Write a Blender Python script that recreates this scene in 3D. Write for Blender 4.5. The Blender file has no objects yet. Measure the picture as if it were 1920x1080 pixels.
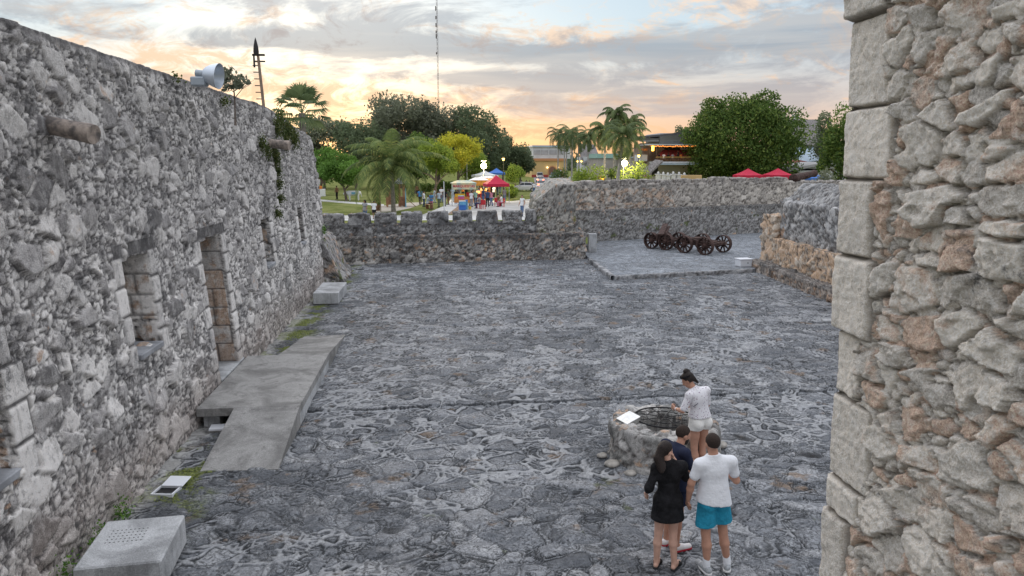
import bpy, math, random
import numpy as np
from mathutils import Vector, Matrix
R = math.radians
random.seed(7); np.random.seed(7)
C = bpy.context.scene.collection
scene = bpy.context.scene

# ------------------------------------------------------------------ camera
F = 1370.0; PITCH = math.atan(235 / F); YAW = math.atan(145 / F * math.cos(PITCH)); EYE = 5.0
cd = bpy.data.cameras.new("camera"); cam = bpy.data.objects.new("camera", cd); C.objects.link(cam)
cd.sensor_width = 36; cd.lens = F / 1920 * 36; cd.clip_start = .05; cd.clip_end = 9000
cam.location = (0, 0, EYE); cam.rotation_euler = (R(90) - PITCH, 0, -YAW)
scene.camera = cam

def ray(px, py):
    x = (px - 960) / F; y = -(py - 540) / F
    fy = math.cos(PITCH) + y * math.sin(PITCH); fz = -math.sin(PITCH) + y * math.cos(PITCH)
    c, s = math.cos(YAW), math.sin(YAW)
    return Vector((x * c + fy * s, -x * s + fy * c, fz))
def onz(px, py, z=0.0):
    r = ray(px, py); t = (z - EYE) / r.z
    return Vector((r.x * t, r.y * t, z))
def ony(px, py, Y):
    r = ray(px, py); t = Y / r.y
    return Vector((r.x * t, Y, EYE + r.z * t))
def onx(px, py, X):
    r = ray(px, py); t = X / r.x
    return Vector((X, r.y * t, EYE + r.z * t))

# ------------------------------------------------------------------ light
SUN_EL, SUN_AZ = 9.0, -8.0        # azimuth from +Y towards +X
world = bpy.data.worlds.new("World"); scene.world = world; world.use_nodes = True
scene.view_settings.view_transform = 'Standard'; scene.view_settings.look = 'None'
scene.view_settings.exposure = 0.90; scene.view_settings.gamma = 1.0

class NT:
    def __init__(s, tree): s.t = tree; s.t.nodes.clear()
    def n(s, typ, **kw):
        o = s.t.nodes.new(typ)
        for k, v in kw.items(): setattr(o, k, v)
        return o
    def put(s, sock, v):
        if isinstance(v, bpy.types.NodeSocket): s.t.links.new(v, sock)
        elif v is not None:
            if isinstance(v, (tuple, list)) and len(v) == 3 and sock.type == 'RGBA': v = (*v, 1)
            sock.default_value = v
    def m(s, op, a, b=None, c=None, clamp=False):
        o = s.n('ShaderNodeMath', operation=op, use_clamp=clamp); s.put(o.inputs[0], a)
        if b is not None: s.put(o.inputs[1], b)
        if c is not None: s.put(o.inputs[2], c)
        return o.outputs[0]
    def vm(s, op, a, b=None):
        o = s.n('ShaderNodeVectorMath', operation=op); s.put(o.inputs[0], a)
        if b is not None: s.put(o.inputs[1], b)
        return o.outputs[0]
    def mix(s, f, a, b, mode='MIX'):
        o = s.n('ShaderNodeMix', data_type='RGBA', blend_type=mode); s.put(o.inputs[0], f); s.put(o.inputs[6], a); s.put(o.inputs[7], b)
        return o.outputs[2]
    def ramp(s, f, pts):
        o = s.n('ShaderNodeValToRGB'); el = o.color_ramp.elements
        while len(el) < len(pts): el.new(.5)
        for e, (p, c) in zip(el, pts):
            e.position = p; e.color = (c, c, c, 1) if not isinstance(c, (tuple, list)) else (*c, 1)
        s.put(o.inputs[0], f); return o.outputs[0]
    def sstep(s, x, a, b):
        o = s.n('ShaderNodeMapRange', interpolation_type='SMOOTHSTEP'); s.put(o.inputs[0], x)
        o.inputs[1].default_value = a; o.inputs[2].default_value = b; return o.outputs[0]
    def noise(s, v, sc, det=4, rough=.55, dist=0, col=False):
        o = s.n('ShaderNodeTexNoise'); s.put(o.inputs['Vector'], v); s.put(o.inputs['Scale'], sc)
        o.inputs['Detail'].default_value = det; o.inputs['Roughness'].default_value = rough; o.inputs['Distortion'].default_value = dist
        return o.outputs[1 if col else 0]
    def vor(s, v, sc, feat='F1', dim='3D', out=0):
        o = s.n('ShaderNodeTexVoronoi', feature=feat, voronoi_dimensions=dim); s.put(o.inputs['Vector'], v); s.put(o.inputs['Scale'], sc)
        return o.outputs[out]
    def comb(s, x, y, z):
        o = s.n('ShaderNodeCombineXYZ'); s.put(o.inputs[0], x); s.put(o.inputs[1], y); s.put(o.inputs[2], z); return o.outputs[0]
    def sep(s, v):
        o = s.n('ShaderNodeSeparateXYZ'); s.put(o.inputs[0], v); return o.outputs

def build_sky():
    w = NT(world.node_tree)
    d = w.n('ShaderNodeTexCoord').outputs['Generated']
    x, y, z = w.sep(d)
    el = w.m('MULTIPLY', w.m('ARCSINE', z), 57.2958)
    az = w.m('MULTIPLY', w.m('ARCTAN2', x, y), 57.2958)
    sky = w.n('ShaderNodeTexSky', sky_type='NISHITA', sun_disc=False, sun_elevation=R(SUN_EL), sun_rotation=R(SUN_AZ),
              air_density=1.0, dust_density=1.5, ozone_density=2.0)
    nish = w.vm('MULTIPLY', sky.outputs[0], (.1, .1, .1))
    t = w.m('DIVIDE', el, 90.0, clamp=True)
    g = w.ramp(t, [(0, (.60, .30, .16)), (.016, (.62, .33, .18)), (.04, (.56, .39, .29)), (.07, (.46, .45, .43)),
                   (.10, (.42, .52, .56)), (.15, (.38, .49, .56)), (.22, (.66, .72, .76)), (.5, (1.28, 1.31, 1.35)), (1, (1.42, 1.45, 1.50))])
    base = w.mix(.86, nish, g)
    # away from the sunset the low sky turns grey-blue
    away = w.sstep(w.m('ABSOLUTE', w.m('SUBTRACT', az, -6.0)), 16, 60)
    base = w.mix(w.m('MULTIPLY', away, .75), base, (.42, .44, .46))
    # clouds, laid out on the sky itself
    elw = w.m('MULTIPLY', w.m('POWER', w.m('MAXIMUM', w.m('ADD', el, .6), .01), .72), 1.0)
    p1 = w.comb(w.m('MULTIPLY', az, .070), w.m('ADD', w.m('MULTIPLY', elw, .62), w.m('MULTIPLY', az, -.008)), 3.3)
    n1 = w.noise(p1, 1.35, 10, .64, .5)
    p2 = w.comb(w.m('MULTIPLY', az, .034), w.m('MULTIPLY', elw, .95), 11.7)
    n2 = w.noise(p2, 1.6, 7, .55, .5)
    p3 = w.comb(w.m('MULTIPLY', az, .16), w.m('MULTIPLY', elw, .9), 7.1)
    n3 = w.noise(p3, 1.9, 10, .70, .9)
    def blob(a0, e0, sa, se, amp):
        da = w.m('DIVIDE', w.m('SUBTRACT', az, a0), sa); de = w.m('DIVIDE', w.m('SUBTRACT', el, e0), se)
        q = w.m('ADD', w.m('MULTIPLY', da, da), w.m('MULTIPLY', de, de))
        return w.m('MULTIPLY', w.m('POWER', 2.718, w.m('MULTIPLY', q, -1)), amp)
    grey = n1
    for b in ((-7, 8.6, 13, .9, .22), (9, 8.1, 11, .55, .20), (-2, 6.4, 14, .5, .13), (14, 5.6, 22, .9, .10), (8, 3.9, 16, .8, .12),
              (27, 9.3, 14, 2.2, .16), (-16, 11.2, 9, .8, .10), (-12, 4.4, 9, .5, -.12), (-18, 7.4, 9, .9, -.12), (4, 1.8, 26, .8, -.25), (14, 11.4, 10, 1.1, -.08)):
        grey = w.m('ADD', grey, blob(*b))
    lit = n3
    for b in ((-20, 7.2, 12, 2.2, .12), (-5, 5.0, 12, 1.0, .16), (10, 9.2, 8, .9, .15), (22, 10.8, 5, 1.0, .18), (-15, 11, 12, 1.5, .05), (8, 2.6, 20, 1.0, .12), (16, 4.6, 10, .5, .12), (-26, 4, 9, 3, .10)):
        lit = w.m('ADD', lit, blob(*b))
    lf = w.sstep(lit, .52, .72)
    litcol = w.ramp(t, [(0, (.70, .38, .18)), (.05, (.70, .45, .26)), (.11, (.68, .52, .37)), (.2, (.66, .59, .53))])
    c1 = w.mix(w.m('MULTIPLY', lf, .88), base, litcol)
    gf = w.sstep(grey, .49, .66)
    greycol = w.ramp(t, [(0, (.44, .33, .26)), (.04, (.35, .32, .31)), (.09, (.20, .225, .255)), (.13, (.29, .315, .34)), (.3, (.62, .66, .74)), (.5, (1.2, 1.24, 1.32))])
    greycol = w.mix(w.m('MULTIPLY', w.sstep(n2, .45, .68), .5), greycol, (.46, .42, .37))
    c2 = w.mix(w.m('MULTIPLY', gf, .70), c1, greycol)
    kk = w.m('ADD', .80, w.m('MULTIPLY', w.sstep(el, 18, 40), .20)); c2 = w.vm('MULTIPLY', c2, w.comb(kk, kk, w.m('MULTIPLY', kk, w.m('ADD', 1.04, 0)))) 
    below = w.sstep(el, -1.5, -.2)
    c3 = w.mix(below, (.25, .24, .22), c2)
    bg = w.n('ShaderNodeBackground'); w.put(bg.inputs[0], c3); bg.inputs[1].default_value = 1.0
    w.t.links.new(bg.outputs[0], w.n('ShaderNodeOutputWorld').inputs[0])
build_sky()
sl = bpy.data.lights.new("sun", 'SUN'); sl.energy = .55; sl.angle = R(25); sl.color = (1, .80, .58)
so = bpy.data.objects.new("sun", sl); C.objects.link(so)
so.rotation_euler = Vector((math.sin(R(SUN_AZ)) * math.cos(R(SUN_EL)), math.cos(R(SUN_AZ)) * math.cos(R(SUN_EL)), math.sin(R(SUN_EL)))).to_track_quat('Z', 'Y').to_euler()
so.location = (0, 60, 60)

# ------------------------------------------------------------------ tags and mesh helpers
def tag(o, label=None, cat=None, group=None, kind=None):
    if label: o['label'] = label
    if cat: o['category'] = cat
    if group: o['group'] = group
    if kind: o['kind'] = kind
    return o
def empty(name, loc=(0, 0, 0), rz=0, label=None, cat=None, group=None):
    o = bpy.data.objects.new(name, None); C.objects.link(o); o.location = loc; o.rotation_euler = (0, 0, rz)
    o.empty_display_size = .2
    return tag(o, label, cat, group)
def link_mesh(name, me, mat=None, parent=None, loc=None):
    o = bpy.data.objects.new(name, me); C.objects.link(o)
    for m_ in (mat if isinstance(mat, (list, tuple)) else [mat] if mat else []): me.materials.append(m_)
    if parent: o.parent = parent
    if loc is not None: o.location = loc
    return o
def np_mesh(name, V, Q, mat=None, parent=None, smooth=False, attr=None, loc=None, ni=4):
    """V (n,3), Q (m,4) or (m,3) -> mesh object; attr: (n,3) colours"""
    V = np.asarray(V, np.float32); Q = np.asarray(Q, np.int32); ni = Q.shape[1]
    me = bpy.data.meshes.new(name)
    me.vertices.add(len(V)); me.vertices.foreach_set('co', V.ravel())
    me.loops.add(Q.size); me.loops.foreach_set('vertex_index', Q.ravel())
    me.polygons.add(len(Q)); me.polygons.foreach_set('loop_start', np.arange(0, Q.size, ni, dtype=np.int32))
    me.polygons.foreach_set('loop_total', np.full(len(Q), ni, np.int32))
    if smooth: me.polygons.foreach_set('use_smooth', np.ones(len(Q), bool))
    if attr is not None:
        a = me.attributes.new('sc', 'FLOAT_COLOR', 'POINT'); c = np.ones((len(V), 4), np.float32); c[:, :3] = attr
        a.data.foreach_set('color', c.ravel())
    me.update(calc_edges=True)
    return link_mesh(name, me, mat, parent, loc)

class MB:
    """collects simple solids into one mesh"""
    def __init__(s): s.v = []; s.f = []
    def add(s, vs, fs):
        o = len(s.v); s.v += [tuple(v) for v in vs]; s.f += [tuple(i + o for i in f) for f in fs]; return s
    def box(s, x0, x1, y0, y1, z0, z1, b=0.0, M=None):
        b = min(b, (x1 - x0) / 2.2, (y1 - y0) / 2.2, (z1 - z0) / 2.2)
        if b <= 0:
            vs = [(x, y, z) for z in (z0, z1) for y in (y0, y1) for x in (x0, x1)]
            fs = [(0, 2, 3, 1), (4, 5, 7, 6), (0, 1, 5, 4), (2, 6, 7, 3), (0, 4, 6, 2), (1, 3, 7, 5)]
        else:
            vs = []; idx = {}
            for ix, (x, xb) in enumerate(((x0, b), (x1, -b))):
                for iy, (y, yb) in enumerate(((y0, b), (y1, -b))):
                    for iz, (z, zb) in enumerate(((z0, b), (z1, -b))):
                        for a, p in enumerate(((x, y + yb, z + zb), (x + xb, y, z + zb), (x + xb, y + yb, z))):
                            idx[ix, iy, iz, a] = len(vs); vs.append(p)
            g = lambda a, *c: idx[(*c, a)]
            fs = []
            fs.append([g(0, 0, 0, 0), g(0, 0, 0, 1), g(0, 0, 1, 1), g(0, 0, 1, 0)]); fs.append([g(0, 1, 0, 0), g(0, 1, 1, 0), g(0, 1, 1, 1), g(0, 1, 0, 1)])
            fs.append([g(1, 0, 0, 0), g(1, 1, 0, 0), g(1, 1, 0, 1), g(1, 0, 0, 1)]); fs.append([g(1, 0, 1, 0), g(1, 0, 1, 1), g(1, 1, 1, 1), g(1, 1, 1, 0)])
            fs.append([g(2, 0, 0, 0), g(2, 0, 1, 0), g(2, 1, 1, 0), g(2, 1, 0, 0)]); fs.append([g(2, 0, 0, 1), g(2, 1, 0, 1), g(2, 1, 1, 1), g(2, 0, 1, 1)])
            for i in (0, 1):
                for j in (0, 1):
                    fs.append([g(0, i, j, 0), g(0, i, j, 1), g(1, i, j, 1), g(1, i, j, 0)])
                    fs.append([g(0, i, 0, j), g(0, i, 1, j), g(2, i, 1, j), g(2, i, 0, j)])
                    fs.append([g(1, 0, i, j), g(1, 1, i, j), g(2, 1, i, j), g(2, 0, i, j)])
            for i in (0, 1):
                for j in (0, 1):
                    for k in (0, 1): fs.append([g(0, i, j, k), g(1, i, j, k), g(2, i, j, k)])
        if M is not None: vs = [M @ Vector(v) for v in vs]
        return s.add(vs, fs)
    def tube(s, pts, rad, n=8, cap=True):
        pts = [Vector(p) for p in pts]
        if not isinstance(rad, (list, tuple)): rad = [rad] * len(pts)
        vs = []; fs = []; prev = None
        for i, p in enumerate(pts):
            d = (pts[min(i + 1, len(pts) - 1)] - pts[max(i - 1, 0)]).normalized()
            if prev is None: prev = d.orthogonal().normalized()
            a = (prev - d * prev.dot(d)).normalized(); prev = a; b = d.cross(a)
            for k in range(n):
                t = 2 * math.pi * k / n; vs.append(p + (a * math.cos(t) + b * math.sin(t)) * rad[i])
        for i in range(len(pts) - 1):
            for k in range(n): fs.append((i * n + k, i * n + (k + 1) % n, (i + 1) * n + (k + 1) % n, (i + 1) * n + k))
        if cap: fs.append(tuple(range(n))[::-1]); fs.append(tuple((len(pts) - 1) * n + k for k in range(n)))
        return s.add(vs, fs)
    def lathe(s, prof, n=24, M=None, closed=False):
        vs = []; fs = []
        for r, z in prof:
            for k in range(n): vs.append(Vector((r * math.cos(2 * math.pi * k / n), r * math.sin(2 * math.pi * k / n), z)))
        m = len(prof)
        for i in range(m if closed else m - 1):
            j = (i + 1) % m
            for k in range(n): fs.append((i * n + k, i * n + (k + 1) % n, j * n + (k + 1) % n, j * n + k))
        if M is not None: vs = [M @ v for v in vs]
        return s.add(vs, fs)
    def prism(s, poly, h, M=None):
        """poly (x,z) extruded along y from 0 to h"""
        n = len(poly); vs = [(x, 0, z) for x, z in poly] + [(x, h, z) for x, z in poly]
        fs = [tuple(range(n)), tuple(range(2 * n - 1, n - 1, -1))] + [(i, (i + 1) % n + 0, (i + 1) % n + n, i + n)[::-1] for i in range(n)]
        if M is not None: vs = [M @ Vector(v) for v in vs]
        return s.add(vs, fs)
    def build(s, name, mat, parent=None, loc=None, smooth=False):
        me = bpy.data.meshes.new(name); me.from_pydata(s.v, [], s.f)
        if smooth:
            me.polygons.foreach_set('use_smooth', [True] * len(me.polygons))
            me.update()
            try: me.set_sharp_from_angle(angle=R(40))
            except Exception: pass
        me.update()
        return link_mesh(name, me, mat, parent, loc)
def T(x=0, y=0, z=0, rz=0, ry=0, rx=0): return Matrix.Translation((x, y, z)) @ Matrix.Rotation(rz, 4, 'Z') @ Matrix.Rotation(ry, 4, 'Y') @ Matrix.Rotation(rx, 4, 'X')

# ------------------------------------------------------------------ materials
MATS = {}
def mat(name, col, rough=.8, metal=0, nscale=None, namp=.25, bump=0, bscale=40, bdist=.02, emit=None, estr=0, spec=.3, tint=None, det=4):
    if name in MATS: return MATS[name]
    m = bpy.data.materials.new(name); m.use_nodes = True; t = NT(m.node_tree); MATS[name] = m
    b = t.n('ShaderNodeBsdfPrincipled'); o = t.n('ShaderNodeOutputMaterial'); t.t.links.new(b.outputs[0], o.inputs[0])
    b.inputs['Roughness'].default_value = rough; b.inputs['Metallic'].default_value = metal
    b.inputs['Specular IOR Level'].default_value = spec
    P = t.n('ShaderNodeTexCoord').outputs['Object']
    c = col
    if nscale:
        nz = t.noise(P, nscale, det, .6)
        lo = tuple(max(0, v * (1 - namp)) for v in (tint or col)); hi = tuple(min(1, v * (1 + namp)) for v in col)
        c = t.mix(t.sstep(nz, .32, .68), lo, hi)
    t.put(b.inputs['Base Color'], c)
    if bump:
        bp = t.n('ShaderNodeBump'); bp.inputs['Strength'].default_value = bump; bp.inputs['Distance'].default_value = bdist
        t.put(bp.inputs['Height'], t.noise(P, bscale, 5, .6)); t.put(b.inputs['Normal'], bp.outputs[0])
    if emit: b.inputs['Emission Color'].default_value = (*emit, 1); b.inputs['Emission Strength'].default_value = estr
    return m

def stone_mat(name, light, mid, dark, lichen=.5, warm=.2, warmcol=(.50, .33, .22), joint=(.07, .06, .055), fs=1.0, streak=0, lscale=.9, bumpd=.012, lo=.0, moss=0, foot=None, topd=None):
    m = bpy.data.materials.new(name); m.use_nodes = True; t = NT(m.node_tree)
    b = t.n('ShaderNodeBsdfPrincipled'); o = t.n('ShaderNodeOutputMaterial'); t.t.links.new(b.outputs[0], o.inputs[0])
    b.inputs['Roughness'].default_value = .92; b.inputs['Specular IOR Level'].default_value = .15
    at = t.n('ShaderNodeAttribute', attribute_name='sc'); tone, jn, wr = t.sep(at.outputs['Vector'])
    geo = t.n('ShaderNodeNewGeometry').outputs['Position']
    P = geo
    nL = t.noise(P, lscale, 6, .65, .4)          # large stains
    nM = t.noise(P, 5.0 * fs, 7, .68, .3)
    nF = t.noise(P, 38.0 * fs, 6, .7)
    c = t.ramp(tone, [(0, dark), (.22, mid), (.62, light), (1, tuple(min(1, v * 1.22) for v in light))])
    # warm, freshly broken stone
    wf = t.m('MULTIPLY', t.sstep(t.m('ADD', t.m('MULTIPLY', wr, .62), t.m('MULTIPLY', t.noise(P, 2.3 * fs, 5, .6), .75)), 1.0 - warm * .64, 1.12 - warm * .53), .85)
    c = t.mix(wf, c, warmcol)
    # mottling inside each stone
    c = t.mix(t.m('MULTIPLY', t.sstep(nM, .44, .64), .55), c, t.mix(.55, c, (.70, .68, .65)))
    c = t.mix(t.m('MULTIPLY', t.sstep(nM, .50, .36), .60), c, t.mix(.7, c, dark))
    # lichen
    li = t.m('ADD', t.m('MULTIPLY', nL, .62), t.m('MULTIPLY', nM, .38))
    lf = t.sstep(li, .62 - lichen * .22, .70 - lichen * .14)
    c = t.mix(t.m('MULTIPLY', lf, .78), c, t.mix(t.sstep(nF, .45, .62), (.045, .046, .05), (.13, .13, .135)))
    if streak:
        x, y, z = t.sep(P)
        ns = t.noise(t.comb(t.m('MULTIPLY', x, 9.), t.m('MULTIPLY', y, 9.), t.m('MULTIPLY', z, .7)), 1.0, 5, .6)
        c = t.mix(t.m('MULTIPLY', t.sstep(ns, .52, .66), streak), c, (.62, .61, .60))
        c = t.mix(t.m('MULTIPLY', t.sstep(ns, .46, .34), streak), c, (.06, .06, .065))
    if foot:   # weathered band at the foot
        z = t.sep(P)[2]
        c = t.mix(t.m('MULTIPLY', t.sstep(t.m('ADD', z, t.m('MULTIPLY', nL, 1.2)), foot + .9, foot - .2), .55), c, t.mix(nM, (.20, .16, .14), (.52, .44, .39)))
    if topd:   # rain-blackened upper wall
        z = t.sep(P)[2]
        c = t.mix(t.m('MULTIPLY', t.sstep(t.m('ADD', z, t.m('ADD', t.m('MULTIPLY', nL, 3.4), t.m('MULTIPLY', nM, 1.6))), topd + 1.6, topd + 3.8), .36), c, t.mix(.62, c, (.075, .073, .075)))
    # fine grain
    c = t.mix(.68, c, t.ramp(nF, [(.30, .08), (.5, .5), (.72, .95)]), 'OVERLAY')
    if moss:
        mo = t.sstep(t.m('ADD', t.noise(P, 1.6, 5, .6), t.m('MULTIPLY', t.noise(P, 22, 3), .15)), .72 - moss * .2, .76 - moss * .15)
        c = t.mix(t.m('MULTIPLY', mo, .8), c, (.09, .12, .02))
    c = t.mix(t.m('MULTIPLY', jn, .85), c, t.mix(nM, tuple(v * .35 for v in joint), tuple(min(1, v * 1.6) for v in joint)))
    t.put(b.inputs['Base Color'], c)
    bp = t.n('ShaderNodeBump'); bp.inputs['Strength'].default_value = .9; bp.inputs['Distance'].default_value = bumpd
    hgt = t.m('ADD', t.m('MULTIPLY', nM, .9), t.m('MULTIPLY', nF, .7)); t.put(bp.inputs['Height'], hgt); t.put(b.inputs['Normal'], bp.outputs[0])
    return m

# ------------------------------------------------------------------ stone relief
def hsh(i, j, k, s):
    h = (i.astype(np.uint32) * np.uint32(374761393) + j.astype(np.uint32) * np.uint32(668265263) + k.astype(np.uint32) * np.uint32(2147483647 % 1274126177) + np.uint32((s * 974634777 + 12345) & 0xffffffff))
    h ^= h >> np.uint32(13); h *= np.uint32(1274126177); h ^= h >> np.uint32(16); h *= np.uint32(2246822519); h ^= h >> np.uint32(13)
    return h.astype(np.float32) / np.float32(4294967296.0)
def vnoise(P, sc, seed=0, octv=3):
    out = np.zeros(len(P), np.float32); amp = 1.0; tot = 0
    for o in range(octv):
        q = P * sc; i = np.floor(q).astype(np.int64); f = (q - i).astype(np.float32); f = f * f * (3 - 2 * f); a = 0
        for dx in (0, 1):
            for dy in (0, 1):
                for dz in (0, 1):
                    w = (f[:, 0] if dx else 1 - f[:, 0]) * (f[:, 1] if dy else 1 - f[:, 1]) * (f[:, 2] if dz else 1 - f[:, 2])
                    a = a + w * hsh(i[:, 0] + dx, i[:, 1] + dy, i[:, 2] + dz, seed + o * 7)
        out += amp * a; tot += amp; amp *= .5; sc *= 2.03
    return out / tot
def worley(P, cell, seed=0, wv=.35, jit=.9, tilt=0):
    q = (P / np.array(cell, np.float32)).astype(np.float32); i = np.floor(q).astype(np.int64)
    F1 = np.full(len(P), 9., np.float32); F2 = F1.copy(); ID = np.zeros(len(P), np.float32); TL = np.zeros(len(P), np.float32)
    for dx in (-1, 0, 1):
        for dy in (-1, 0, 1):
            for dz in (-1, 0, 1):
                a, b, c = i[:, 0] + dx, i[:, 1] + dy, i[:, 2] + dz
                sx = a + .5 + (hsh(a, b, c, seed) - .5) * jit; sy = b + .5 + (hsh(a, b, c, seed + 1) - .5) * jit; sz = c + .5 + (hsh(a, b, c, seed + 2) - .5) * jit
                d = np.sqrt((q[:, 0] - sx) ** 2 + (q[:, 1] - sy) ** 2 + (q[:, 2] - sz) ** 2) - wv * hsh(a, b, c, seed + 3) ** 2
                r = hsh(a, b, c, seed + 4)
                tl = ((q[:, 0] - sx) * cell[0] * (hsh(a, b, c, seed + 5) - .5) + (q[:, 1] - sy) * cell[1] * (hsh(a, b, c, seed + 6) - .5) + (0 if tilt == 2 else (q[:, 2] - sz) * cell[2] * (hsh(a, b, c, seed + 7) - .5))) if tilt else 0
                nw = d < F1
                F2 = np.where(nw, F1, np.minimum(F2, d)); ID = np.where(nw, r, ID); TL = np.where(nw, tl, TL); F1 = np.where(nw, d, F1)
    return (F2 - F1, ID, TL) if tilt else (F2 - F1, ID)
def ss(x, a, b):
    t = np.clip((x - a) / (b - a), 0, 1); return t * t * (3 - 2 * t)
def rubble(P, big=(.42, .42, .30), small=.13, amp=.05, pbig=.6, seed=1, jw=.10, tk=.65):
    """returns relief height and (tone, joint, warm)"""
    W = P + ((np.stack([vnoise(P, 3.2 / big[0] * .3, seed + 50 + k, 2) for k in range(3)], 1) - .5) * big[0] * .5)
    e1, r1, t1 = worley(W, big, seed, .45, tilt=1); e2, r2, t2 = worley(W, (small, small, small * .72), seed + 20, .35, tilt=1)
    isb = (np.modf(r1 * 7.31)[0] < pbig).astype(np.float32)
    m = ss(e1, .10, .17) * isb
    prof = lambda e, w: np.sqrt(np.clip(ss(e, .0, w), 0, 1))
    h = m * amp * (.45 + .45 * prof(e1, .32) + .5 * (np.modf(r1 * 13.7)[0] - .5)) + (1 - m) * amp * (.55 * prof(e2, .28) + .45 * (np.modf(r2 * 5.3)[0] - .5) - .35)
    j2 = 1 - ss(e2, .02, jw + .06)
    joint = (1 - m) * j2 + m * (1 - ss(e1, .10, .19)) * .0
    joint = np.maximum(joint, isb * (1 - np.abs(ss(e1, .07, .13) * 2 - 1)) * .9)
    tone = m * np.modf(r1 * 3.77)[0] + (1 - m) * np.modf(r2 * 9.1)[0]
    warm = m * np.modf(r1 * 5.9)[0] + (1 - m) * np.modf(r2 * 2.9)[0]
    h = h + tk * (m * t1 + (1 - m) * t2) + amp * .7 * (vnoise(P, 14, seed + 90, 3) - .5) + amp * .9 * (vnoise(P, 1.3, seed + 95, 2) - .5)
    return h, np.stack([tone, joint, warm], 1)
def steps(a, b, step):
    if callable(step):
        out = [a]
        while out[-1] < b: out.append(out[-1] + step(out[-1]))
        out[-1] = b
        if len(out) > 2 and out[-1] - out[-2] < 1e-4: out.pop(-2)
        return np.array(out)
    return np.linspace(a, b, max(2, int(round((b - a) / step)) + 1))
def brk(vals, step):
    out = []
    for a, b in zip(vals[:-1], vals[1:]):
        s = steps(a, b, step); out += list(s[:-1])
    return np.array(out + [vals[-1]])
def grid_patch(us, vs, fn, keep=None):
    """fn(U,V)->(n,3); keep(uc,vc)->bool mask for cells"""
    U, V_ = np.meshgrid(us, vs, indexing='ij'); P = fn(U.ravel(), V_.ravel()); nu, nv = len(us), len(vs)
    idx = np.arange(nu * nv).reshape(nu, nv)
    Q = np.stack([idx[:-1, :-1], idx[1:, :-1], idx[1:, 1:], idx[:-1, 1:]], -1).reshape(-1, 4)
    if keep is not None:
        uc = ((us[1:] + us[:-1]) / 2)[:, None].repeat(nv - 1, 1).ravel(); vc = ((vs[1:] + vs[:-1]) / 2)[None].repeat(nu - 1, 0).ravel()
        Q = Q[keep(uc, vc)]
    return P, Q
def weld(parts):
    Vs, Qs, o = [], [], 0
    for P, Q in parts: Vs.append(P); Qs.append(Q + o); o += len(P)
    V = np.concatenate(Vs); Q = np.concatenate(Qs)
    key = np.round(V * 2000).astype(np.int64)
    _, first, inv = np.unique(key, axis=0, return_index=True, return_inverse=True)
    inv = inv.ravel(); V = V[first]; Q = inv[Q]
    used = np.zeros(len(V), bool); used[Q.ravel()] = True; mp = np.cumsum(used) - 1
    return V[used].astype(np.float64), mp[Q]
def normals(V, Q):
    n = np.cross(V[Q[:, 2]] - V[Q[:, 0]], V[Q[:, 3]] - V[Q[:, 1]]); n /= (np.linalg.norm(n, axis=1, keepdims=True) + 1e-12)
    N = np.zeros_like(V)
    for k in range(4): np.add.at(N, Q[:, k], n)
    return N / (np.linalg.norm(N, axis=1, keepdims=True) + 1e-9)
def stone_obj(name, parts, material, parent=None, deform=None, post=None, **kw):
    V, Q = weld(parts)
    if deform is not None: V = deform(V)
    N = normals(V, Q); h, a = rubble(V.astype(np.float32), **kw)
    if post is not None: h, a = post(V, h, a)
    return np_mesh(name, V + N * h[:, None], Q, material, parent, attr=a)
def box_parts(x0, x1, y0, y1, z0, z1, st, bottom=False, back=True):
    xs, ys, zs = steps(x0, x1, st), steps(y0, y1, st), steps(z0, z1, st)
    c = lambda v, U: np.full_like(U, v)
    p = [grid_patch(xs, zs, lambda u, v: np.stack([u, c(y0, u), v], 1)),
         grid_patch(ys, zs, lambda u, v: np.stack([c(x1, u), u, v], 1)),
         grid_patch(zs, ys, lambda v, u: np.stack([c(x0, u), u, v], 1)),
         grid_patch(xs, ys, lambda u, v: np.stack([u, v, c(z1, u)], 1))]
    if back: p.append(grid_patch(zs, xs, lambda v, u: np.stack([u, c(y1, u), v], 1)))
    if bottom: p.append(grid_patch(ys, xs, lambda v, u: np.stack([u, v, c(z0, u)], 1)))
    return p
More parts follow.
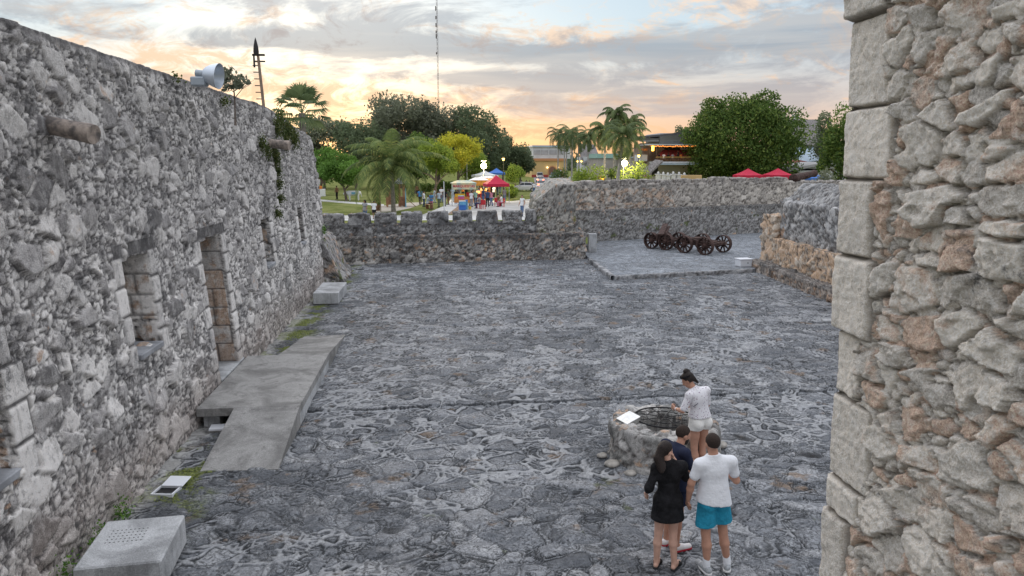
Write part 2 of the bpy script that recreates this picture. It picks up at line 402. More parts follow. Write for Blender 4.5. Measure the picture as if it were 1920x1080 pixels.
# ------------------------------------------------------------------ setting: floors and ground
def floor_mat(name, strip=True, base=(.225, .236, .252), scale=1.75):
    m = bpy.data.materials.new(name); m.use_nodes = True; t = NT(m.node_tree)
    b = t.n('ShaderNodeBsdfPrincipled'); o = t.n('ShaderNodeOutputMaterial'); t.t.links.new(b.outputs[0], o.inputs[0])
    b.inputs['Roughness'].default_value = .85; b.inputs['Specular IOR Level'].default_value = .25
    P = t.n('ShaderNodeNewGeometry').outputs['Position']; x, y, z = t.sep(P)
    flat = t.comb(x, y, 0.0)
    wob = t.vm('SUBTRACT', t.noise(flat, 1.3, 4, .6, 0, True), (.5, .5, .5))
    wob2 = t.vm('SUBTRACT', t.noise(flat, 7.0, 4, .6, 0, True), (.5, .5, .5))
    W = t.vm('ADD', flat, t.vm('ADD', t.vm('MULTIPLY', wob, (.55, .55, 0)), t.vm('MULTIPLY', wob2, (.10, .10, 0))))
    d1 = t.vor(W, scale, 'DISTANCE_TO_EDGE', '2D'); c1 = t.sep(t.vor(W, scale, 'F1', '2D', 1))[0]
    d2 = t.vor(W, scale * 2.3, 'DISTANCE_TO_EDGE', '2D'); c2 = t.sep(t.vor(W, scale * 2.3, 'F1', '2D', 1))[0]
    sel = t.sstep(t.noise(flat, .55, 3, .5), .50, .56)       # patches laid with smaller stones
    d = t.m('ADD', t.m('MULTIPLY', d1, t.m('SUBTRACT', 1.0, sel)), t.m('MULTIPLY', d2, sel))
    cc = t.m('ADD', t.m('MULTIPLY', c1, t.m('SUBTRACT', 1.0, sel)), t.m('MULTIPLY', c2, sel))
    nL = t.noise(flat, .35, 5, .6); nM = t.noise(flat, 3.2, 7, .68); nF = t.noise(flat, 26.0, 7, .72); nJ = t.noise(flat, 1.1, 5, .65)
    dk = tuple(v * .34 for v in base); lt = tuple(min(1, v * 1.75) for v in base)
    c = t.mix(t.m('ADD', t.m('MULTIPLY', cc, .38), t.m('MULTIPLY', t.sstep(nM, .30, .70), .80)), dk, lt)
    c = t.mix(t.m('MULTIPLY', t.sstep(nL, .60, .42), .45), c, t.mix(.6, c, dk))
    c = t.mix(t.m('MULTIPLY', t.sstep(t.noise(flat, 1.9, 6, .7), .56, .68), .55), c, (.46, .46, .45))     # pale worn patches
    # curled scratches and ridges in the old mortar
    sw = t.vm('ADD', flat, t.vm('MULTIPLY', t.vm('SUBTRACT', t.noise(flat, 4.0, 3, .6, 1.2, True), (.5, .5, .5)), (.5, .5, 0)))
    d3 = t.vor(sw, 6.5, 'DISTANCE_TO_EDGE', '2D')
    cr = t.m('MULTIPLY', t.sstep(d3, .060, .0), t.sstep(nM, .44, .54))
    c = t.mix(t.m('MULTIPLY', cr, .85), c, (.02, .023, .027))
    cr2 = t.m('MULTIPLY', t.m('MULTIPLY', t.sstep(d3, .05, .085), t.sstep(d3, .18, .11)), t.sstep(nM, .44, .54))
    c = t.mix(t.m('MULTIPLY', cr2, .75), c, (.42, .43, .45))
    c = t.mix(.45, c, t.ramp(nF, [(.34, .05), (.5, .5), (.66, .97)]), 'OVERLAY')
    vis = t.m('MULTIPLY', t.sstep(nJ, .42, .53), t.sstep(t.noise(flat, 6.0, 3, .6), .30, .44))
    line = t.m('MULTIPLY', t.sstep(d, .085, .060), t.sstep(d, .028, .050))
    dkl = t.m('MULTIPLY', line, t.m('ADD', t.m('MULTIPLY', vis, .62), .26))
    c = t.mix(dkl, c, (.022, .024, .027))
    rid = t.m('MULTIPLY', t.sstep(d, .046, .030), t.m('ADD', t.m('MULTIPLY', vis, .80), .10))
    c = t.mix(rid, c, t.mix(nM, (.22, .23, .25), (.56, .57, .59)))
    c = t.mix(t.m('MULTIPLY', t.m('MULTIPLY', t.sstep(t.noise(flat, 1.45, 4, .6), .64, .70), t.sstep(c1, .35, .7)), .6), c, (.20, .14, .08))   # brown stains
    c = t.mix(t.m('MULTIPLY', t.sstep(t.noise(flat, 2.1, 4, .6), .70, .76), .6), c, (.10, .12, .03))
    if strip:
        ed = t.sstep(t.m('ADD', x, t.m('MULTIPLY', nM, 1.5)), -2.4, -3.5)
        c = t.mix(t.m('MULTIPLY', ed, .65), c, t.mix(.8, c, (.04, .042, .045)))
        mo = t.m('MULTIPLY', ed, t.sstep(t.m('ADD', t.noise(flat, 1.15, 4, .6), t.m('MULTIPLY', nF, .22)), .63, .70))
        c = t.mix(t.m('MULTIPLY', mo, .92), c, t.mix(t.sstep(nF, .4, .6), (.045, .065, .012), (.20, .24, .03)))
        pale = t.m('MULTIPLY', t.sstep(t.m('ADD', x, t.m('MULTIPLY', nM, .5)), -4.0, -4.25), t.sstep(d2, .0, .07))
        c = t.mix(t.m('MULTIPLY', pale, .55), c, (.50, .49, .47))
    t.put(b.inputs['Base Color'], c)
    bp = t.n('ShaderNodeBump'); bp.inputs['Strength'].default_value = 1; bp.inputs['Distance'].default_value = .035
    h = t.m('ADD', t.m('MULTIPLY', nF, .35), t.m('MULTIPLY', nM, .8))
    h = t.m('SUBTRACT', h, t.m('MULTIPLY', dkl, .9)); h = t.m('ADD', h, t.m('MULTIPLY', rid, .3)); h = t.m('SUBTRACT', h, t.m('MULTIPLY', cr, .6))
    h = t.m('ADD', h, t.m('MULTIPLY', cc, .5))
    t.put(bp.inputs['Height'], h); t.put(b.inputs['Normal'], bp.outputs[0])
    return m
FLOOR2 = floor_mat('flagstone_platform', False, (.22, .24, .265), 1.6)

def old_floor_mat():
    m = bpy.data.materials.new('old_flagstone'); m.use_nodes = True; t = NT(m.node_tree)
    b = t.n('ShaderNodeBsdfPrincipled'); o = t.n('ShaderNodeOutputMaterial'); t.t.links.new(b.outputs[0], o.inputs[0])
    b.inputs['Roughness'].default_value = .82; b.inputs['Specular IOR Level'].default_value = .3
    at = t.n('ShaderNodeAttribute', attribute_name='sc'); tone, gro, rid = t.sep(at.outputs['Vector'])
    P = t.n('ShaderNodeNewGeometry').outputs['Position']; x, y, z = t.sep(P); flat = t.comb(x, y, 0.0)
    nL = t.noise(flat, .32, 5, .6); nM = t.noise(flat, 3.6, 8, .70, .4); nF = t.noise(flat, 24.0, 8, .74); nG = t.noise(flat, 9.0, 6, .7, 1.0)
    c = t.ramp(tone, [(0, (.11, .118, .13)), (.35, (.20, .212, .23)), (.7, (.31, .322, .34)), (1, (.45, .455, .46))])
    c = t.mix(t.m('MULTIPLY', t.sstep(nM, .50, .36), .70), c, (.055, .060, .070))
    c = t.mix(t.m('MULTIPLY', t.sstep(nM, .52, .68), .55), c, (.44, .45, .46))
    c = t.mix(t.m('MULTIPLY', t.sstep(nL, .55, .40), .35), c, (.08, .088, .10))
    c = t.mix(t.m('MULTIPLY', t.sstep(t.noise(flat, .8, 5, .65), .54, .66), .30), c, (.46, .46, .46))
    # hairline cracks and dark pits
    cr = t.m('MULTIPLY', t.sstep(t.m('ABSOLUTE', t.m('SUBTRACT', nG, .5)), .020, .004), t.sstep(nM, .42, .52))
    c = t.mix(t.m('MULTIPLY', cr, .85), c, (.018, .020, .024))
    c = t.mix(t.m('MULTIPLY', t.sstep(nF, .40, .30), .7), c, (.03, .033, .04))
    c = t.mix(.5, c, t.ramp(nF, [(.32, .08), (.5, .5), (.68, .95)]), 'OVERLAY')
    # rust-brown and mossy stones
    br = t.sstep(t.m('ADD', t.noise(flat, 1.2, 4, .6), t.m('MULTIPLY', nM, .25)), .72, .80)
    c = t.mix(t.m('MULTIPLY', br, .65), c, t.mix(nF, (.10, .07, .04), (.34, .22, .13)))
    ms = t.sstep(t.m('ADD', t.noise(t.vm('ADD', flat, (31., 7., 0.)), 1.5, 4, .6), t.m('MULTIPLY', nM, .2)), .77, .83)
    c = t.mix(t.m('MULTIPLY', ms, .6), c, (.11, .13, .05))
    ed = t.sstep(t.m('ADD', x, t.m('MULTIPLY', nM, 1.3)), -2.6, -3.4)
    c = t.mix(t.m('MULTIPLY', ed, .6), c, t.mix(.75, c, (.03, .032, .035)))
    c = t.mix(t.m('MULTIPLY', rid, .9), c, t.mix(nM, (.18, .19, .21), (.58, .59, .60)))
    c = t.mix(t.m('MULTIPLY', gro, .92), c, (.014, .016, .019))
    mo = t.m('MULTIPLY', ed, t.sstep(t.m('ADD', t.noise(flat, 1.05, 4, .6), t.m('MULTIPLY', nF, .25)), .61, .67))
    c = t.mix(t.m('MULTIPLY', mo, .92), c, t.mix(t.sstep(nF, .4, .6), (.04, .055, .012), (.20, .24, .03)))
    pale = t.m('MULTIPLY', t.sstep(t.m('ADD', x, t.m('MULTIPLY', nM, .5)), -3.95, -4.2), t.m('SUBTRACT', 1.0, gro))
    c = t.mix(t.m('MULTIPLY', pale, .55), c, (.52, .51, .48))
    t.put(b.inputs['Base Color'], c)
    bp = t.n('ShaderNodeBump'); bp.inputs['Strength'].default_value = 1; bp.inputs['Distance'].default_value = .03
    t.put(bp.inputs['Height'], t.m('SUBTRACT', t.m('ADD', t.m('MULTIPLY', nF, .6), t.m('MULTIPLY', nM, .9)), t.m('MULTIPLY', cr, .5))); t.put(b.inputs['Normal'], bp.outputs[0])
    return m
def edge_line(x, P): return 14.62 + .022 * x + (vnoise(P, 1.7, 9, 3) - .5) * .22 + (vnoise(P, 7, 19, 2) - .5) * .06
def flag_rel(P, fade):
    """old paving: domed stones of many sizes, dark grooves, raised mortar beads"""
    W = P + (np.stack([vnoise(P, 1.7, 500, 3), vnoise(P, 1.7, 501, 3), np.zeros(len(P))], 1).astype(np.float32) - [.5, .5, 0]).astype(np.float32) * .42
    W += (np.stack([vnoise(P, 9, 502, 2), vnoise(P, 9, 503, 2), np.zeros(len(P))], 1).astype(np.float32) - [.5, .5, 0]).astype(np.float32) * .05
    W = W.astype(np.float32); W[:, 2] = 0
    e1, r1, t1 = worley(W, (.44, .37, .5), 511, .45, tilt=2); e2, r2, t2 = worley(W, (.22, .19, .25), 531, .40, tilt=2)
    big = (np.modf(r1 * 7.31)[0] + .5 * (vnoise(P, .5, 540, 2) - .5) > .42).astype(np.float32)
    e = np.where(big > .5, e1, np.minimum(e1 * 1.6, e2)); r = np.where(big > .5, r1, r2); tl = np.where(big > .5, t1, t2)
    cellm = np.where(big > .5, .39, .21)
    d = e * cellm * .5                                # metres from the joint centre, roughly
    zone = ss(vnoise(P, .55, 550, 3), .46, .56) * ss(vnoise(P, 3.0, 551, 2), .30, .45)
    rw = .006 + .013 * zone
    ridge = (1 - ss(d, rw * .55, rw)) * (.08 + .80 * zone)
    gw = .007 + .016 * vnoise(P, 6, 552, 2)
    groove = ss(d, rw * .6, rw) * (1 - ss(d, rw + gw * .4, rw + gw)) * (.55 + .45 * ss(vnoise(P, 2.3, 553, 2), .35, .6))
    h = .020 * np.sqrt(ss(d, rw, .12)) + .010 * ridge - .012 * groove + .22 * tl * ss(d, rw, .05) + .012 * (np.modf(r * 13.7)[0] - .5) * ss(d, rw, .04)
    h += .014 * (vnoise(P, 12, 560, 3) - .5) + .012 * (vnoise(P, 4, 561, 2) - .5)
    tone = np.clip(np.modf(r * 3.77)[0] * .75 + .35 * (vnoise(P, 1.1, 562, 3) - .3), 0, 1)
    return h, np.stack([tone, groove, ridge], 1)
def floor_patch(xs, ys, detail=True):
    P, Q = grid_patch(xs, ys, lambda u, v: np.stack([u, v, 0 * u], 1)); Pf = P.astype(np.float32)
    z = (vnoise(Pf, .8, 5, 3) - .5) * .03 + (.045) * ss(P[:, 1] - edge_line(P[:, 0], Pf), -.012, .012)
    h, a = flag_rel(Pf, None) if detail else (0 * z, np.tile([[.4, 0, 0]], (len(P), 1)))
    k = np.exp(-((P[:, 1] - edge_line(P[:, 0], Pf) + .006) / .015) ** 2) * (vnoise(Pf, 2.2, 21, 2) > .45); a[:, 1] = np.maximum(a[:, 1], k * .95)
    k = np.exp(-((P[:, 1] - edge_line(P[:, 0], Pf) + .075) / .035) ** 2) * (vnoise(Pf, 1.4, 22, 2) > .40); a[:, 2] = np.maximum(a[:, 2], k * .6)
    P[:, 2] = z + h; return P, Q, a
fp = [floor_patch(np.arange(-5.0, 9.2, .0185), np.concatenate([np.arange(7.3, 15.2, .0185)])),
      floor_patch(np.concatenate([np.arange(-5.0, 16.6, .036)]), steps(fp_y0 := np.arange(7.3, 15.2, .0185)[-1], 37.9, lambda y: .0030 * y)),
      floor_patch(np.array([-6, 0, 5, 10, 15, 20, 26.]), np.array([-12, -6, 0, 4, 7.3]), False), floor_patch(np.arange(9.18, 20, .09), np.arange(7.3, 15.3, .09)),
      floor_patch(np.array([16.58, 20, 26.]), np.array([15.1, 20, 30, 40, 48.]), False), floor_patch(np.array([-6, 5, 16.6]), np.array([37.9, 42, 48.]), False)]
off = 0; VV, QQ, AA = [], [], []
for P_, Q_, a_ in fp: VV.append(P_); QQ.append(Q_ + off); AA.append(a_); off += len(P_)
fl = np_mesh('courtyard_floor', np.concatenate(VV), np.concatenate(QQ), old_floor_mat(), smooth=True, attr=np.concatenate(AA)); tag(fl, kind='structure')

# raised platform at the far right
plat = [onz(1106, 485, .2), onz(1150, 518, .2), onz(1410, 505, .2), Vector((17, 33.6, .2)), Vector((27, 36, .2)), Vector((27, 51, .2)), Vector((22.7, 49.5, .2)), Vector((8.3, 44.6, .2))]
def poly_slab(name, pts, z0, z1, material, sub=0, edge=None):
    mb = MB(); n = len(pts)
    mb.add([(p.x, p.y, z1) for p in pts] + [(p.x, p.y, z0) for p in pts], [tuple(range(n))] + [(i, (i + n), (i + 1) % n + n, (i + 1) % n) for i in range(n)])
    return mb.build(name, material)
import bmesh
pl = poly_slab('stone_platform', plat, -.1, .2, FLOOR2); tag(pl, kind='structure')
# rough kerb stones along the platform's two free edges
KERB = stone_mat('kerb_stone', (.30, .305, .315), (.19, .195, .205), (.08, .085, .09), .35, 0, fs=1.4)
kv = []
for a, b_ in ((plat[0], plat[1]), (plat[1], plat[2])):
    L = (b_ - a).length; dr = (b_ - a) / L; nn = Vector((-dr.y, dr.x, 0)); st = steps(0, L, .09); ws = steps(-.09, .09, .06); hs = steps(-.05, .215, .066)
    mk = lambda u, w, h_: np.array([[a.x, a.y, 0]]) + u[:, None] * np.array([list(dr)]) + w[:, None] * np.array([list(nn)]) + np.stack([0 * u, 0 * u, h_], 1)
    kv.append(weld([grid_patch(st, hs, lambda u, h_: mk(u, np.full_like(u, -.09), h_)), grid_patch(st, ws, lambda u, w: mk(u, w, np.full_like(u, .215)))]))
    kv.append(weld([grid_patch(hs, st, lambda h_, u: mk(u, np.full_like(u, .09), h_))]))
stone_obj('platform_kerb', kv, KERB, big=(.5, .5, .4), small=.2, amp=.022, pbig=.9, seed=12, tk=.1)['kind'] = 'structure'

# outer ground as one sheet with the fort cut out of it
from mathutils.geometry import tessellate_polygon
GRASS = bpy.data.materials.new('grass_ground'); GRASS.use_nodes = True
t = NT(GRASS.node_tree); b = t.n('ShaderNodeBsdfPrincipled'); o = t.n('ShaderNodeOutputMaterial'); t.t.links.new(b.outputs[0], o.inputs[0])
P = t.n('ShaderNodeNewGeometry').outputs['Position']
c = t.mix(t.sstep(t.noise(P, .5, 6, .65), .38, .62), (.12, .145, .045), (.21, .22, .085)); c = t.mix(t.sstep(t.noise(P, 1.3, 5, .7), .58, .70), c, (.24, .20, .11))
c = t.mix(.5, c, t.ramp(t.noise(P, 9, 5, .7), [(.3, .2), (.7, .85)]), 'OVERLAY')
t.put(b.inputs['Base Color'], c); b.inputs['Roughness'].default_value = 1; b.inputs['Specular IOR Level'].default_value = 0
GZ = .6
outer = [Vector((-3000, -3000, GZ)), Vector((3000, -3000, GZ)), Vector((3000, 4500, GZ)), Vector((-3000, 4500, GZ))]
hole = [Vector((x, y, GZ)) for x, y in ((-14, -14), (40, -14), (40, 56), (24, 50.6), (9, 45.4), (9, 40), (6.8, 38.1), (-14, 36.8))]
tri = tessellate_polygon([outer, hole]); mb = MB()
mb.add(outer + hole, [tuple(f) for f in tri]); gr = mb.build('ground', GRASS); tag(gr, kind='structure')
bm = bmesh.new(); bm.from_mesh(gr.data); bmesh.ops.recalc_face_normals(bm, faces=bm.faces)
if sum(f.normal.z for f in bm.faces) < 0: bmesh.ops.reverse_faces(bm, faces=bm.faces)
bm.to_mesh(gr.data); bm.free()
CONC = mat('pale_paving', (.50, .50, .49), .9, nscale=.8, namp=.12)
PLAZA = mat('plaza_paving', (.40, .39, .37), .9, nscale=.5, namp=.2)
ROAD = mat('asphalt', (.17, .17, .18), .9, nscale=.7, namp=.25)
DIRT = mat('bare_earth', (.26, .18, .12), 1, nscale=2, namp=.3)
def flat_poly(name, pix, dz, material):
    pts = [onz(p[0], p[1], GZ + dz) for p in pix]; mb = MB(); mb.add(pts, [tuple(range(len(pts)))]); o = mb.build(name, material)
    if o.data.polygons[0].normal.z < 0: o.data.flip_normals()
    return tag(o, kind='structure')
flat_poly('path', [(480, 414), (1040, 412), (1040, 403), (480, 404)], .004, CONC)
flat_poly('plaza', [(853, 403.5), (1040, 403.5), (1100, 372), (1005, 372), (960, 377), (935, 377), (862, 371), (866, 384)], .006, PLAZA)
flat_poly('path', [(790, 403.5), (835, 403.5), (866, 384), (868, 366), (850, 366), (838, 384)], .010, CONC)
flat_poly('dirt_patch', [(837, 403), (856, 400), (865, 385), (862, 384)], .014, DIRT)
flat_poly('road', [(1003, 372), (1100, 372), (1120, 352), (1044, 330.5), (1000, 330.5), (1004, 350), (1003, 365)], .008, ROAD)
flat_poly('path', [(560, 371), (720, 383), (720, 386.5), (560, 374)], .004, CONC)
flat_poly('sand_patch', [(700, 398), (715, 386), (765, 380), (800, 379), (770, 390), (742, 396)], .006, mat('pale_sand', (.42, .38, .32), 1, nscale=2, namp=.15))

# ------------------------------------------------------------------ the fort
LEFT = stone_mat('left_wall_stone', (.76, .73, .70), (.45, .43, .42), (.11, .105, .105), .52, .0, fs=1.7, lscale=.8, foot=1.1, topd=3.2, streak=.28, joint=(.05, .048, .05))
LEFT2 = stone_mat('window_jamb_stone', (.50, .46, .40), (.33, .27, .21), (.10, .09, .08), .1, .85, (.54, .36, .22), fs=1.3)
bat = lambda z: -4.6 - .08 * z
OPEN = [(7.0, 8.35, 1.55, 3.35), (11.8, 12.9, 1.9, 3.52), (15.6, 17.15, .38, 3.42), (21.0, 22.1, 2.05, 3.42), (26.5, 27.4, 2.1, 3.4)]
yb = sorted(set([4.5, 32.1] + [v for a in OPEN for v in a[:2]])); zb = sorted(set([-.15, 6.7] + [v for a in OPEN for v in a[2:]]))
def ystep(y): return max(.026, .0028 * y)
ys = brk(yb, ystep); zs = brk(zb, .024)
def keep(u, v):
    k = np.ones(len(u), bool)
    for a in OPEN: k &= ~((u > a[0]) & (u < a[1]) & (v > a[2]) & (v < a[3]))
    return k
wf = lambda d, y, z: np.stack([bat(z) - d, y, z], 1)
full = lambda U, v: np.full_like(U, v)
parts = [grid_patch(ys, zs, lambda u, v: wf(0 * u, u, v), keep)]
ds = steps(0, 1.1, .04)
for a in OPEN:
    yy = ys[(ys >= a[0] - 1e-6) & (ys <= a[1] + 1e-6)]; zz = zs[(zs >= a[2] - 1e-6) & (zs <= a[3] + 1e-6)]
    parts += [grid_patch(zz, ds, lambda z, d: wf(d, full(d, a[1]), z)), grid_patch(ds, zz, lambda d, z: wf(d, full(d, a[0]), z)),
              grid_patch(ds, yy, lambda d, y: wf(d, y, full(d, a[3]))), grid_patch(yy, ds, lambda y, d: wf(d, y, full(d, a[2])))]
parts += [grid_patch(ys, ds, lambda y, d: wf(d, y, full(d, 6.7))), grid_patch(ds, zs, lambda d, z: wf(d, full(d, 32.1), z))]
def wall_deform(V):
    z = V[:, 2].copy(); top = 6.7 - .7 * np.clip((V[:, 1] - 24) / 8, 0, 1) + .05 * (vnoise(V.astype(np.float32) * [1, 1, 0], .9, 3, 2) - .5)
    V[:, 2] = np.where(z > 4, 4 + (z - 4) * (top - 4) / 2.7, z); return V
def wall_post(V, h, a):
    # big dressed stones at the jambs, lintel beams, ashlar in the reveals
    y, z = V[:, 1], V[:, 2]; dep = bat(z) - V[:, 0]
    for k, (y0, y1, z0, z1) in enumerate(OPEN):
        for side, ye in ((-1, y0), (1, y1)):
            row = np.floor((z + .13 * k) / .46); rr = hsh(row.astype(np.int64), row.astype(np.int64) * 0 + k, row.astype(np.int64) * 0 + side + 3, 4)
            w = .22 + .22 * rr; dd = (y - ye) * side
            m = (dd > -.02) & (dd < w) & (z > z0 - .1) & (z < z1 + .1) & (np.abs(dep) < .03)
            fz = np.modf((z + .13 * k) / .46)[0]; e = np.minimum(np.minimum(fz, 1 - fz) * .46, w - dd)
            pf = ss(e, 0, .05)
            h = np.where(m, .035 * pf - .01 + .012 * (vnoise(V.astype(np.float32), 9, 3, 3) - .5), h)
            a[:, 0] = np.where(m, .35 + .5 * rr, a[:, 0]); a[:, 1] = np.where(m, 1 - ss(e, .01, .035), a[:, 1]); a[:, 2] = np.where(m, rr * .4, a[:, 2])
        m = (y > y0 - .25) & (y < y1 + .35) & (z > z1 + .0) & (z < z1 + .24) & (k in (1, 2)) & (np.abs(dep) < .05) & (vnoise(V.astype(np.float32), 3, 8, 2) > .30)
        h = np.where(m, .004 + .012 * (vnoise(V.astype(np.float32), 20, 3, 2) - .5), h); a[:, 0] = np.where(m, .02, a[:, 0]); a[:, 1] = np.where(m, .35, a[:, 1]); a[:, 2] = np.where(m, 0, a[:, 2])
    y0, y1, z0, z1 = OPEN[2]
    m = (np.abs(y - y1) < .03) & (dep > .06) & (z < z1) & (z > z0)
    row = np.floor(z / .43).astype(np.int64); off = hsh(row, row * 0, row * 0, 77); du = (dep + off * .5) / .52; col = np.floor(du).astype(np.int64)
    rr = hsh(row, col, row * 0, 78); fz = np.modf(z / .43)[0]; fu = du - col
    e = np.minimum(np.minimum(fz, 1 - fz) * .43, np.minimum(fu, 1 - fu) * .52)
    h = np.where(m, .02 * ss(e, 0, .03), h); a[:, 0] = np.where(m, .35 + .4 * rr, a[:, 0]); a[:, 1] = np.where(m, 1 - ss(e, .004, .022), a[:, 1]); a[:, 2] = np.where(m, .75 + .25 * rr, a[:, 2])
    y0, y1, z0, z1 = OPEN[1]; mw = (np.abs(y - y1) < .04) & (dep > .02) & (z < z1) & (z > z0 + .45)
    row = np.floor((z + .1) / .36).astype(np.int64); rr = hsh(row, row * 0, row * 0, 88); du = (dep + rr * .4) / .62; fz = np.modf((z + .1) / .36)[0]; fu = np.modf(du)[0]
    e = np.minimum(np.minimum(fz, 1 - fz) * .36, np.minimum(fu, 1 - fu) * .62)
    h = np.where(mw, .022 * ss(e, 0, .04) + .25 * h, h); a[:, 0] = np.where(mw, .75 + .25 * rr, a[:, 0]); a[:, 1] = np.where(mw, (1 - ss(e, .004, .03)) * .8, a[:, 1]); a[:, 2] = np.where(mw, .9 + .2 * rr, a[:, 2])  # window reveal blocks lightened and warmed in place of light falling there
    m1 = (dep > .1) & (z < 5) & ~m & ~mw
    a[:, 2] = np.where(m1, np.clip(a[:, 2] + .50, 0, 1.2), a[:, 2])
    a[:, 2] = np.where(m, a[:, 2] + .25, a[:, 2])
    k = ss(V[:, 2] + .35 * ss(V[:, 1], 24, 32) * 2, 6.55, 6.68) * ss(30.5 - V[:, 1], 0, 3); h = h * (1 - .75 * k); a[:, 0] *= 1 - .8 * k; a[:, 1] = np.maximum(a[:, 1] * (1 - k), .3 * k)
    # stones become smaller further along: calm the relief low down
    h = h * (1 - .35 * ss(1.2 - z, 0, 1.0))
    return h, a
fort = empty('fort_building', (-4.6, 16, 0), 0, 'long rubble stone fort wall on the left with doorway, window openings and clay spouts', 'building')
INV = Matrix.Translation((4.6, -16, 0))
def under(root, o):
    o.parent = root; o.matrix_parent_inverse = Matrix.Translation(root.location).inverted() if root.rotation_euler.z == 0 else root.matrix_world.inverted(); return o
w_ = stone_obj('wall', parts, LEFT, None, wall_deform, wall_post, big=(.40, .42, .28), small=.12, amp=.046, pbig=.50, seed=3, jw=.13, tk=.42); under(fort, w_)
SILL = mat('worn_cement', (.30, .31, .33), .9, nscale=3, namp=.25, bump=.4, bscale=30)
for a in OPEN:
    if a[2] < 1: continue
    under(fort, MB().box(bat(a[2]) - .95, bat(a[2]) + .05, a[0] + .06, a[1] - .06, a[2] - .02, a[2] + .075, .012).build('window_sill', SILL))
under(fort, MB().box(-12, -5.75, 4.5, 32, 5.95, 6.15).build('roof', SILL))
under(fort, MB().box(-12.3, -12, 4.5, 32, 0, 6.9).build('rear_wall', SILL))
under(fort, MB().box(-12, -4.9, 4.5, 32, .02, .37).build('inner_floor', SILL))
CLAY = mat('old_clay', (.30, .25, .215), .95, nscale=6, namp=.4, tint=(.20, .18, .17), bump=.6, bscale=25)
for p0, p1, r_ in ((onx(78, 232, -5.12), onx(176, 252, -4.38), .125), (onx(500, 268, -5.1), onx(543, 273, -4.40), .14)):
    d = p1 - p0; q0 = p0 - d * .3
    mb = MB(); mb.tube([q0, p0, p0 + d * .4, p0 + d * .75, p1 - d * .06, p1, p1 - d * .02, p0 + d * .2], [r_ * .95, r_ * .98, r_ * .94, r_ * 1.0, r_ * 1.06, r_ * 1.0, r_ * .72, r_ * .68], 16)
    under(fort, mb.build('drain_spout', CLAY, smooth=True))

# broken sloping end of the left wall
WEDGE = stone_mat('broken_end_stone', (.36, .35, .34), (.22, .21, .21), (.09, .09, .09), .45, .35, fs=1.6, moss=.3)
def wedge_def(V):
    x, z = V[:, 0], V[:, 2]; topz = 1.95 - 1.85 * ss(x, -4.85, -3.75); V[:, 2] = z / 2.0 * topz; return V
o = stone_obj('broken_wall_end', box_parts(-5.0, -3.85, 30.6, 33.6, 0, 2.0, .07), WEDGE, None, wedge_def, None, big=(.4, .4, .3), small=.14, amp=.06, pbig=.4, seed=5)
tag(o, 'low broken wall stub sloping down at the far end of the left wall', 'wall')

# far wall: lower bank, set-back parapet, merlons
FARLOW = stone_mat('far_wall_base_stone', (.46, .44, .41), (.25, .24, .23), (.07, .07, .07), .55, .30, fs=1.8, streak=.0, lscale=.55)
FARUP = stone_mat('far_wall_parapet_stone', (.33, .33, .33), (.19, .19, .195), (.07, .07, .072), .58, .12, fs=1.8, lscale=.7)
far = empty('battlement_wall', (0, 36.7, 0), 0, 'low grey battlement wall across the far side of the courtyard below the park', 'wall')
def fdef(V): V[:, 1] += .079 * (V[:, 0] + 4.4) + (vnoise(V.astype(np.float32), .7, 8, 2) - .5) * .12; return V
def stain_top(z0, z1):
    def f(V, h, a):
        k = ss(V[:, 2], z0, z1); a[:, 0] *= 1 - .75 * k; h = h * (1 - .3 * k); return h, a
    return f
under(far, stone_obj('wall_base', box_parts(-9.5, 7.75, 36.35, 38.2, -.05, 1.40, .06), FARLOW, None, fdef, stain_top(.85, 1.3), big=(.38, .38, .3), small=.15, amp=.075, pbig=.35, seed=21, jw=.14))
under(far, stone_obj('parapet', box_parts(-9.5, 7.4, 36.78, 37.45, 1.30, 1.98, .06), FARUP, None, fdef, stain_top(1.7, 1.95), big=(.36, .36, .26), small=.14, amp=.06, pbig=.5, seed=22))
mx = [(564, 594), (603, 644), (653, 693), (702, 743), (752, 791), (801, 840), (849, 886), (896, 934), (945, 982), (991, 1010)]
for i, (a, b_) in enumerate(mx):
    x0 = ony(a, 412, 36.9).x; x1 = ony(b_, 412, 36.9).x; zt = 2.47 + .012 * i
    def md(V, x0=x0, x1=x1, zt=zt):
        cx = (x0 + x1) / 2; k = (V[:, 2] - 1.95) / (zt - 1.95)
        V[:, 0] = cx + (V[:, 0] - cx) * (1 - .07 * k); V[:, 2] += .09 * (vnoise(V.astype(np.float32), 1.6, 40 + i, 2) - .5) * k; return fdef(V)
    under(far, stone_obj('merlon', box_parts(x0, x1, 36.80, 37.42, 1.95, zt, .055), FARUP, None, md, None, big=(.6, .6, .5), small=.2, amp=.045, pbig=.6, seed=30 + i, tk=.15))

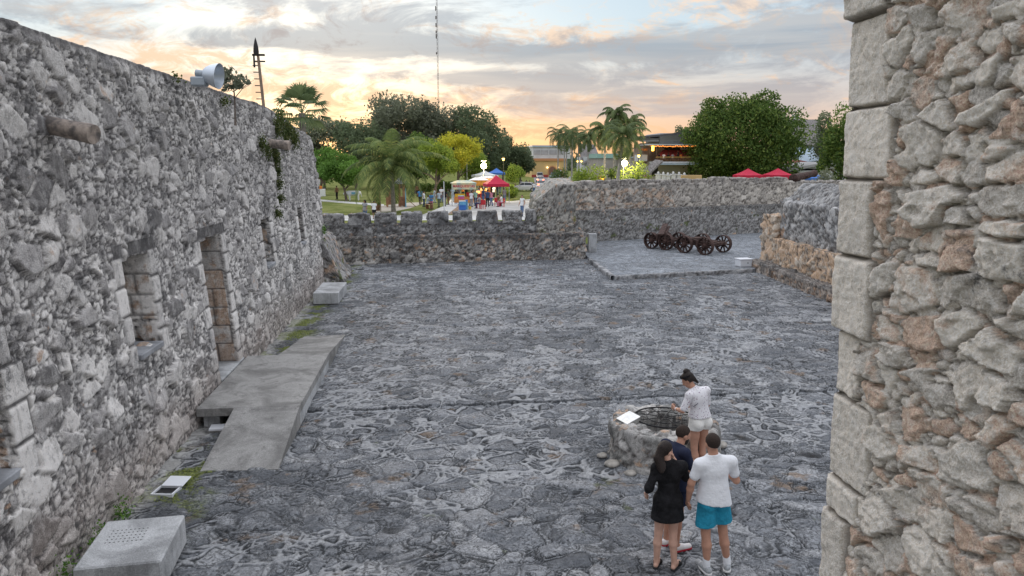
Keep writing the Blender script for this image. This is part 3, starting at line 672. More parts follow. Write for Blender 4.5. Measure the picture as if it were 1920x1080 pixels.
# corner block with a sloping top
CORN = stone_mat('corner_block_stone', (.40, .38, .34), (.26, .25, .23), (.10, .10, .10), .30, .28, fs=1.6, moss=.1)
def cdef(V):
    z = V[:, 2]; tz = np.clip(3.02 + (V[:, 0] - 5.1) * .85, 3.0, 3.93) + .10 * (V[:, 1] - 37.1) ; V[:, 2] = np.where(z > 2.3, 2.3 + (z - 2.3) * (tz - 2.3) / .9, z); return fdef(V)
def cpost(V, h, a):
    m = V[:, 2] > np.clip(3.02 + (V[:, 0] - 5.1) * .85, 3.0, 3.93) - .10
    st = np.sin(V[:, 1] * 22 + V[:, 0] * 3) * .5 + .5
    a[:, 0] = np.where(m, .15 + .5 * st, a[:, 0]); a[:, 1] = np.where(m, .5 * (st < .2), a[:, 1]); return np.where(m, h * .4 + .03 * st, h), a
o = stone_obj('corner_bastion', box_parts(5.2, 7.25, 36.62, 39.2, 1.35, 3.2, .06), CORN, None, cdef, cpost, big=(.42, .42, .32), small=.15, amp=.06, pbig=.55, seed=41)
tag(o, 'taller stone corner block with slanting top where the battlement wall turns back', 'wall')

# rear right wall
RLOW = stone_mat('rear_wall_base_stone', (.34, .335, .33), (.21, .205, .20), (.09, .09, .09), .42, .10, fs=2.2, lscale=.4, moss=.1)
RUP = stone_mat('rear_wall_parapet_stone', (.52, .48, .43), (.36, .33, .30), (.14, .13, .125), .18, .55, (.52, .37, .27), fs=1.6, lscale=.5)
rear = empty('rear_wall', (16, 46.5, 0), 0, 'long two-tier stone wall behind the cannon carriages, pinkish upper courses', 'wall')
def rdef(V): V[:, 1] += .345 * (V[:, 0] - 9.96); return V
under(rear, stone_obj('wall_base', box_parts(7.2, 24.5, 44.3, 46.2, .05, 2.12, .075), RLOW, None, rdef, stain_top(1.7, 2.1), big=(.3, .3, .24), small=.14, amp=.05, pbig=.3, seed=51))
def rupost(V, h, a):
    k = ss(V[:, 2], 3.3, 3.6) ; a[:, 0] *= 1 - .55 * k; a[:, 2] *= (1 - k) * (1 - .85 * ss(V[:, 0], 14.5, 17.5)); return h, a
under(rear, stone_obj('parapet', box_parts(6.9, 31, 44.85, 45.7, 2.0, 3.66, .075), RUP, None, rdef, rupost, big=(.42, .42, .3), small=.15, amp=.07, pbig=.65, seed=52))
x = 7.0; k = 0
while x < 24.3:
    wd = 1.05 + random.random() * .5; zt = 3.83 + random.random() * .12 + .006 * (x - 7)
    def rm(V, zt=zt, k=k): V[:, 2] += .14 * (vnoise(V.astype(np.float32), 1.5, 60 + k, 2) - .5) * (V[:, 2] > 3.75); return rdef(V)
    def rp(V, h, a): a[:, 0] *= .3; a[:, 2] *= .1; return h, a
    under(rear, stone_obj('merlon', box_parts(x, x + wd, 44.88, 45.62, 3.6, zt, .075), RUP, None, rm, rp, big=(.5, .5, .5), small=.2, amp=.05, pbig=.6, seed=60 + k, tk=.15))
    x += wd + .24; k += 1

# right-hand bastion seen past the near wall
RB = stone_mat('bastion_stone', (.42, .42, .42), (.24, .245, .25), (.08, .08, .08), .50, .12, fs=1.4)
RW = stone_mat('bastion_warm_stone', (.60, .52, .43), (.44, .36, .28), (.16, .13, .11), .12, .75, (.62, .42, .27), fs=1.4, lscale=.6)
RBN = stone_mat('bastion_bench_stone', (.42, .36, .31), (.28, .24, .21), (.07, .07, .07), .45, .5, (.46, .30, .20), fs=1.8)
bas = empty('side_bastion', (15.5, 30, 0), 0, 'stepped stone bastion with orange-tinted courses and a foot ledge beside the platform', 'wall')
shear = lambda V: V.__setitem__((slice(None), 0), V[:, 0] + .085 * (V[:, 1] - 33)) or V
def benchpost(V, h, a):
    k = ss(V[:, 2], .36, .46); a[:, 0] *= 1 - .8 * k; a[:, 2] *= 1 - k; return h, a
under(bas, stone_obj('foot_ledge', box_parts(14.75, 15.6, 10, 32.9, -.05, .5, .07), RBN, None, shear, benchpost, big=(.3, .3, .3), small=.13, amp=.06, pbig=.4, seed=71))
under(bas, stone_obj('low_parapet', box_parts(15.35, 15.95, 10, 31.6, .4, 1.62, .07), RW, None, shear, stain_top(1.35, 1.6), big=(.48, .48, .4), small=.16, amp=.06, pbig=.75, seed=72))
def bdef(V):
    z = V[:, 2].copy(); V[:, 2] = np.where(z > 2.9, 2.9 + (z - 2.9) * (1 + 2.2 * ss(V[:, 0], 15.7, 16.9)), z); return shear(V)
def bpost(V, h, a):
    k = ss(V[:, 2] + (V[:, 1] - 31) * .5, 3.0, 2.0) * ss(V[:, 1], 30.6, 31.8); a[:, 0] *= 1 - .55 * ss(V[:, 2], 3.1, 3.4); a[:, 2] = np.clip(a[:, 2] * (1 + 0 * k) * (V[:, 1] > 30.6) + .8 * k, 0, 1.1); return h, a  # wall top's tone lowered to offset the bright sky light there
under(bas, stone_obj('main_wall', box_parts(15.7, 17.6, 10, 31.9, .4, 3.25, .07), RB, None, bdef, bpost, big=(.36, .36, .22), small=.14, amp=.06, pbig=.8, seed=73, jw=.2, tk=.5))
under(bas, stone_obj('corner_pier', box_parts(15.3, 16.7, 31.7, 33.0, .2, 2.62, .065), RW, None, None, None, big=(.5, .5, .4), small=.16, amp=.05, pbig=.7, seed=74))

# ------------------------------------------------------------------ near wall on the right
NEAR = stone_mat('near_wall_stone', (.70, .65, .58), (.54, .505, .46), (.32, .30, .28), .22, .42, (.60, .42, .31), joint=(.20, .175, .15), fs=3.6, lscale=2.6, bumpd=.013)
edge = lambda z: 3.0 + (z - 3.06) * .062
qz = [9.0, 7.2, 6.6, 6.05, 5.60, 5.23, 4.93, 4.60, 4.26, 3.97, 3.59, 3.43, 3.06, 2.6, 2.2, 1.7, 1.2, .6, -.1]
qw = [.4, .3, .4, .3, .30, .37, .26, .30, .20, .32, .26, .20, .30, .2, .3, .2, .3, .2]
def near_wall():
    y_f = np.concatenate([np.arange(-2.2, 1.5, .05), np.arange(1.5, 2.0, .012), np.arange(2.0, 3.0, .0065), [3.0]])
    z_f = np.concatenate([np.arange(-.1, 2.8, .05), np.arange(2.8, 5.9, .0065), np.arange(5.9, 9, .05)])
    P, Q = grid_patch(y_f, z_f, lambda u, v: np.stack([full(u, 1.8), np.where(u > 1.5, 1.5 + (u - 1.5) / 1.5 * (edge(v) - 1.5), u), v], 1))
    # patch normals would face +X: turn them to -X
    Q = Q[:, ::-1]; xs = np.concatenate([np.arange(0, .25, .0075), np.arange(.25, 3.0, .08)])
    P2, Q2 = grid_patch(xs, z_f, lambda u, v: np.stack([1.8 + u, edge(v), v], 1)); Q2 = Q2[:, ::-1]
    V, Q = weld([(P, Q), (P2, Q2)]); N = normals(V, Q); Vf = V.astype(np.float32)
    # many stones: big ones in a matrix of small chinking stones, leaning courses
    W = Vf.copy(); W += (np.stack([vnoise(Vf, 5, 300 + k, 3) for k in range(3)], 1) - .5) * .10
    e1, r1, t1 = worley(W * np.array([.6, 1, 1], np.float32), (.21, .17, .105), 311, .62, tilt=1); e2, r2, t2 = worley(W, (.07, .07, .045), 331, .5, tilt=1)
    isb = (np.modf(r1 * 7.31)[0] < .93).astype(np.float32); m = ss(e1, .085, .125) * isb
    ang = vnoise(Vf, 11, 340, 4) - .5; fine = vnoise(Vf, 45, 350, 4) - .5; rg = np.abs(vnoise(Vf, 22, 360, 4) - .5)
    pr = np.sqrt(np.clip(ss(e1, .06, .17), 0, 1)); f9 = vnoise(Vf, 95, 351, 2) - .5; p2 = np.sqrt(np.clip(ss(e2, 0, .35), 0, 1))
    h = m * (.006 + .020 * pr + .020 * (np.modf(r1 * 13.7)[0] - .5)) + (1 - m) * (-.020 + .026 * p2 + .014 * np.modf(r2 * 5.3)[0])
    h += .36 * t1 * m + .45 * t2 * (1 - m) + .012 * ang * (.4 + .6 * m) + .016 * fine + .009 * f9 - .030 * rg + .018 * (np.abs(vnoise(Vf, 9, 345, 2) - .5) * 2 > .22) * m * ss(vnoise(Vf, 7, 346, 2), .45, .6)
    tone = m * (.25 + .65 * np.modf(r1 * 3.77)[0]) + (1 - m) * (.15 + .6 * np.modf(r2 * 9.1)[0])
    joint = np.maximum((1 - m) * (1 - ss(e2, .02, .10)) * .9, isb * (1 - np.abs(ss(e1, .075, .125) * 2 - 1)) * .6)
    warm = m * np.modf(r1 * 5.9)[0] + (1 - m) * np.modf(r2 * 2.9)[0]
    # dressed quoins up the corner
    dy = edge(V[:, 2]) - V[:, 1] + np.maximum(V[:, 0] - 1.8, 0) * 0; zw = V[:, 2] + .012 * (vnoise(Vf, 9, 370, 3) - .5)
    for i in range(len(qw)):
        zt, zb_ = qz[i], qz[i + 1]; w = qw[i] + .03 * (vnoise(Vf, 6, 380 + i, 2) - .5)
        mk = (zw < zt) & (zw >= zb_) & (dy < w)
        ez = np.minimum(zt - zw, zw - zb_); ey = w - dy; e = np.minimum(ez, ey * .8); q = ss(e, 0, .010 + .012 * vnoise(Vf, 18, 371, 2))
        er = ss(dy + (V[:, 0] - 1.8) * 1.0, .0, .03)
        hq = -.016 + .036 * q + .018 * ang + .010 * fine - .020 * rg - .018 * (1 - er) + .013 * (((i * 5) % 4) - 1.5) + .03 * (dy - .15) * ((i * .37) % 1 - .5)
        h = np.where(mk, hq, h); rr = (i * .37) % 1
        tone = np.where(mk, .48 + .42 * rr, tone); joint = np.where(mk, 1 - ss(e, .003, .014), joint); warm = np.where(mk, .12, warm)
    a = np.stack([tone, joint, warm], 1)
    return np_mesh('near_wall', V + N * h[:, None], Q, NEAR, attr=a)
nw = near_wall(); tag(nw, 'tall rough stone wall close by on the right with dressed corner blocks', 'wall')
# ------------------------------------------------------------------ figures: one skin surface grown from a distance field
def field(prims, h, k=.03, pad=.03, clips=()):
    """prims: ('c',a,b,ra,rb) tapered capsule, ('e',centre,radii,M3) ellipsoid"""
    los, his = [], []
    for p in prims:
        if p[0] == 'c': a, b = np.array(p[1]), np.array(p[2]); r = max(p[3], p[4]); los.append(np.minimum(a, b) - r); his.append(np.maximum(a, b) + r)
        else: c = np.array(p[1]); r = max(p[2]); los.append(c - r); his.append(c + r)
    lo = np.min(los, 0) - pad; hi = np.max(his, 0) + pad
    n = np.ceil((hi - lo) / h).astype(int) + 1
    ax = [lo[i] + h * np.arange(n[i]) for i in range(3)]
    S = np.full(n, 1.0, np.float32)
    for p, l, u in zip(prims, los, his):
        m = k * 1.5 + 2 * h
        i0 = np.maximum(0, np.floor((l - m - lo) / h).astype(int)); i1 = np.minimum(n, np.ceil((u + m - lo) / h).astype(int) + 1)
        X, Y, Z = np.meshgrid(ax[0][i0[0]:i1[0]], ax[1][i0[1]:i1[1]], ax[2][i0[2]:i1[2]], indexing='ij')
        G = np.stack([X, Y, Z], -1).astype(np.float32)
        if p[0] == 'c':
            a, b = np.array(p[1], np.float32), np.array(p[2], np.float32); ab = b - a; L = max(1e-9, float(ab @ ab))
            t_ = np.clip(((G - a) @ ab) / L, 0, 1); d = np.linalg.norm(G - a - t_[..., None] * ab, axis=-1) - (p[3] + (p[4] - p[3]) * t_)
        else:
            g = G - np.array(p[1], np.float32)
            if len(p) > 3 and p[3] is not None: g = g @ np.array(p[3], np.float32)
            r = np.array(p[2], np.float32); k0 = np.linalg.norm(g / r, axis=-1); k1 = np.linalg.norm(g / (r * r), axis=-1) + 1e-6; d = k0 * (k0 - 1) / k1
        sl_ = tuple(slice(i0[i], i1[i]) for i in range(3)); s = S[sl_]; kk = p[4] if p[0] == 'e' and len(p) > 4 else k
        q = np.clip(.5 + .5 * (s - d) / kk, 0, 1); S[sl_] = s * (1 - q) + d * q - kk * q * (1 - q)
    if clips:
        G = np.stack(np.meshgrid(*ax, indexing='ij'), -1)
        for pt, nr in clips: S = np.maximum(S, ((G - np.array(pt)) @ np.array(nr)).astype(np.float32))
    return S, lo, h
def surface_nets(S, lo, h):
    ins = S < 0; nx, ny, nz = S.shape
    cnt = np.zeros((nx - 1, ny - 1, nz - 1), np.int32); pos = np.zeros((nx - 1, ny - 1, nz - 1, 3), np.float32)
    cor = [(i, j, k) for i in (0, 1) for j in (0, 1) for k in (0, 1)]
    g = lambda A, c: A[c[0]:nx - 1 + c[0], c[1]:ny - 1 + c[1], c[2]:nz - 1 + c[2]]
    for a in cor:
        for ax in range(3):
            if a[ax]: continue
            b = list(a); b[ax] = 1; b = tuple(b); sa, sb = g(S, a), g(S, b); m = (sa < 0) != (sb < 0)
            t_ = np.where(m, sa / np.where(m, sa - sb, 1), 0)
            for i in range(3): pos[..., i] += np.where(m, a[i] + (t_ if i == ax else 0), 0)
            cnt += m
    act = cnt > 0; idx = np.full(act.shape, -1); idx[act] = np.arange(act.sum())
    I = np.argwhere(act); V = (I + pos[act] / cnt[act][:, None]) * h + lo
    Q = []
    for ax in range(3):
        o1, o2 = [(1, 2), (2, 0), (0, 1)][ax]
        sl0 = [slice(1, -1)] * 3; sl0[ax] = slice(0, -1); sl1 = list(sl0); sl1[ax] = slice(1, None)
        a, b = ins[tuple(sl0)], ins[tuple(sl1)]
        for m, flip in ((a & ~b, False), (~a & b, True)):
            E_ = np.argwhere(m); E_[:, o1] += 1; E_[:, o2] += 1
            if not len(E_): continue
            d1 = np.zeros(3, int); d1[o1] = 1; d2 = np.zeros(3, int); d2[o2] = 1
            q = np.stack([idx[tuple((E_ - d1 - d2).T)], idx[tuple((E_ - d2).T)], idx[tuple(E_.T)], idx[tuple((E_ - d1).T)]], 1)
            Q.append(q[:, ::-1] if flip else q)
    return V, np.concatenate(Q)
def sdf_mesh(name, prims, h, mat_, parent, k=.03, clips=(), attr=None):
    V, Q = surface_nets(*field(prims, h, k, clips=clips))
    ok = (Q >= 0).all(1)
    return np_mesh(name, V, Q[ok], mat_, parent, smooth=True)
def A(*v): return np.array(v, float)
def lerp(a, b, t): return a * (1 - t) + b * t
def rotm(yaw=0, pitch=0, roll=0):
    M = Matrix.Rotation(yaw, 3, 'Z') @ Matrix.Rotation(pitch, 3, 'X') @ Matrix.Rotation(roll, 3, 'Y'); return np.array(M)

def joints(**kw):
    J = dict(pelvis=A(0, 0, .96), waist=A(0, -.005, 1.10), chest=A(0, 0, 1.30), neck=A(0, -.012, 1.47), head=A(0, .012, 1.625),
             shR=A(.185, -.01, 1.425), shL=A(-.185, -.01, 1.425), elR=A(.235, -.02, 1.14), elL=A(-.235, -.02, 1.14), wrR=A(.245, .05, .89), wrL=A(-.245, .05, .89),
             hipR=A(.088, 0, .93), hipL=A(-.088, 0, .93), knR=A(.095, .02, .50), knL=A(-.095, .02, .50), anR=A(.10, -.02, .085), anL=A(-.10, -.02, .085),
             toeR=A(.125, .16, .03), toeL=A(-.125, .16, .03), hy=0., hp=0.)
    for k, v in kw.items(): J[k] = A(*v) if isinstance(v, tuple) else v
    return J
def mir(J, f): return [f('R', 1), f('L', -1)]
def hand_prims(J, S, sg, curl=.6, sc=1.0):
    w = J['wr' + S]; e = J['el' + S]; d = (w - e); d /= np.linalg.norm(d)
    hd = J.get('hd' + S); d = d if hd is None else hd / np.linalg.norm(hd)
    up = J.get('pn' + S, A(-sg, 0, 0)); up = up - d * (up @ d); up /= np.linalg.norm(up)      # palm normal
    side = np.cross(d, up) * 1.0
    out = [('c', w - d * .03, w + d * .02, .025 * sc, .024 * sc)]
    for i, (o, ln) in enumerate(((.030, .070), (.010, .080), (-.010, .074), (-.028, .058))):
        b0 = w + d * .02 * sc + side * o * .7 * sc; b1 = w + d * .085 * sc + side * o * sc
        out.append(('c', b0, b1, .015 * sc, .0125 * sc))
        c1 = curl * (1 + .12 * i); d1 = d * math.cos(c1 * .6) + up * math.sin(c1 * .6); p1 = b1 + d1 * ln * .5 * sc
        d2 = d * math.cos(c1 * 1.5) + up * math.sin(c1 * 1.5); p2 = p1 + d2 * ln * .5 * sc
        out += [('c', b1, p1, .0105 * sc, .0095 * sc), ('c', p1, p2, .0095 * sc, .008 * sc)]
    tb = w + d * .025 * sc + side * .026 * sc; t1 = tb + (d * .75 + side * .6 + up * .35) * .040 * sc; t2 = t1 + (d * .95 + side * .1 + up * .4) * .032 * sc
    out += [('c', tb, t1, .014 * sc, .0115 * sc), ('c', t1, t2, .0115 * sc, .009 * sc)]
    return out
def person(name_loc, rz, label, J, H=1.75, female=False, vox=.011, skin=None, hair=None, top=None, bottom=None, shoes=None, socks=None, hairfn=None,
           sleeve=.5, hem=.86, short=.55, beard=None, flare=.015, extra=None, group=None, bulk=1.0, coarse=False, topk=.035, tophem_tilt=0, fingers=True):
    s = H / 1.75
    root = empty('person', name_loc, rz, label, 'person', group); root.scale = (s, s, s)
    g = 1.0 if not female else .90
    g *= bulk
    Rh = rotm(J['hy'], J['hp']); hc = J['head']
    hp = lambda x, y, z: hc + Rh @ A(x, y, z)
    hw = .95 if female else 1.0
    body = []
    # torso
    ch, pe, wa, ne = J['chest'], J['pelvis'], J['waist'], J['neck']
    fwd = np.cross(A(0, 0, 1), (J['shR'] - J['shL'])); fwd /= np.linalg.norm(fwd) + 1e-9; shd = (J['shR'] - J['shL']); shd /= np.linalg.norm(shd)
    Mt = np.stack([shd, fwd, np.cross(shd, fwd)], 1)
    hipw = (J['hipR'] - J['hipL']); hipw /= np.linalg.norm(hipw) + 1e-9
    Mp = np.stack([hipw, np.cross(A(0, 0, 1), hipw), A(0, 0, 1)], 1)
    body += [('e', pe, (.155 * (1.04 if female else 1.0) * bulk, .108 * bulk, .115), Mp), ('e', wa, (.130 * g, .095 * g, .13), Mt), ('e', ch, (.158 * g, .108 * g, .165), Mt),
             ('c', lerp(ch, ne, .62) + shd * .06 * g, J['shR'] - A(0, 0, .012), .062 * g, .050 * g), ('c', lerp(ch, ne, .62) - shd * .06 * g, J['shL'] - A(0, 0, .012), .062 * g, .050 * g),
             ('c', lerp(ch, ne, .7), lerp(ne, hc, .45), .062 * g, .052 * g)]
    glute = -np.cross(A(0, 0, 1), hipw) * .05
    body += [('e', J['hipR'] + glute + A(0, 0, -.03), (.085, .085, .095), None), ('e', J['hipL'] + glute + A(0, 0, -.03), (.085, .085, .095), None)]
    if female: body += [('e', ch + fwd * .085 + shd * .06 - A(0, 0, .02), (.055, .05, .055), None), ('e', ch + fwd * .085 - shd * .06 - A(0, 0, .02), (.055, .05, .055), None)]
    lg = (.080 if not female else .084) * bulk
    for S in 'RL':
        hi, kn, an, to = J['hip' + S], J['kn' + S], J['an' + S], J['toe' + S]; sh, el, wr = J['sh' + S], J['el' + S], J['wr' + S]
        back = -(to - an) * A(1, 1, 0); back /= np.linalg.norm(back) + 1e-9
        body += [('c', hi, lerp(hi, kn, .55), lg, lg * .82), ('c', lerp(hi, kn, .5), kn, lg * .84, .052 * bulk), ('c', kn, lerp(kn, an, .35) + back * .014, .050 * bulk, .054 * bulk),
                 ('c', lerp(kn, an, .35) + back * .014, an, .053 * bulk, .034), ('c', an, to, .036, .026), ('c', an + back * .035 - A(0, 0, .045), to, .030, .026)]
        ar = (.047 if not female else .039) * bulk
        body += [('c', sh, lerp(sh, el, .5), ar * 1.12, ar), ('c', lerp(sh, el, .5), el, ar, ar * .82), ('c', el, lerp(el, wr, .35), ar * .84, ar * .86), ('c', lerp(el, wr, .35), wr, ar * .84, ar * .56)]
    # head
    body += [('e', hp(0, -.012, .028), (.076 * hw, .094, .094), Rh.T.T), ('e', hp(0, .022, -.035), (.058 * hw, .068, .082), Rh), ('e', hp(0, .050, -.088), (.030, .030, .026), Rh)]
    fine = [('c', hp(0, .088, .004), hp(0, .110, -.030), .009, .012), ('e', hp(0, .085, -.064), (.022, .012, .010), Rh), ('c', hp(-.035, .078, .022), hp(.035, .078, .022), .010, .010),
            ('e', hp(.079 * hw, -.006, -.012), (.010, .020, .032), Rh), ('e', hp(-.079 * hw, -.006, -.012), (.010, .020, .032), Rh)]
    if coarse: fine = fine[:1]
    V1, Q1 = surface_nets(*field(body + [f + (None,) * 0 for f in fine], vox, .022))
    parts = [(V1, Q1)]
    if fingers:
        hv = .0055
        for S, sg in (('R', 1), ('L', -1)):
            Vh, Qh = surface_nets(*field(hand_prims(J, S, sg, J.get('curl' + S, .6)), hv, .007, pad=.015)); parts.append((Vh, Qh))
    else:
        for S in 'RL':
            w = J['wr' + S]; d = w - J['el' + S]; d /= np.linalg.norm(d); Vh, Qh = surface_nets(*field([('c', w, w + d * .12, .026, .022)], vox, .01, pad=.04)); parts.append((Vh, Qh))
    off = 0; VV, QQ = [], []
    for V, Q in parts: VV.append(V); QQ.append(Q[(Q >= 0).all(1)] + off); off += len(V)
    np_mesh('body', np.concatenate(VV), np.concatenate(QQ), skin, root, smooth=True)
    def infl(ps, d): return [('c', p[1], p[2], p[3] + d, p[4] + d) if p[0] == 'c' else ('e', p[1], tuple(r + d for r in p[2]), p[3] if len(p) > 3 else None) for p in ps]
    if top:
        tp = infl(body[:6], .020)
        if hem < .86:      # hangs over the hips
            tp += [('c', pe + shd * .04, A(pe[0] + .05, pe[1], hem - .03), .135 * bulk, .145 * bulk + flare), ('c', pe - shd * .04, A(pe[0] - .05, pe[1], hem - .03), .135 * bulk, .145 * bulk + flare)]
        else: tp += [('c', lerp(ch, wa, .6) + hipw * .04, pe + hipw * .045 - A(0, 0, .08), .115 * g, .166 * bulk), ('c', lerp(ch, wa, .6) - hipw * .04, pe - hipw * .045 - A(0, 0, .08), .115 * g, .166 * bulk)]
        if female: tp += infl(body[8:10], .018)
        for S in 'RL':
            sh, el, wr = J['sh' + S], J['el' + S], J['wr' + S]; f = min(sleeve, 1.0); r0 = .060 * g + .004
            tp.append(('c', sh - A(0, 0, .012), lerp(sh, el, f), r0, (.058 if sleeve <= 1 else .054) * g))
            if sleeve > 1: tp.append(('c', el, lerp(el, wr, sleeve - 1), .054 * g, .048 * g))
        clips = [((0, pe[1], hem), (tophem_tilt, 0, -1)), (ne + (hc - ne) / np.linalg.norm(hc - ne) * .035, tuple((hc - ne) / np.linalg.norm(hc - ne)))]
        sdf_mesh('shirt', tp, vox, top, root, topk, clips)
    if bottom:
        bp_ = infl([body[0]], .016) + infl(body[6:8], .014)
        cl = [((0, 0, pe[2] + .085), (0, 0, 1))]
        for S in 'RL':
            hi, kn, an = J['hip' + S], J['kn' + S], J['an' + S]
            if short >= 1.5: bp_ += [('c', hi, kn, lg + .018, .070), ('c', kn, lerp(kn, an, .92), .070, .058)]
            else: bp_ += [('c', hi, lerp(hi, kn, short + .1), lg + .016, lg + .012 + flare)]
        if short < 1.5:
            for S in 'R':
                dv = J['knR'] - J['hipR']; dv = dv / np.linalg.norm(dv); q = lerp(J['hipR'], J['knR'], short)
                if dv[2] < -.7: cl.append((q, tuple(dv)))
        sdf_mesh('shorts' if short < 1.5 else 'trousers', bp_, vox, bottom, root, .022, cl)
    if hair is not None:
        hs = hairfn(hp, Rh, J) if hairfn else ([('e', hp(0, -.018, .036), (.083 * hw, .100, .098), Rh)], [(hp(0, .040, .055), tuple(Rh @ A(0, .8, -.62))), (hp(0, -.02, -.020), tuple(Rh @ A(0, .25, -1)))])
        sdf_mesh('hair', hs[0], vox * .8, hair, root, .02, hs[1])
    if beard is not None:
        sdf_mesh('beard', [('e', hp(0, .028, -.056), (.062 * hw, .070, .066), Rh), ('e', hp(0, .058, -.095), (.036, .036, .028), Rh)], vox * .7, beard, root, .02,
                 [(hp(0, .0, -.050), tuple(Rh @ A(0, -.30, 1))), (hp(0, .018, 0), tuple(Rh @ A(0, -1, 0)))])
    for S in 'RL':
        an, to = J['an' + S], J['toe' + S]; f_ = (to - an) * A(1, 1, 0); f_ /= np.linalg.norm(f_); heel = an - f_ * .04; heel = A(heel[0], heel[1], to[2] + .012)
        if socks: sdf_mesh('sock', [('c', an - A(0, 0, .03), lerp(an, J['kn' + S], .22), .043, .046)], vox * .8, socks, root, .01)
        if shoes:
            base = to[2] - .025
            if shoes[0] == 'slide':
                mbs = sdf_mesh('sandal', [('c', A(heel[0], heel[1], base), to + f_ * .02 + A(0, 0, -.028), .038, .042)], .008, shoes[1], root, .01, [((0, 0, base + .018), (0, 0, 1)), ((0, 0, base - .012), (0, 0, -1))])
                sdf_mesh('sandal_strap', [('c', lerp(heel, to, .66) + A(-.028, 0, 0), lerp(heel, to, .66) + A(.028, 0, 0), .038, .038)], .008, shoes[1], root, .01, [((0, 0, base + .01), (0, 0, -1))])
            else:
                sdf_mesh('shoe', [('c', A(heel[0], heel[1], to[2] + .022), to + f_ * .02 + A(0, 0, .008), .043, .038), ('c', an - A(0, 0, .02), lerp(an, to, .5), .044, .04)], vox * .8, shoes[1], root, .015, [(an + A(0, 0, .02), (0, 0, 1)), ((0, 0, base + .006), (0, 0, -1))])
                if shoes[2] is not None:
                    sdf_mesh('sole', [('c', A(heel[0], heel[1], base + .008), to + f_ * .022 + A(0, 0, -.018), .047, .043)], vox * .7, shoes[2], root, .01, [((0, 0, base + .024), (0, 0, 1)), ((0, 0, base - .006), (0, 0, -1))])
    if extra: extra(root, J, hp, Rh)
    return root

SKIN = mat('tanned_skin', (.46, .25, .175), .55, nscale=12, namp=.08, spec=.35)
SKIN2 = mat('light_skin', (.56, .34, .26), .55, nscale=12, namp=.08, spec=.35)
SKIN3 = mat('brown_skin', (.28, .15, .10), .55, spec=.3)
HAIRD = mat('dark_hair', (.018, .013, .011), .6, nscale=60, namp=.5, bump=.5, bscale=120)
HAIRB = mat('brown_hair', (.018, .011, .009), .55, nscale=60, namp=.5, bump=.6, bscale=140)
HAIRS = mat('cropped_hair', (.032, .022, .018), .9, nscale=120, namp=.4)
WHITE = mat('white_cotton', (.76, .78, .82), .9, nscale=3, namp=.02, bump=.55, bscale=7, bdist=.05)
BLACK = mat('black_cotton', (.014, .014, .016), .9, nscale=9, namp=.4, bump=1, bscale=6, bdist=.06, spec=.15)
NAVY = mat('navy_cotton', (.02, .025, .05), .9, bump=.3, bscale=10, spec=.15)
TEAL = mat('turquoise_cloth', (.02, .26, .40), .85, nscale=6, namp=.16, bump=1, bscale=7, bdist=.05)
CREAM = mat('cream_cotton', (.78, .77, .74), .9, nscale=6, namp=.06, bump=1, bscale=9, bdist=.03)
SHOEG = mat('grey_mesh_shoe', (.36, .38, .40), .8, nscale=40, namp=.2); SOLEW = mat('white_rubber', (.70, .70, .70), .6); SOLER = mat('red_rubber', (.35, .015, .03), .6)
SHOEW = mat('white_leather', (.70, .68, .68), .5); RUB = mat('black_rubber', (.015, .015, .016), .6)
def print_mat():
    m = bpy.data.materials.new('small_print_cotton'); m.use_nodes = True; t = NT(m.node_tree)
    b = t.n('ShaderNodeBsdfPrincipled'); o = t.n('ShaderNodeOutputMaterial'); t.t.links.new(b.outputs[0], o.inputs[0]); b.inputs['Roughness'].default_value = .9
    P = t.n('ShaderNodeTexCoord').outputs['Object']
    f = t.m('MULTIPLY', t.sstep(t.vor(P, 34), .34, .22), t.sstep(t.noise(P, 30, 2), .44, .52))
    t.put(b.inputs['Base Color'], t.mix(f, (.74, .73, .76), t.mix(t.noise(P, 25, 1), (.08, .07, .16), (.40, .22, .30)))); return m
PRINT = print_mat()

# man in the white T-shirt, seen from behind, forearm raised to the right
Jm = joints(shR=(.20, -.01, 1.40), shL=(-.20, -.01, 1.40), elR=(.285, .0, 1.14), wrR=(.26, .22, 1.20), elL=(-.285, .02, 1.15), wrL=(-.275, .10, .90), hp=-.10, knR=(.15, .01, .5), knL=(-.075, .01, .5), head=(-.045, .012, 1.625), neck=(-.03, -.012, 1.47), chest=(-.015, 0, 1.3),
            anR=(.215, -.02, .085), anL=(-.06, -.03, .085), toeR=(.30, .12, .03), toeL=(-.075, .14, .03), curlR=1.3, pnR=A(-.6, 0, .4))
def strap_x(root, J, hp, Rh): pass
pm = onz(1346, 1071)
person((pm.x - .095, pm.y + .02, 0), .10, 'man in white T-shirt, turquoise shorts and white socks standing with his back turned', Jm, 1.79, skin=SKIN, hair=HAIRS, top=WHITE, bottom=TEAL, shoes=('shoe', SHOEG, SOLEW),
       socks=WHITE, sleeve=.62, hem=.905, short=.66, flare=.030, bulk=1.06, tophem_tilt=-.10)

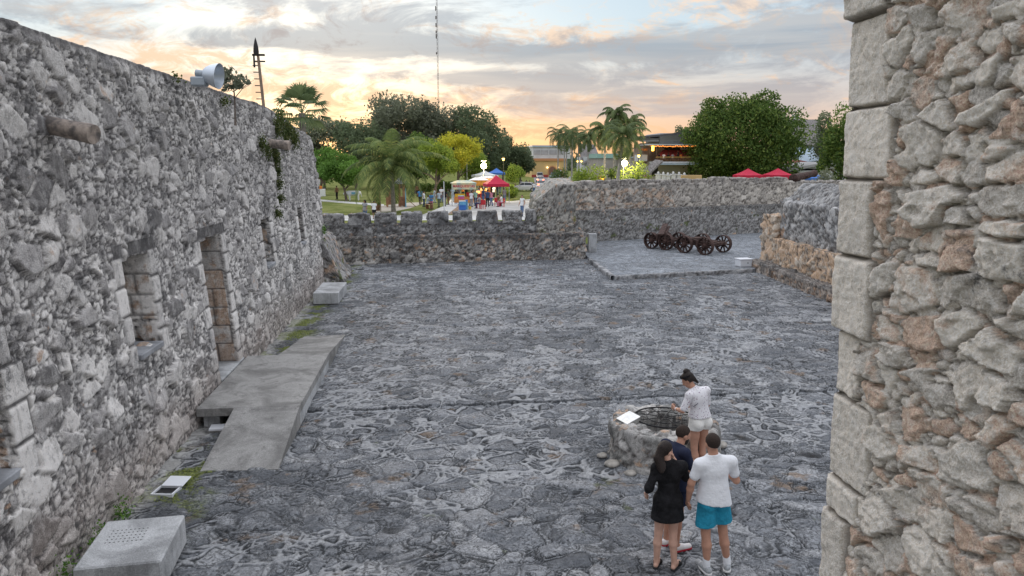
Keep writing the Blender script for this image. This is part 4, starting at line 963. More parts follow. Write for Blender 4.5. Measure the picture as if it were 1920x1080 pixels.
# woman with long dark hair, black overshirt, slides, hand to her face
def longhair(hp, Rh, J):
    n = J['neck']; pr = [('e', hp(0, -.020, .032), (.084, .102, .100), Rh), ('c', hp(0, -.075, .03), hp(-.01, -.105, -.10), .062, .060), ('c', hp(-.01, -.105, -.10), n + A(-.07, -.13, -.12), .062, .066),
                         ('c', n + A(-.07, -.13, -.12), n + A(-.10, -.15, -.36), .066, .060), ('c', n + A(-.10, -.15, -.36), n + A(-.115, -.145, -.62), .060, .030)]
    return pr, [(hp(0, .045, .04), tuple(Rh @ A(0, .85, -.5)))]
Jw = joints(hy=-1.0, hp=-.22, head=(-.05, .02, 1.615), neck=(-.03, -.01, 1.465), elR=(.27, .10, 1.20), wrR=(.11, .20, 1.45), hdR=A(-.25, .05, 1), curlR=1.2, pnR=A(-.8, .1, .1), elL=(-.27, -.04, 1.15), wrL=(-.245, .15, .98), shR=(.17, .0, 1.41), shL=(-.17, -.01, 1.41),
            anR=(.10, -.05, .085), anL=(-.115, .03, .085), toeR=(.20, .06, .03), toeL=(-.04, .15, .03), knR=(.085, .0, .49), knL=(-.10, .03, .49), pelvis=(.0, 0, .95))
pw = onz(1250, 1068)
person((pw.x, pw.y + .05, 0), .02, 'woman with long dark ponytail in oversized black shirt and slides, hand at her face', Jw, 1.67, True, skin=SKIN2, hair=HAIRB, hairfn=longhair, top=BLACK, bottom=BLACK,
       shoes=('slide', RUB, None), sleeve=1.45, hem=.70, short=.42, flare=.025, bulk=1.03, topk=.06)

# bearded man partly hidden behind her, leaning in
Jb = joints(hy=-.25, hp=-.30, head=(.0, .12, 1.575), neck=(.01, .04, 1.44), chest=(0, .0, 1.29), elR=(.25, .08, 1.16), wrR=(.10, .24, 1.15), elL=(-.24, .05, 1.15), wrL=(-.12, .22, 1.10))
pb = onz(1258, 1038)
person((pb.x + .06, pb.y + .14, 0), -1.15, 'bearded man in dark navy shirt and red-soled white shoes behind the dark-haired woman', Jb, 1.71, skin=SKIN, hair=HAIRS, beard=HAIRD, top=NAVY, bottom=NAVY,
       shoes=('shoe', SHOEW, SOLER), socks=None, sleeve=.7, hem=.88, short=.6, flare=.02)

# woman by the well: printed shirt, white shorts, head bent to what she holds
def bunhair(hp, Rh, J):
    return ([('e', hp(0, -.018, .034), (.083, .100, .098), Rh), ('e', hp(.005, -.055, .135), (.040, .040, .038), None), ('e', hp(.03, -.075, .115), (.028, .028, .024), None), ('e', hp(-.02, -.035, .145), (.024, .028, .026), None),
             ('c', hp(0, -.08, -.02), hp(.02, -.10, -.11), .040, .018), ('c', hp(.07, -.02, .0), hp(.06, .01, -.10), .016, .008), ('c', hp(-.07, -.02, .0), hp(-.06, .01, -.10), .016, .008)],
            [(hp(0, .048, .05), tuple(Rh @ A(0, .85, -.5)))])
def well_extra(root, J, hp, Rh):
    # dark headband, wrist band, sunglasses cord down the back, phone
    MB().lathe([(.086, -.012), (.090, -.012), (.090, .016), (.086, .016)], 28, Matrix.Translation(Vector(hp(0, -.01, .062))) @ Matrix(Rh.tolist()).to_4x4() @ Matrix.Rotation(.25, 4, 'X') @ Matrix.Diagonal((.96, 1.16, 1, 1)), True).build('headband', BLACK, root, smooth=True)
    w = Vector(J['wrL']); d = (w - Vector(J['elL'])).normalized(); MB().tube([w - d * .05, w - d * .035], .031, 14).build('wristband', WHITE, root, smooth=True)
    n = Vector(J['neck']); c_ = Vector(J['chest'])
    MB().tube([n + Vector((-.02, -.085, .0)), n + Vector((.015, -.118, -.06)), n + Vector((.005, -.137, -.13)), n + Vector((-.05, -.137, -.20)), n + Vector((-.11, -.115, -.24))], .0045, 6).build('cord', NAVY, root, smooth=True)
Jq = joints(hy=.75, hp=-.62, head=(-.17, .12, 1.585), neck=(-.11, .04, 1.45), chest=(-.055, .0, 1.29), waist=(-.02, 0, 1.10), elL=(-.34, .02, 1.13), wrL=(-.31, .235, 1.10), elR=(.19, .05, 1.14), wrR=(.02, .24, 1.09), hdL=A(.1, 1, .15), hdR=A(-.9, .4, .1),
            shR=(.09, -.01, 1.42), shL=(-.24, -.01, 1.395), anL=(-.07, .0, .085), anR=(.09, .03, .085), knL=(-.075, .02, .49), curlL=1.1, curlR=1.1)
person((4.12, 10.72, .03), .38, 'woman in printed short-sleeved blouse, white shorts and dark headband looking down beside the well', Jq, 1.76, True, skin=SKIN, hair=HAIRD, hairfn=bunhair, top=PRINT, bottom=CREAM,
       shoes=('slide', RUB, None), sleeve=.85, hem=1.0, short=.30, flare=.02, bulk=1.04, extra=well_extra)
ph = Vector((4.12, 10.72, .03)) + Matrix.Rotation(.38, 3, 'Z') @ Vector((-.20, .36, 1.12))
tag(MB().box(-.036, .036, -.075, .075, -.004, .004, .003, T(ph.x, ph.y, ph.z, .5, 0, .5)).build('phone', mat('black_glass', (.02, .02, .022), .2, spec=.5)), 'dark phone held over the well by the woman in white shorts', 'phone')

# ------------------------------------------------------------------ the well
WELL = stone_mat('well_stone', (.38, .37, .355), (.21, .21, .20), (.09, .09, .09), .42, .25, fs=3.0, lscale=1.2, bumpd=.01)
wc = Vector((3.87, 11.68)); n = 150
thv = np.linspace(0, 2 * math.pi, n + 1)
zp = np.array([(.93, -.05)] + [(.93 - .05 * i / 12, .03 + .55 * i / 12) for i in range(13)] + [(.86 - .34 * i / 9, .60) for i in range(10)] + [(.47, .56), (.47, .4), (.47, .2), (.46, 0.05)])
# octagon-ish ring, uneven
def ring(U, K):
    k = K.astype(int); r = zp[k, 0] * (1 + .015 * np.cos(8 * U) * (zp[k, 0] > .6)); return np.stack([wc.x + r * np.cos(U), wc.y + r * np.sin(U), zp[k, 1]], 1)
Pw, Qw = grid_patch(thv, np.arange(len(zp)), ring)
well = empty('well', (wc.x, wc.y, 0), 0, 'low round rubble stone well with an iron grille over its mouth', 'well')
under(well, stone_obj('stone_ring', [(Pw, Qw)], WELL, big=(.30, .30, .20), small=.09, amp=.034, pbig=.85, seed=81, tk=.4))
mb = MB(); mb.lathe([(.455, .08), (.001, .08)], 32, T(wc.x, wc.y, 0)); under(well, mb.build('dark_shaft_floor', mat('dark_shaft_stone', (.02, .022, .02), .4)))  # near-black disc closes the shaft low down
IRON = mat('black_iron', (.018, .018, .02), .55, metal=.6, nscale=30, namp=.4)
gx = Matrix.Translation((3.88, 11.76, .655))
mb = MB()
for rr, tk in ((.515, .014), (.30, .007), (.12, .006)):
    pts = [(rr * math.cos(a), rr * math.sin(a), 0) for a in np.linspace(0, 2 * math.pi, 49)]
    mb.tube([gx @ Vector(p) for p in pts], tk, 6, False)
for k in range(4):
    a = k * math.pi / 4 + .2; mb.tube([gx @ Vector((.515 * math.cos(a), .515 * math.sin(a), 0)), gx @ Vector((-.515 * math.cos(a), -.515 * math.sin(a), 0))], .0075, 6)
for k in range(10):
    a = k * math.pi / 5; c_ = Vector((.41 * math.cos(a), .41 * math.sin(a), 0)); mb.tube([gx @ (c_ + Vector((.085 * math.cos(b_), .085 * math.sin(b_), 0))) for b_ in np.linspace(0, 2 * math.pi, 17)], .0045, 5, False)
gr_ = mb.build('iron_grille', IRON, smooth=True); tag(gr_, 'round black wrought-iron grille lying over the mouth of the well', 'grille')
# plaque: a sloping block with a pale plate
pc = onz(1178, 790, .62)
pq = empty('plaque_stand', (pc.x, pc.y, .58), .35, 'small wedge-shaped block with a pale metal plate on the left rim of the well', 'plaque')
MB().prism([(-.13, 0), (.13, 0), (.13, .14), (-.13, .05)], .34, T(0, -.17, .0)).build('block', mat('grey_concrete', (.26, .26, .25), .9, nscale=8, namp=.3, bump=.3), pq)
MB().box(-.145, .145, -.165, .165, 0, .010, .002, T(0, 0, .103, 0, -.333)).build('plate', mat('brushed_plate', (.72, .72, .70), .35, metal=.3, nscale=14, namp=.12), pq)
# loose stones round the foot of the well
for i, (a, r_, s_) in enumerate(((3.5, 1.08, .13), (3.9, 1.12, .10), (4.3, 1.10, .12), (3.15, 1.1, .09), (.2, 1.15, .11))):
    V, Q = surface_nets(*field([('e', (0, 0, 0), (s_, s_ * .8, s_ * .45), None), ('e', (s_ * .4, s_ * .2, 0), (s_ * .6, s_ * .6, s_ * .4), None)], .02, .02)); V = V + normals(V, Q) * ((vnoise(V.astype(np.float32) + i, 9, i, 3) - .5) * .05)[:, None]
    o = np_mesh('loose_stone', V, Q, mat('loose_rock', (.34, .32, .29), .9, nscale=5, namp=.35, bump=.6), smooth=True, loc=(wc.x + r_ * math.cos(a), wc.y + r_ * math.sin(a), .04))
    tag(o, ['flat pale stone at the left front foot of the well', 'small stone nearest the front foot of the well', 'rounded stone in front of the well behind the bearded man', 'smallest stone at the left side foot of the well', 'stone at the right side foot of the well'][i], 'stone', 'loose stones round the foot of the well')

# ------------------------------------------------------------------ concrete things along the left wall
def concrete_mat(name, col, st):
    m = bpy.data.materials.new(name); m.use_nodes = True; t = NT(m.node_tree); MATS[name] = m
    b = t.n('ShaderNodeBsdfPrincipled'); o = t.n('ShaderNodeOutputMaterial'); t.t.links.new(b.outputs[0], o.inputs[0]); b.inputs['Roughness'].default_value = .88; b.inputs['Specular IOR Level'].default_value = .2
    P = t.n('ShaderNodeNewGeometry').outputs['Position']; x, y, z = t.sep(P)
    nL = t.noise(P, 1.3, 7, .65, .6); nM = t.noise(P, 6, 7, .7); nF = t.noise(P, 55, 6, .7); v = t.noise(t.comb(t.m('MULTIPLY', x, 11.), t.m('MULTIPLY', y, 11.), t.m('MULTIPLY', z, 1.2)), 1, 5, .6)
    c = t.mix(t.sstep(nL, .35, .65), tuple(q * .62 for q in col), tuple(min(1, q * 1.18) for q in col))
    c = t.mix(t.m('MULTIPLY', t.sstep(nM, .54, .66), st), c, tuple(q * .45 for q in col)); c = t.mix(t.m('MULTIPLY', t.sstep(nL, .58, .64), st * .5), c, tuple(q * .5 for q in col))
    c = t.mix(t.m('MULTIPLY', t.m('MULTIPLY', t.sstep(v, .52, .66), t.sstep(t.sep(t.n('ShaderNodeNewGeometry').outputs['Normal'])[2], .5, .2)), .5), c, tuple(q * .4 for q in col))
    c = t.mix(.45, c, t.ramp(nF, [(.3, .15), (.5, .5), (.7, .85)]), 'OVERLAY'); t.put(b.inputs['Base Color'], c)
    bp = t.n('ShaderNodeBump'); bp.inputs['Strength'].default_value = .6; bp.inputs['Distance'].default_value = .012; t.put(bp.inputs['Height'], t.m('ADD', nF, nM)); t.put(b.inputs['Normal'], bp.outputs[0]); return m
CONCR = concrete_mat('cast_concrete', (.46, .47, .48), .35)
CONCD = concrete_mat('ramp_concrete', (.31, .305, .295), .6)
OLDC = mat('old_cast_concrete', (.44, .45, .46), .85, nscale=2.5, namp=.16, bump=.35, bscale=60, det=8)
OLDR = mat('old_ramp_concrete', (.205, .205, .20), .9, nscale=1.1, namp=.28, bump=.4, bscale=50, det=9)
def bench(x0, x1, y0, y1, h_, label, holes=False, M=None):
    o = empty('concrete_bench', ((x0 + x1) / 2, (y0 + y1) / 2, 0), .09 if holes else 0, label, 'bench', 'cast concrete benches along the left wall'); a, b_ = (x1 - x0) / 2, (y1 - y0) / 2
    MB().box(-a, a, -b_, b_, .06, h_, .018).build('seat_block', CONCR, o); MB().box(-a + .05, a - .05, -b_ + .05, b_ - .05, 0, .062).build('plinth', CONCD, o)
    if holes:
        mb = MB()
        for i in range(9):
            for j in range(5): mb.lathe([(.011, 0), (.001, .0006)], 10, T(-.30 + i * .05, -.02 + j * .075, h_ + .0012))
        tag(mb.build('drain_holes', RUB, o), kind='stuff')
    return o
bench(-4.23, -3.29, 8.15, 9.31, .45, 'large concrete block bench with a pattern of small holes at the near end', True)
bench(-4.36, -3.47, 25.95, 27.0, .47, 'front pale block of the two far concrete benches near the broken wall end')
bench(-4.36, -3.45, 27.06, 28.3, .47, 'rear pale block of the two far concrete benches near the broken wall end')
ramp = empty('access_ramp', (-3.3, 15, 0), 0, 'grey concrete access ramp with landing in front of the doorway', 'ramp')
mb = MB(); RX = -2.66
mb.add([(-3.92, 11.78, .005), (RX, 11.74, .005), (RX, 13.8, .40), (-3.88, 13.8, .40), (-3.92, 11.78, -.1), (RX, 11.74, -.1), (RX, 13.8, -.1), (-3.88, 13.8, -.1)], [(0, 1, 2, 3), (0, 4, 5, 1), (1, 5, 6, 2), (3, 7, 4, 0)])
under(ramp, mb.build('near_slope', CONCD))
under(ramp, MB().box(-4.58, RX, 13.8, 17.7, .24, .402, .008).build('landing', CONCD))
mb = MB(); mb.add([(-3.86, 17.7, .40), (RX, 17.7, .40), (RX - .01, 21.1, .07), (-3.82, 21.0, .07), (-3.86, 17.7, -.1), (RX, 17.7, -.1), (RX - .01, 21.1, -.1), (-3.82, 21.0, -.1)], [(0, 1, 2, 3), (1, 5, 6, 2), (3, 7, 4, 0), (3, 2, 6, 7)])
under(ramp, mb.build('far_slope', CONCD))
mb = MB(); mb.box(RX - .12, RX - .002, 13.8, 17.7, -.1, .24); mb.box(-4.5, -4.2, 13.95, 17.6, -.1, .24); mb.box(-3.9, -3.6, 14.4, 17.6, -.1, .24); under(ramp, mb.build('support', CONCR))
# door threshold slab
tag(MB().box(-6.0, -4.60, 15.62, 17.48, .372, .43, .01).build('door_threshold', CONCR), 'flat pale threshold slab in the doorway of the left wall', 'threshold')
# low fittings on the ground
FIT = mat('white_enamel', (.74, .76, .80), .45, spec=.5)
p = onz(408, 801, .05); f_ = empty('ground_light', (p.x, p.y, .02), .1, 'closed white ground light box beside the ramp under its landing', 'ground light', 'white boxes sunk in the paving')
MB().box(-.14, .14, -.13, .13, 0, .05, .01).build('lid', FIT, f_); MB().box(-.16, .16, -.15, .15, -.03, .012).build('frame', CONCD, f_)
p = onz(312, 922, .02); f_ = empty('junction_box', (p.x, p.y, .02), -.15, 'open ground box with its white lid pushed back on green moss', 'ground box', 'white boxes sunk in the paving')
mb = MB(); mb.box(-.17, .17, -.15, -.125, -.02, .03); mb.box(-.17, .17, .125, .15, -.02, .03); mb.box(-.17, -.145, -.125, .125, -.02, .03); mb.box(.145, .17, -.125, .125, -.02, .03)
mb.build('frame', FIT, f_); MB().box(-.145, .145, -.125, .125, -.015, .004).build('dark_inside', RUB, f_)
MB().box(-.17, .17, -.15, .15, 0, .02, .006, T(.03, .26, .045, 0, 0, .1)).build('lid', FIT, f_)
p = ony(1110, 474, 38.35)
tag(MB().box(-.22, .22, -.17, .17, -.02, 1.02, .02).build('concrete_bollard', CONCR), 'upright pale concrete block against the corner of the battlement wall', 'block').location = (onz(1110, 473, .2).x, onz(1110, 473, .2).y, .2)
p = onz(1394, 499, .2); bx = empty('white_box', (p.x, p.y, .2), .1, 'small white box on the platform near the foot ledge of the bastion', 'box')
MB().box(-.30, .30, -.25, .25, 0, .33, .02).build('case', FIT, bx); MB().box(-.33, .33, -.28, .28, .33, .37, .008).build('lid', FIT, bx); MB().lathe([(.03, 0), (.001, .004)], 10, T(.08, -.252, .18, 0, 0, R(90))).build('hole', RUB, bx)
p = onz(1560, 604, 0.05)
tag(MB().box(-.30, .30, -.16, .16, -.02, .05, .01, T(rz=-.3)).build('stone_slab', CONCR), 'thin pale slab on the floor at the edge of the near wall', 'slab').location = (p.x, p.y, .08)

# ------------------------------------------------------------------ cannon carriages and gun
RUST = mat('rusted_iron', (.070, .042, .036), .85, metal=.2, nscale=7, namp=.45, bump=.5, bscale=30)
RUST2 = mat('rusted_iron_pale', (.12, .085, .075), .85, metal=.2, nscale=5, namp=.4, bump=.4)
def wheel(parent, x, y, r_, ang=0):
    Mx = T(x, y, r_, 0, 0, 0) @ Matrix.Rotation(R(90), 4, 'Y')
    mb = MB(); mb.lathe([(r_, -.12), (r_, .12), (r_ - .045, .12), (r_ - .045, -.12)], 36, Mx, True)
    w = mb.build('wheel', RUST, parent, smooth=True)
    mb = MB()
    for k in range(10):
        a = k * math.pi / 5 + ang; mb.tube([Mx @ Vector((.05 * math.cos(a), .05 * math.sin(a), 0)), Mx @ Vector(((r_ - .02) * math.cos(a), (r_ - .02) * math.sin(a), 0))], [.055, .036], 6)
    mb.build('spokes', RUST, w)
    mb = MB(); mb.lathe([(.001, -.17), (.07, -.19), (.11, -.10), (.15, 0), (.11, .10), (.07, .19), (.001, .17)], 14, Mx); mb.build('hub', RUST, w, smooth=True)
    return w
def carriage(loc, label, wb, track, r_, kind):
    o = empty('cannon_carriage', loc, math.atan2(.6, .8), label, 'cannon carriage', 'rusty cannon carriages on the platform')
    for x_ in (0, track):
        for y_ in (0, -wb): wheel(o, x_, y_, r_, random.random())
    for y_ in (0, -wb): MB().tube([(-.12, y_, r_), (track + .12, y_, r_)], .06, 10).build('axle', RUST, o, smooth=True)
    for x_ in (.26, track - .26):
        MB().prism([(.35, r_ + .02), (.35, r_ + .30), (-.2, r_ + .34), (-wb * .55, r_ + .20), (-wb - .35, r_ + .14), (-wb - .35, r_ - .02), (-wb * .5, r_ - .06)], .09, T(x_ + .045, 0, 0) @ Matrix.Rotation(R(90), 4, 'Z')).build('cheek', RUST if x_ < .5 else RUST2, o)
    for y_ in (.15, -wb * .5, -wb - .2): MB().box(.2, track - .2, y_ - .06, y_ + .06, r_ - .02, r_ + .12, .015).build('cross_piece', RUST, o)
    if kind == 0:
        MB().box(-.16, .16, -.75, 1.15, -.05, .05, .015, T(track * .38, -wb * .4, r_ + .55, R(-62), 0, R(14))).build('slanted_beam', RUST, o)
        MB().box(-.07, .07, -.55, .95, -.04, .04, .01, T(track * .72, -wb * .4, r_ + .52, R(-62), 0, R(11))).build('slanted_beam', RUST, o)
    else: MB().tube([(track * .3, .7, r_ + .28), (track * .42, -wb * .5, r_ + .30), (track * .5, -wb - .3, r_ + .1)], [.06, .07, .05], 6).build('draw_bar', RUST2, o)
    return o
p1 = onz(1221, 466, .2); carriage((p1.x, p1.y, .2), 'left rusty four-wheeled carriage with a slanted beam pointing up to the right', 1.0, 1.25, .46, 0)
p3 = onz(1283, 474, .2); carriage((p3.x, p3.y, .2), 'right rusty four-wheeled carriage with side cheeks, nearer the white box', 1.28, 1.75, .47, 1)
g0, g1 = ony(1487, 335, 50.6), ony(1527, 325, 53.0)
gd = (g1 - g0).normalized(); Mg = Matrix.Translation(g0) @ gd.to_track_quat('Z', 'Y').to_matrix().to_4x4()
L = (g1 - g0).length * 1.02
gun = empty('cannon', g0, 0, 'dark old cannon barrel lying on top of the rear wall', 'cannon')
mb = MB(); mb.lathe([(.001, -.08), (.20, -.06), (.33, .02), (.34, .10), (.31, .18), (.30, L * .35), (.27, L * .4), (.25, L * .7), (.22, L * .86), (.26, L * .92), (.28, L * .96), (.24, L), (.10, L), (.10, L - .3), (.001, L - .3)], 28, Matrix.Translation(-g0) @ Mg); mb.build('barrel', RUST, gun, smooth=True)
mb = MB(); mb.lathe([(.001, -.20), (.06, -.18), (.085, -.13), (.05, -.07)], 14, Matrix.Translation(-g0) @ Mg); mb.build('cascabel', RUST, gun, smooth=True)
mb = MB(); mb.tube([(Mg @ Vector((-.42, 0, L * .42))) - g0, (Mg @ Vector((.42, 0, L * .42))) - g0], .08, 10); mb.build('trunnion', RUST, gun, smooth=True)
# ------------------------------------------------------------------ vegetation
def leaf_mat(name, c0, c1, c2=None, trans=.35):
    m = bpy.data.materials.new(name); m.use_nodes = True; t = NT(m.node_tree)
    b = t.n('ShaderNodeBsdfPrincipled'); o = t.n('ShaderNodeOutputMaterial')
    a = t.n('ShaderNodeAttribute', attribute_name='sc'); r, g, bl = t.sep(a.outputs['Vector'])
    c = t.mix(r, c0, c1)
    if c2: c = t.mix(t.sstep(g, .55, .95), c, c2)
    t.put(b.inputs['Base Color'], c); b.inputs['Roughness'].default_value = .75; b.inputs['Specular IOR Level'].default_value = .2
    tr = t.n('ShaderNodeBsdfTranslucent'); t.put(tr.inputs[0], c); mx = t.n('ShaderNodeMixShader'); mx.inputs[0].default_value = trans
    t.t.links.new(b.outputs[0], mx.inputs[1]); t.t.links.new(tr.outputs[0], mx.inputs[2]); t.t.links.new(mx.outputs[0], o.inputs[0]); return m
rng = np.random.default_rng(11)
def leaf_cloud(centres, size, tone, aspect=.55, up=.35):
    """one pointed leaf quad per centre, random turn"""
    n = len(centres); d = rng.normal(size=(n, 3)); d /= np.linalg.norm(d, axis=1, keepdims=True)
    u = rng.normal(size=(n, 3)); u[:, 2] += up; u = u - d * (u * d).sum(1, keepdims=True); u /= np.linalg.norm(u, axis=1, keepdims=True)
    s = size * (.6 + .8 * rng.random(n))[:, None]; w = np.cross(d, u) * aspect * .5 * s
    V = np.stack([centres - u * s * .5, centres + w, centres + u * s * .5, centres - w], 1).reshape(-1, 3)
    Q = np.arange(4 * n).reshape(n, 4); return V, Q, np.repeat(tone, 4, 0)
def crown_points(c, rad, n, lobes=16, lr=.42, shell=.62, flat=.75, even=False):
    c = np.array(c, float); rad = np.array(rad, float)
    L = rng.normal(size=(lobes, 3)); L /= np.linalg.norm(L, axis=1, keepdims=True); L *= (.35 + .4 * rng.random((lobes, 1))); L[:, 2] = L[:, 2] * .95 + .06; L[:, :2] *= 1.12
    if even:
        i_ = np.arange(lobes) + .5; ph = np.arccos(1 - 2 * i_ / lobes); th = i_ * 2.39996; L = np.stack([np.sin(ph) * np.cos(th), np.sin(ph) * np.sin(th), np.cos(ph)], 1) * (.56 + .30 * rng.random((lobes, 1)))
    lobr = lr * (.65 + .6 * rng.random(lobes)); lt = rng.random(lobes)
    k = rng.integers(0, lobes, n); d = rng.normal(size=(n, 3)); d /= np.linalg.norm(d, axis=1, keepdims=True)
    sub = rng.random((lobes, 9, 3)) - .5; sk = rng.integers(0, 9, n)
    rr = (shell + (1 - shell) * rng.random(n)) * lobr[k]
    P = L[k] + d * rr[:, None] * np.array([1, 1, flat]) + sub[k, sk] * lobr[k][:, None] * .45
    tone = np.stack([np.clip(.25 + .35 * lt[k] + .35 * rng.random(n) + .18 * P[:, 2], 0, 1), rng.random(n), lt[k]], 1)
    return c + P * rad, tone
def trunk(parent, base, top, r0, material, limbs=5, crown_r=2.0, bend=.3, name='trunk'):
    mb = MB(); base = Vector(base); top = Vector(top); pts = []
    for i in range(6):
        k = i / 5; pts.append(base.lerp(top, k) + Vector((math.sin(k * 3 + base.x) * bend * k * .5, math.cos(k * 2.3) * bend * k * .3, 0)))
    mb.tube(pts, [r0 * (1.35 if i == 0 else 1 - .09 * i) for i in range(6)], 9)
    for j in range(limbs):
        a = j * 2.4 + base.x; s_ = pts[3 + j % 3]; e = s_ + Vector((math.cos(a) * crown_r, math.sin(a) * crown_r, crown_r * (.5 + .5 * random.random())))
        m_ = s_.lerp(e, .5) + Vector((0, 0, .12 * crown_r)); mb.tube([s_, m_, e], [r0 * .5, r0 * .32, r0 * .12], 6)
    return mb.build(name, material, parent, smooth=True)
BARK = mat('grey_bark', (.16, .13, .11), .95, nscale=3, namp=.35, bump=.5, bscale=14); PBARK = mat('palm_bark', (.30, .27, .24), .95, nscale=5, namp=.25, bump=.6, bscale=10); RBARK = mat('pale_palm_bark', (.40, .38, .36), .9, nscale=3, namp=.2)
DGREEN = leaf_mat('dark_leaves', (.065, .095, .055), (.20, .25, .14)); GREYG = leaf_mat('grey_leaves', (.085, .10, .07), (.25, .27, .19)); BGREEN = leaf_mat('bright_leaves', (.05, .12, .025), (.19, .34, .07))
MGREEN = leaf_mat('ficus_leaves', (.03, .065, .02), (.13, .21, .05), (.22, .29, .07)); YGREEN = leaf_mat('yellow_leaves', (.28, .32, .04), (.58, .56, .06), (.68, .62, .08)); LGREEN = leaf_mat('lime_leaves', (.11, .18, .03), (.33, .43, .08))
PALMG = leaf_mat('palm_leaves', (.055, .09, .035), (.20, .27, .09), (.30, .33, .11)); ROYAL = leaf_mat('royal_palm_leaves', (.07, .10, .05), (.20, .26, .11)); FANG = leaf_mat('fan_palm_leaves', (.08, .12, .06), (.22, .28, .13))
AGAVE = leaf_mat('blue_grey_leaves', (.10, .13, .11), (.25, .30, .27))
def tree(px, pybase, Y, top_py, width_px, label, m, name='tree', cat='tree', group=None, n=6000, size=.36, trunk_r=.22, clear=.25, lobes=16, cx=None, depth=1.0, shell=.6, lr=.42, zoff=0, limbs=5, even=False):
    b = ony(px, pybase, Y); gz = GZ; c = ony(cx if cx else px, 300, Y); zt = ony(px, top_py, Y).z
    wd = (ony(px + width_px / 2, 300, Y) - ony(px - width_px / 2, 300, Y)).length * 1.06; n = int(n * 1.25); clear *= .7
    H_ = zt - gz; z0 = gz + H_ * clear; rz = (zt - z0) / 2
    o = empty(name, (b.x, Y, gz), 0, label, cat, group); ox = c.x - b.x
    P, tn = crown_points((ox, 0, z0 - gz + rz), (wd / 2 / 1.02, wd / 2 * depth, rz / .98), n, lobes, lr, shell, .85 if even else .75, even)
    P = P[P[:, 2] > .02]; tn = tn[:len(P)]
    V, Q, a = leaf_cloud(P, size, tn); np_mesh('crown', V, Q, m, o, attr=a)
    if trunk_r: trunk(o, (0, 0, -.1), (ox * .6, 0, z0 - gz + rz * .5), trunk_r, BARK, limbs, wd * .28)
    return o
def bush(px, py, w_px, h_px, label, m, name='bush', group=None, n=1500, size=.16, Y=None, dense=.5):
    b = onz(px, py, GZ) if Y is None else Vector((ony(px, py, Y).x, Y, GZ)); Y = b.y
    wd = w_px * (b - Vector((0, 0, EYE))).length / F; hh = ony(px, py - h_px, Y).z - GZ if True else 1
    o = empty(name, (b.x, Y, GZ), 0, label, name.replace('_', ' '), group)
    P, tn = crown_points((0, 0, hh * .48), (wd * .50, wd * .42, hh * .56), n, 10, .5, dense); k = P[:, 2] > .02
    V, Q, a = leaf_cloud(P[k], size, tn[k]); np_mesh('foliage', V, Q, m, o, attr=a); trunk(o, (0, 0, -.05), (0, 0, hh * .6), .05, BARK, 4, wd * .2, .05, 'stem'); return o

# trees beyond the park, from left to right
G1 = 'park trees beyond the battlement wall'
tree(600, 372, 104, 262, 80, 'bright green low tree at the left edge of the park beside the wall end', BGREEN, group=G1, n=5000, size=.34, clear=.16, cx=604)
tree(650, 376, 88, 283, 92, 'small bright green tree with forked trunk standing on the park lawn', BGREEN, group=G1, n=6500, size=.30, trunk_r=.16, clear=.22, cx=634, limbs=6)
tree(608, 350, 128, 210, 120, 'olive tree rising behind the bright trees next to the fan palm', GREYG, group=G1, n=6500, size=.45, clear=.12)
tree(668, 350, 126, 200, 130, 'dark olive tree behind the coconut palm on its left', DGREEN, group=G1, n=7000, size=.45, clear=.12)
tree(752, 352, 132, 168, 160, 'tallest grey-green tree behind the coconut palm', GREYG, group=G1, n=11000, size=.50, trunk_r=.45, clear=.10, lobes=22)
tree(822, 350, 136, 166, 130, 'airy grey crown tree right of the tallest tree', GREYG, group=G1, n=11000, size=.46, trunk_r=.4, clear=.1, lobes=24, lr=.40)
tree(716, 330, 140, 178, 34, 'thin dark twig-like treetop sticking out above the left of the tallest tree', DGREEN, group=G1, n=420, size=.5, trunk_r=.12, clear=.72, lobes=6, lr=.55)
tree(872, 350, 134, 190, 110, 'dark tree directly behind the yellow tree', DGREEN, group=G1, n=7000, size=.46, clear=.1)
tree(914, 350, 140, 208, 96, 'dark evergreen sloping down right of the yellow tree', DGREEN, group=G1, n=7000, size=.46, clear=.08)
tree(942, 346, 144, 246, 56, 'small dark tree at the foot of the evergreen slope', DGREEN, group=G1, n=3000, size=.42, clear=.1)
tree(975, 345, 146, 262, 62, 'blue-green dense tree left of the yellow building', DGREEN, group=G1, n=5500, size=.42, clear=.08)
tree(858, 366, 98, 234, 92, 'tree with bright yellow flowering crown behind the food stalls', YGREEN, group=G1, n=6000, size=.28, clear=.38, lobes=18, lr=.36)
tree(884, 366, 104, 272, 64, 'yellow-green tree behind the bright floodlight pole', LGREEN, group=G1, n=4500, size=.28, clear=.22)
tree(815, 372, 94, 262, 88, 'olive-lime leaning tree between the coconut palm and the stalls', LGREEN, group=G1, n=6500, size=.28, clear=.22, cx=818)
tree(780, 366, 108, 240, 80, 'mid-green tree hidden behind the coconut palm crown', MGREEN, group=G1, n=5500, size=.34, clear=.15)
tree(966, 364, 92, 302, 34, 'young lime-green tree beside the street behind the clipped shrub', LGREEN, group=G1, n=2200, size=.20, trunk_r=.06, clear=.30)
bush(955, 375, 36, 32, 'round clipped lime-green shrub beside the red canopy', LGREEN, 'shrub', n=3500, size=.16)
for i, (x, w, lb) in enumerate(((798, 34, 'left'), (826, 30, 'middle'), (842, 24, 'right'))):
    bush(x, 364, w, 24, ['hedge block left of the walkway, nearest the playhouse', 'middle hedge block left of the walkway', 'hedge block right beside the snack stall'][i], MGREEN, 'hedge', 'clipped hedge behind the walkway', 1800, .22)
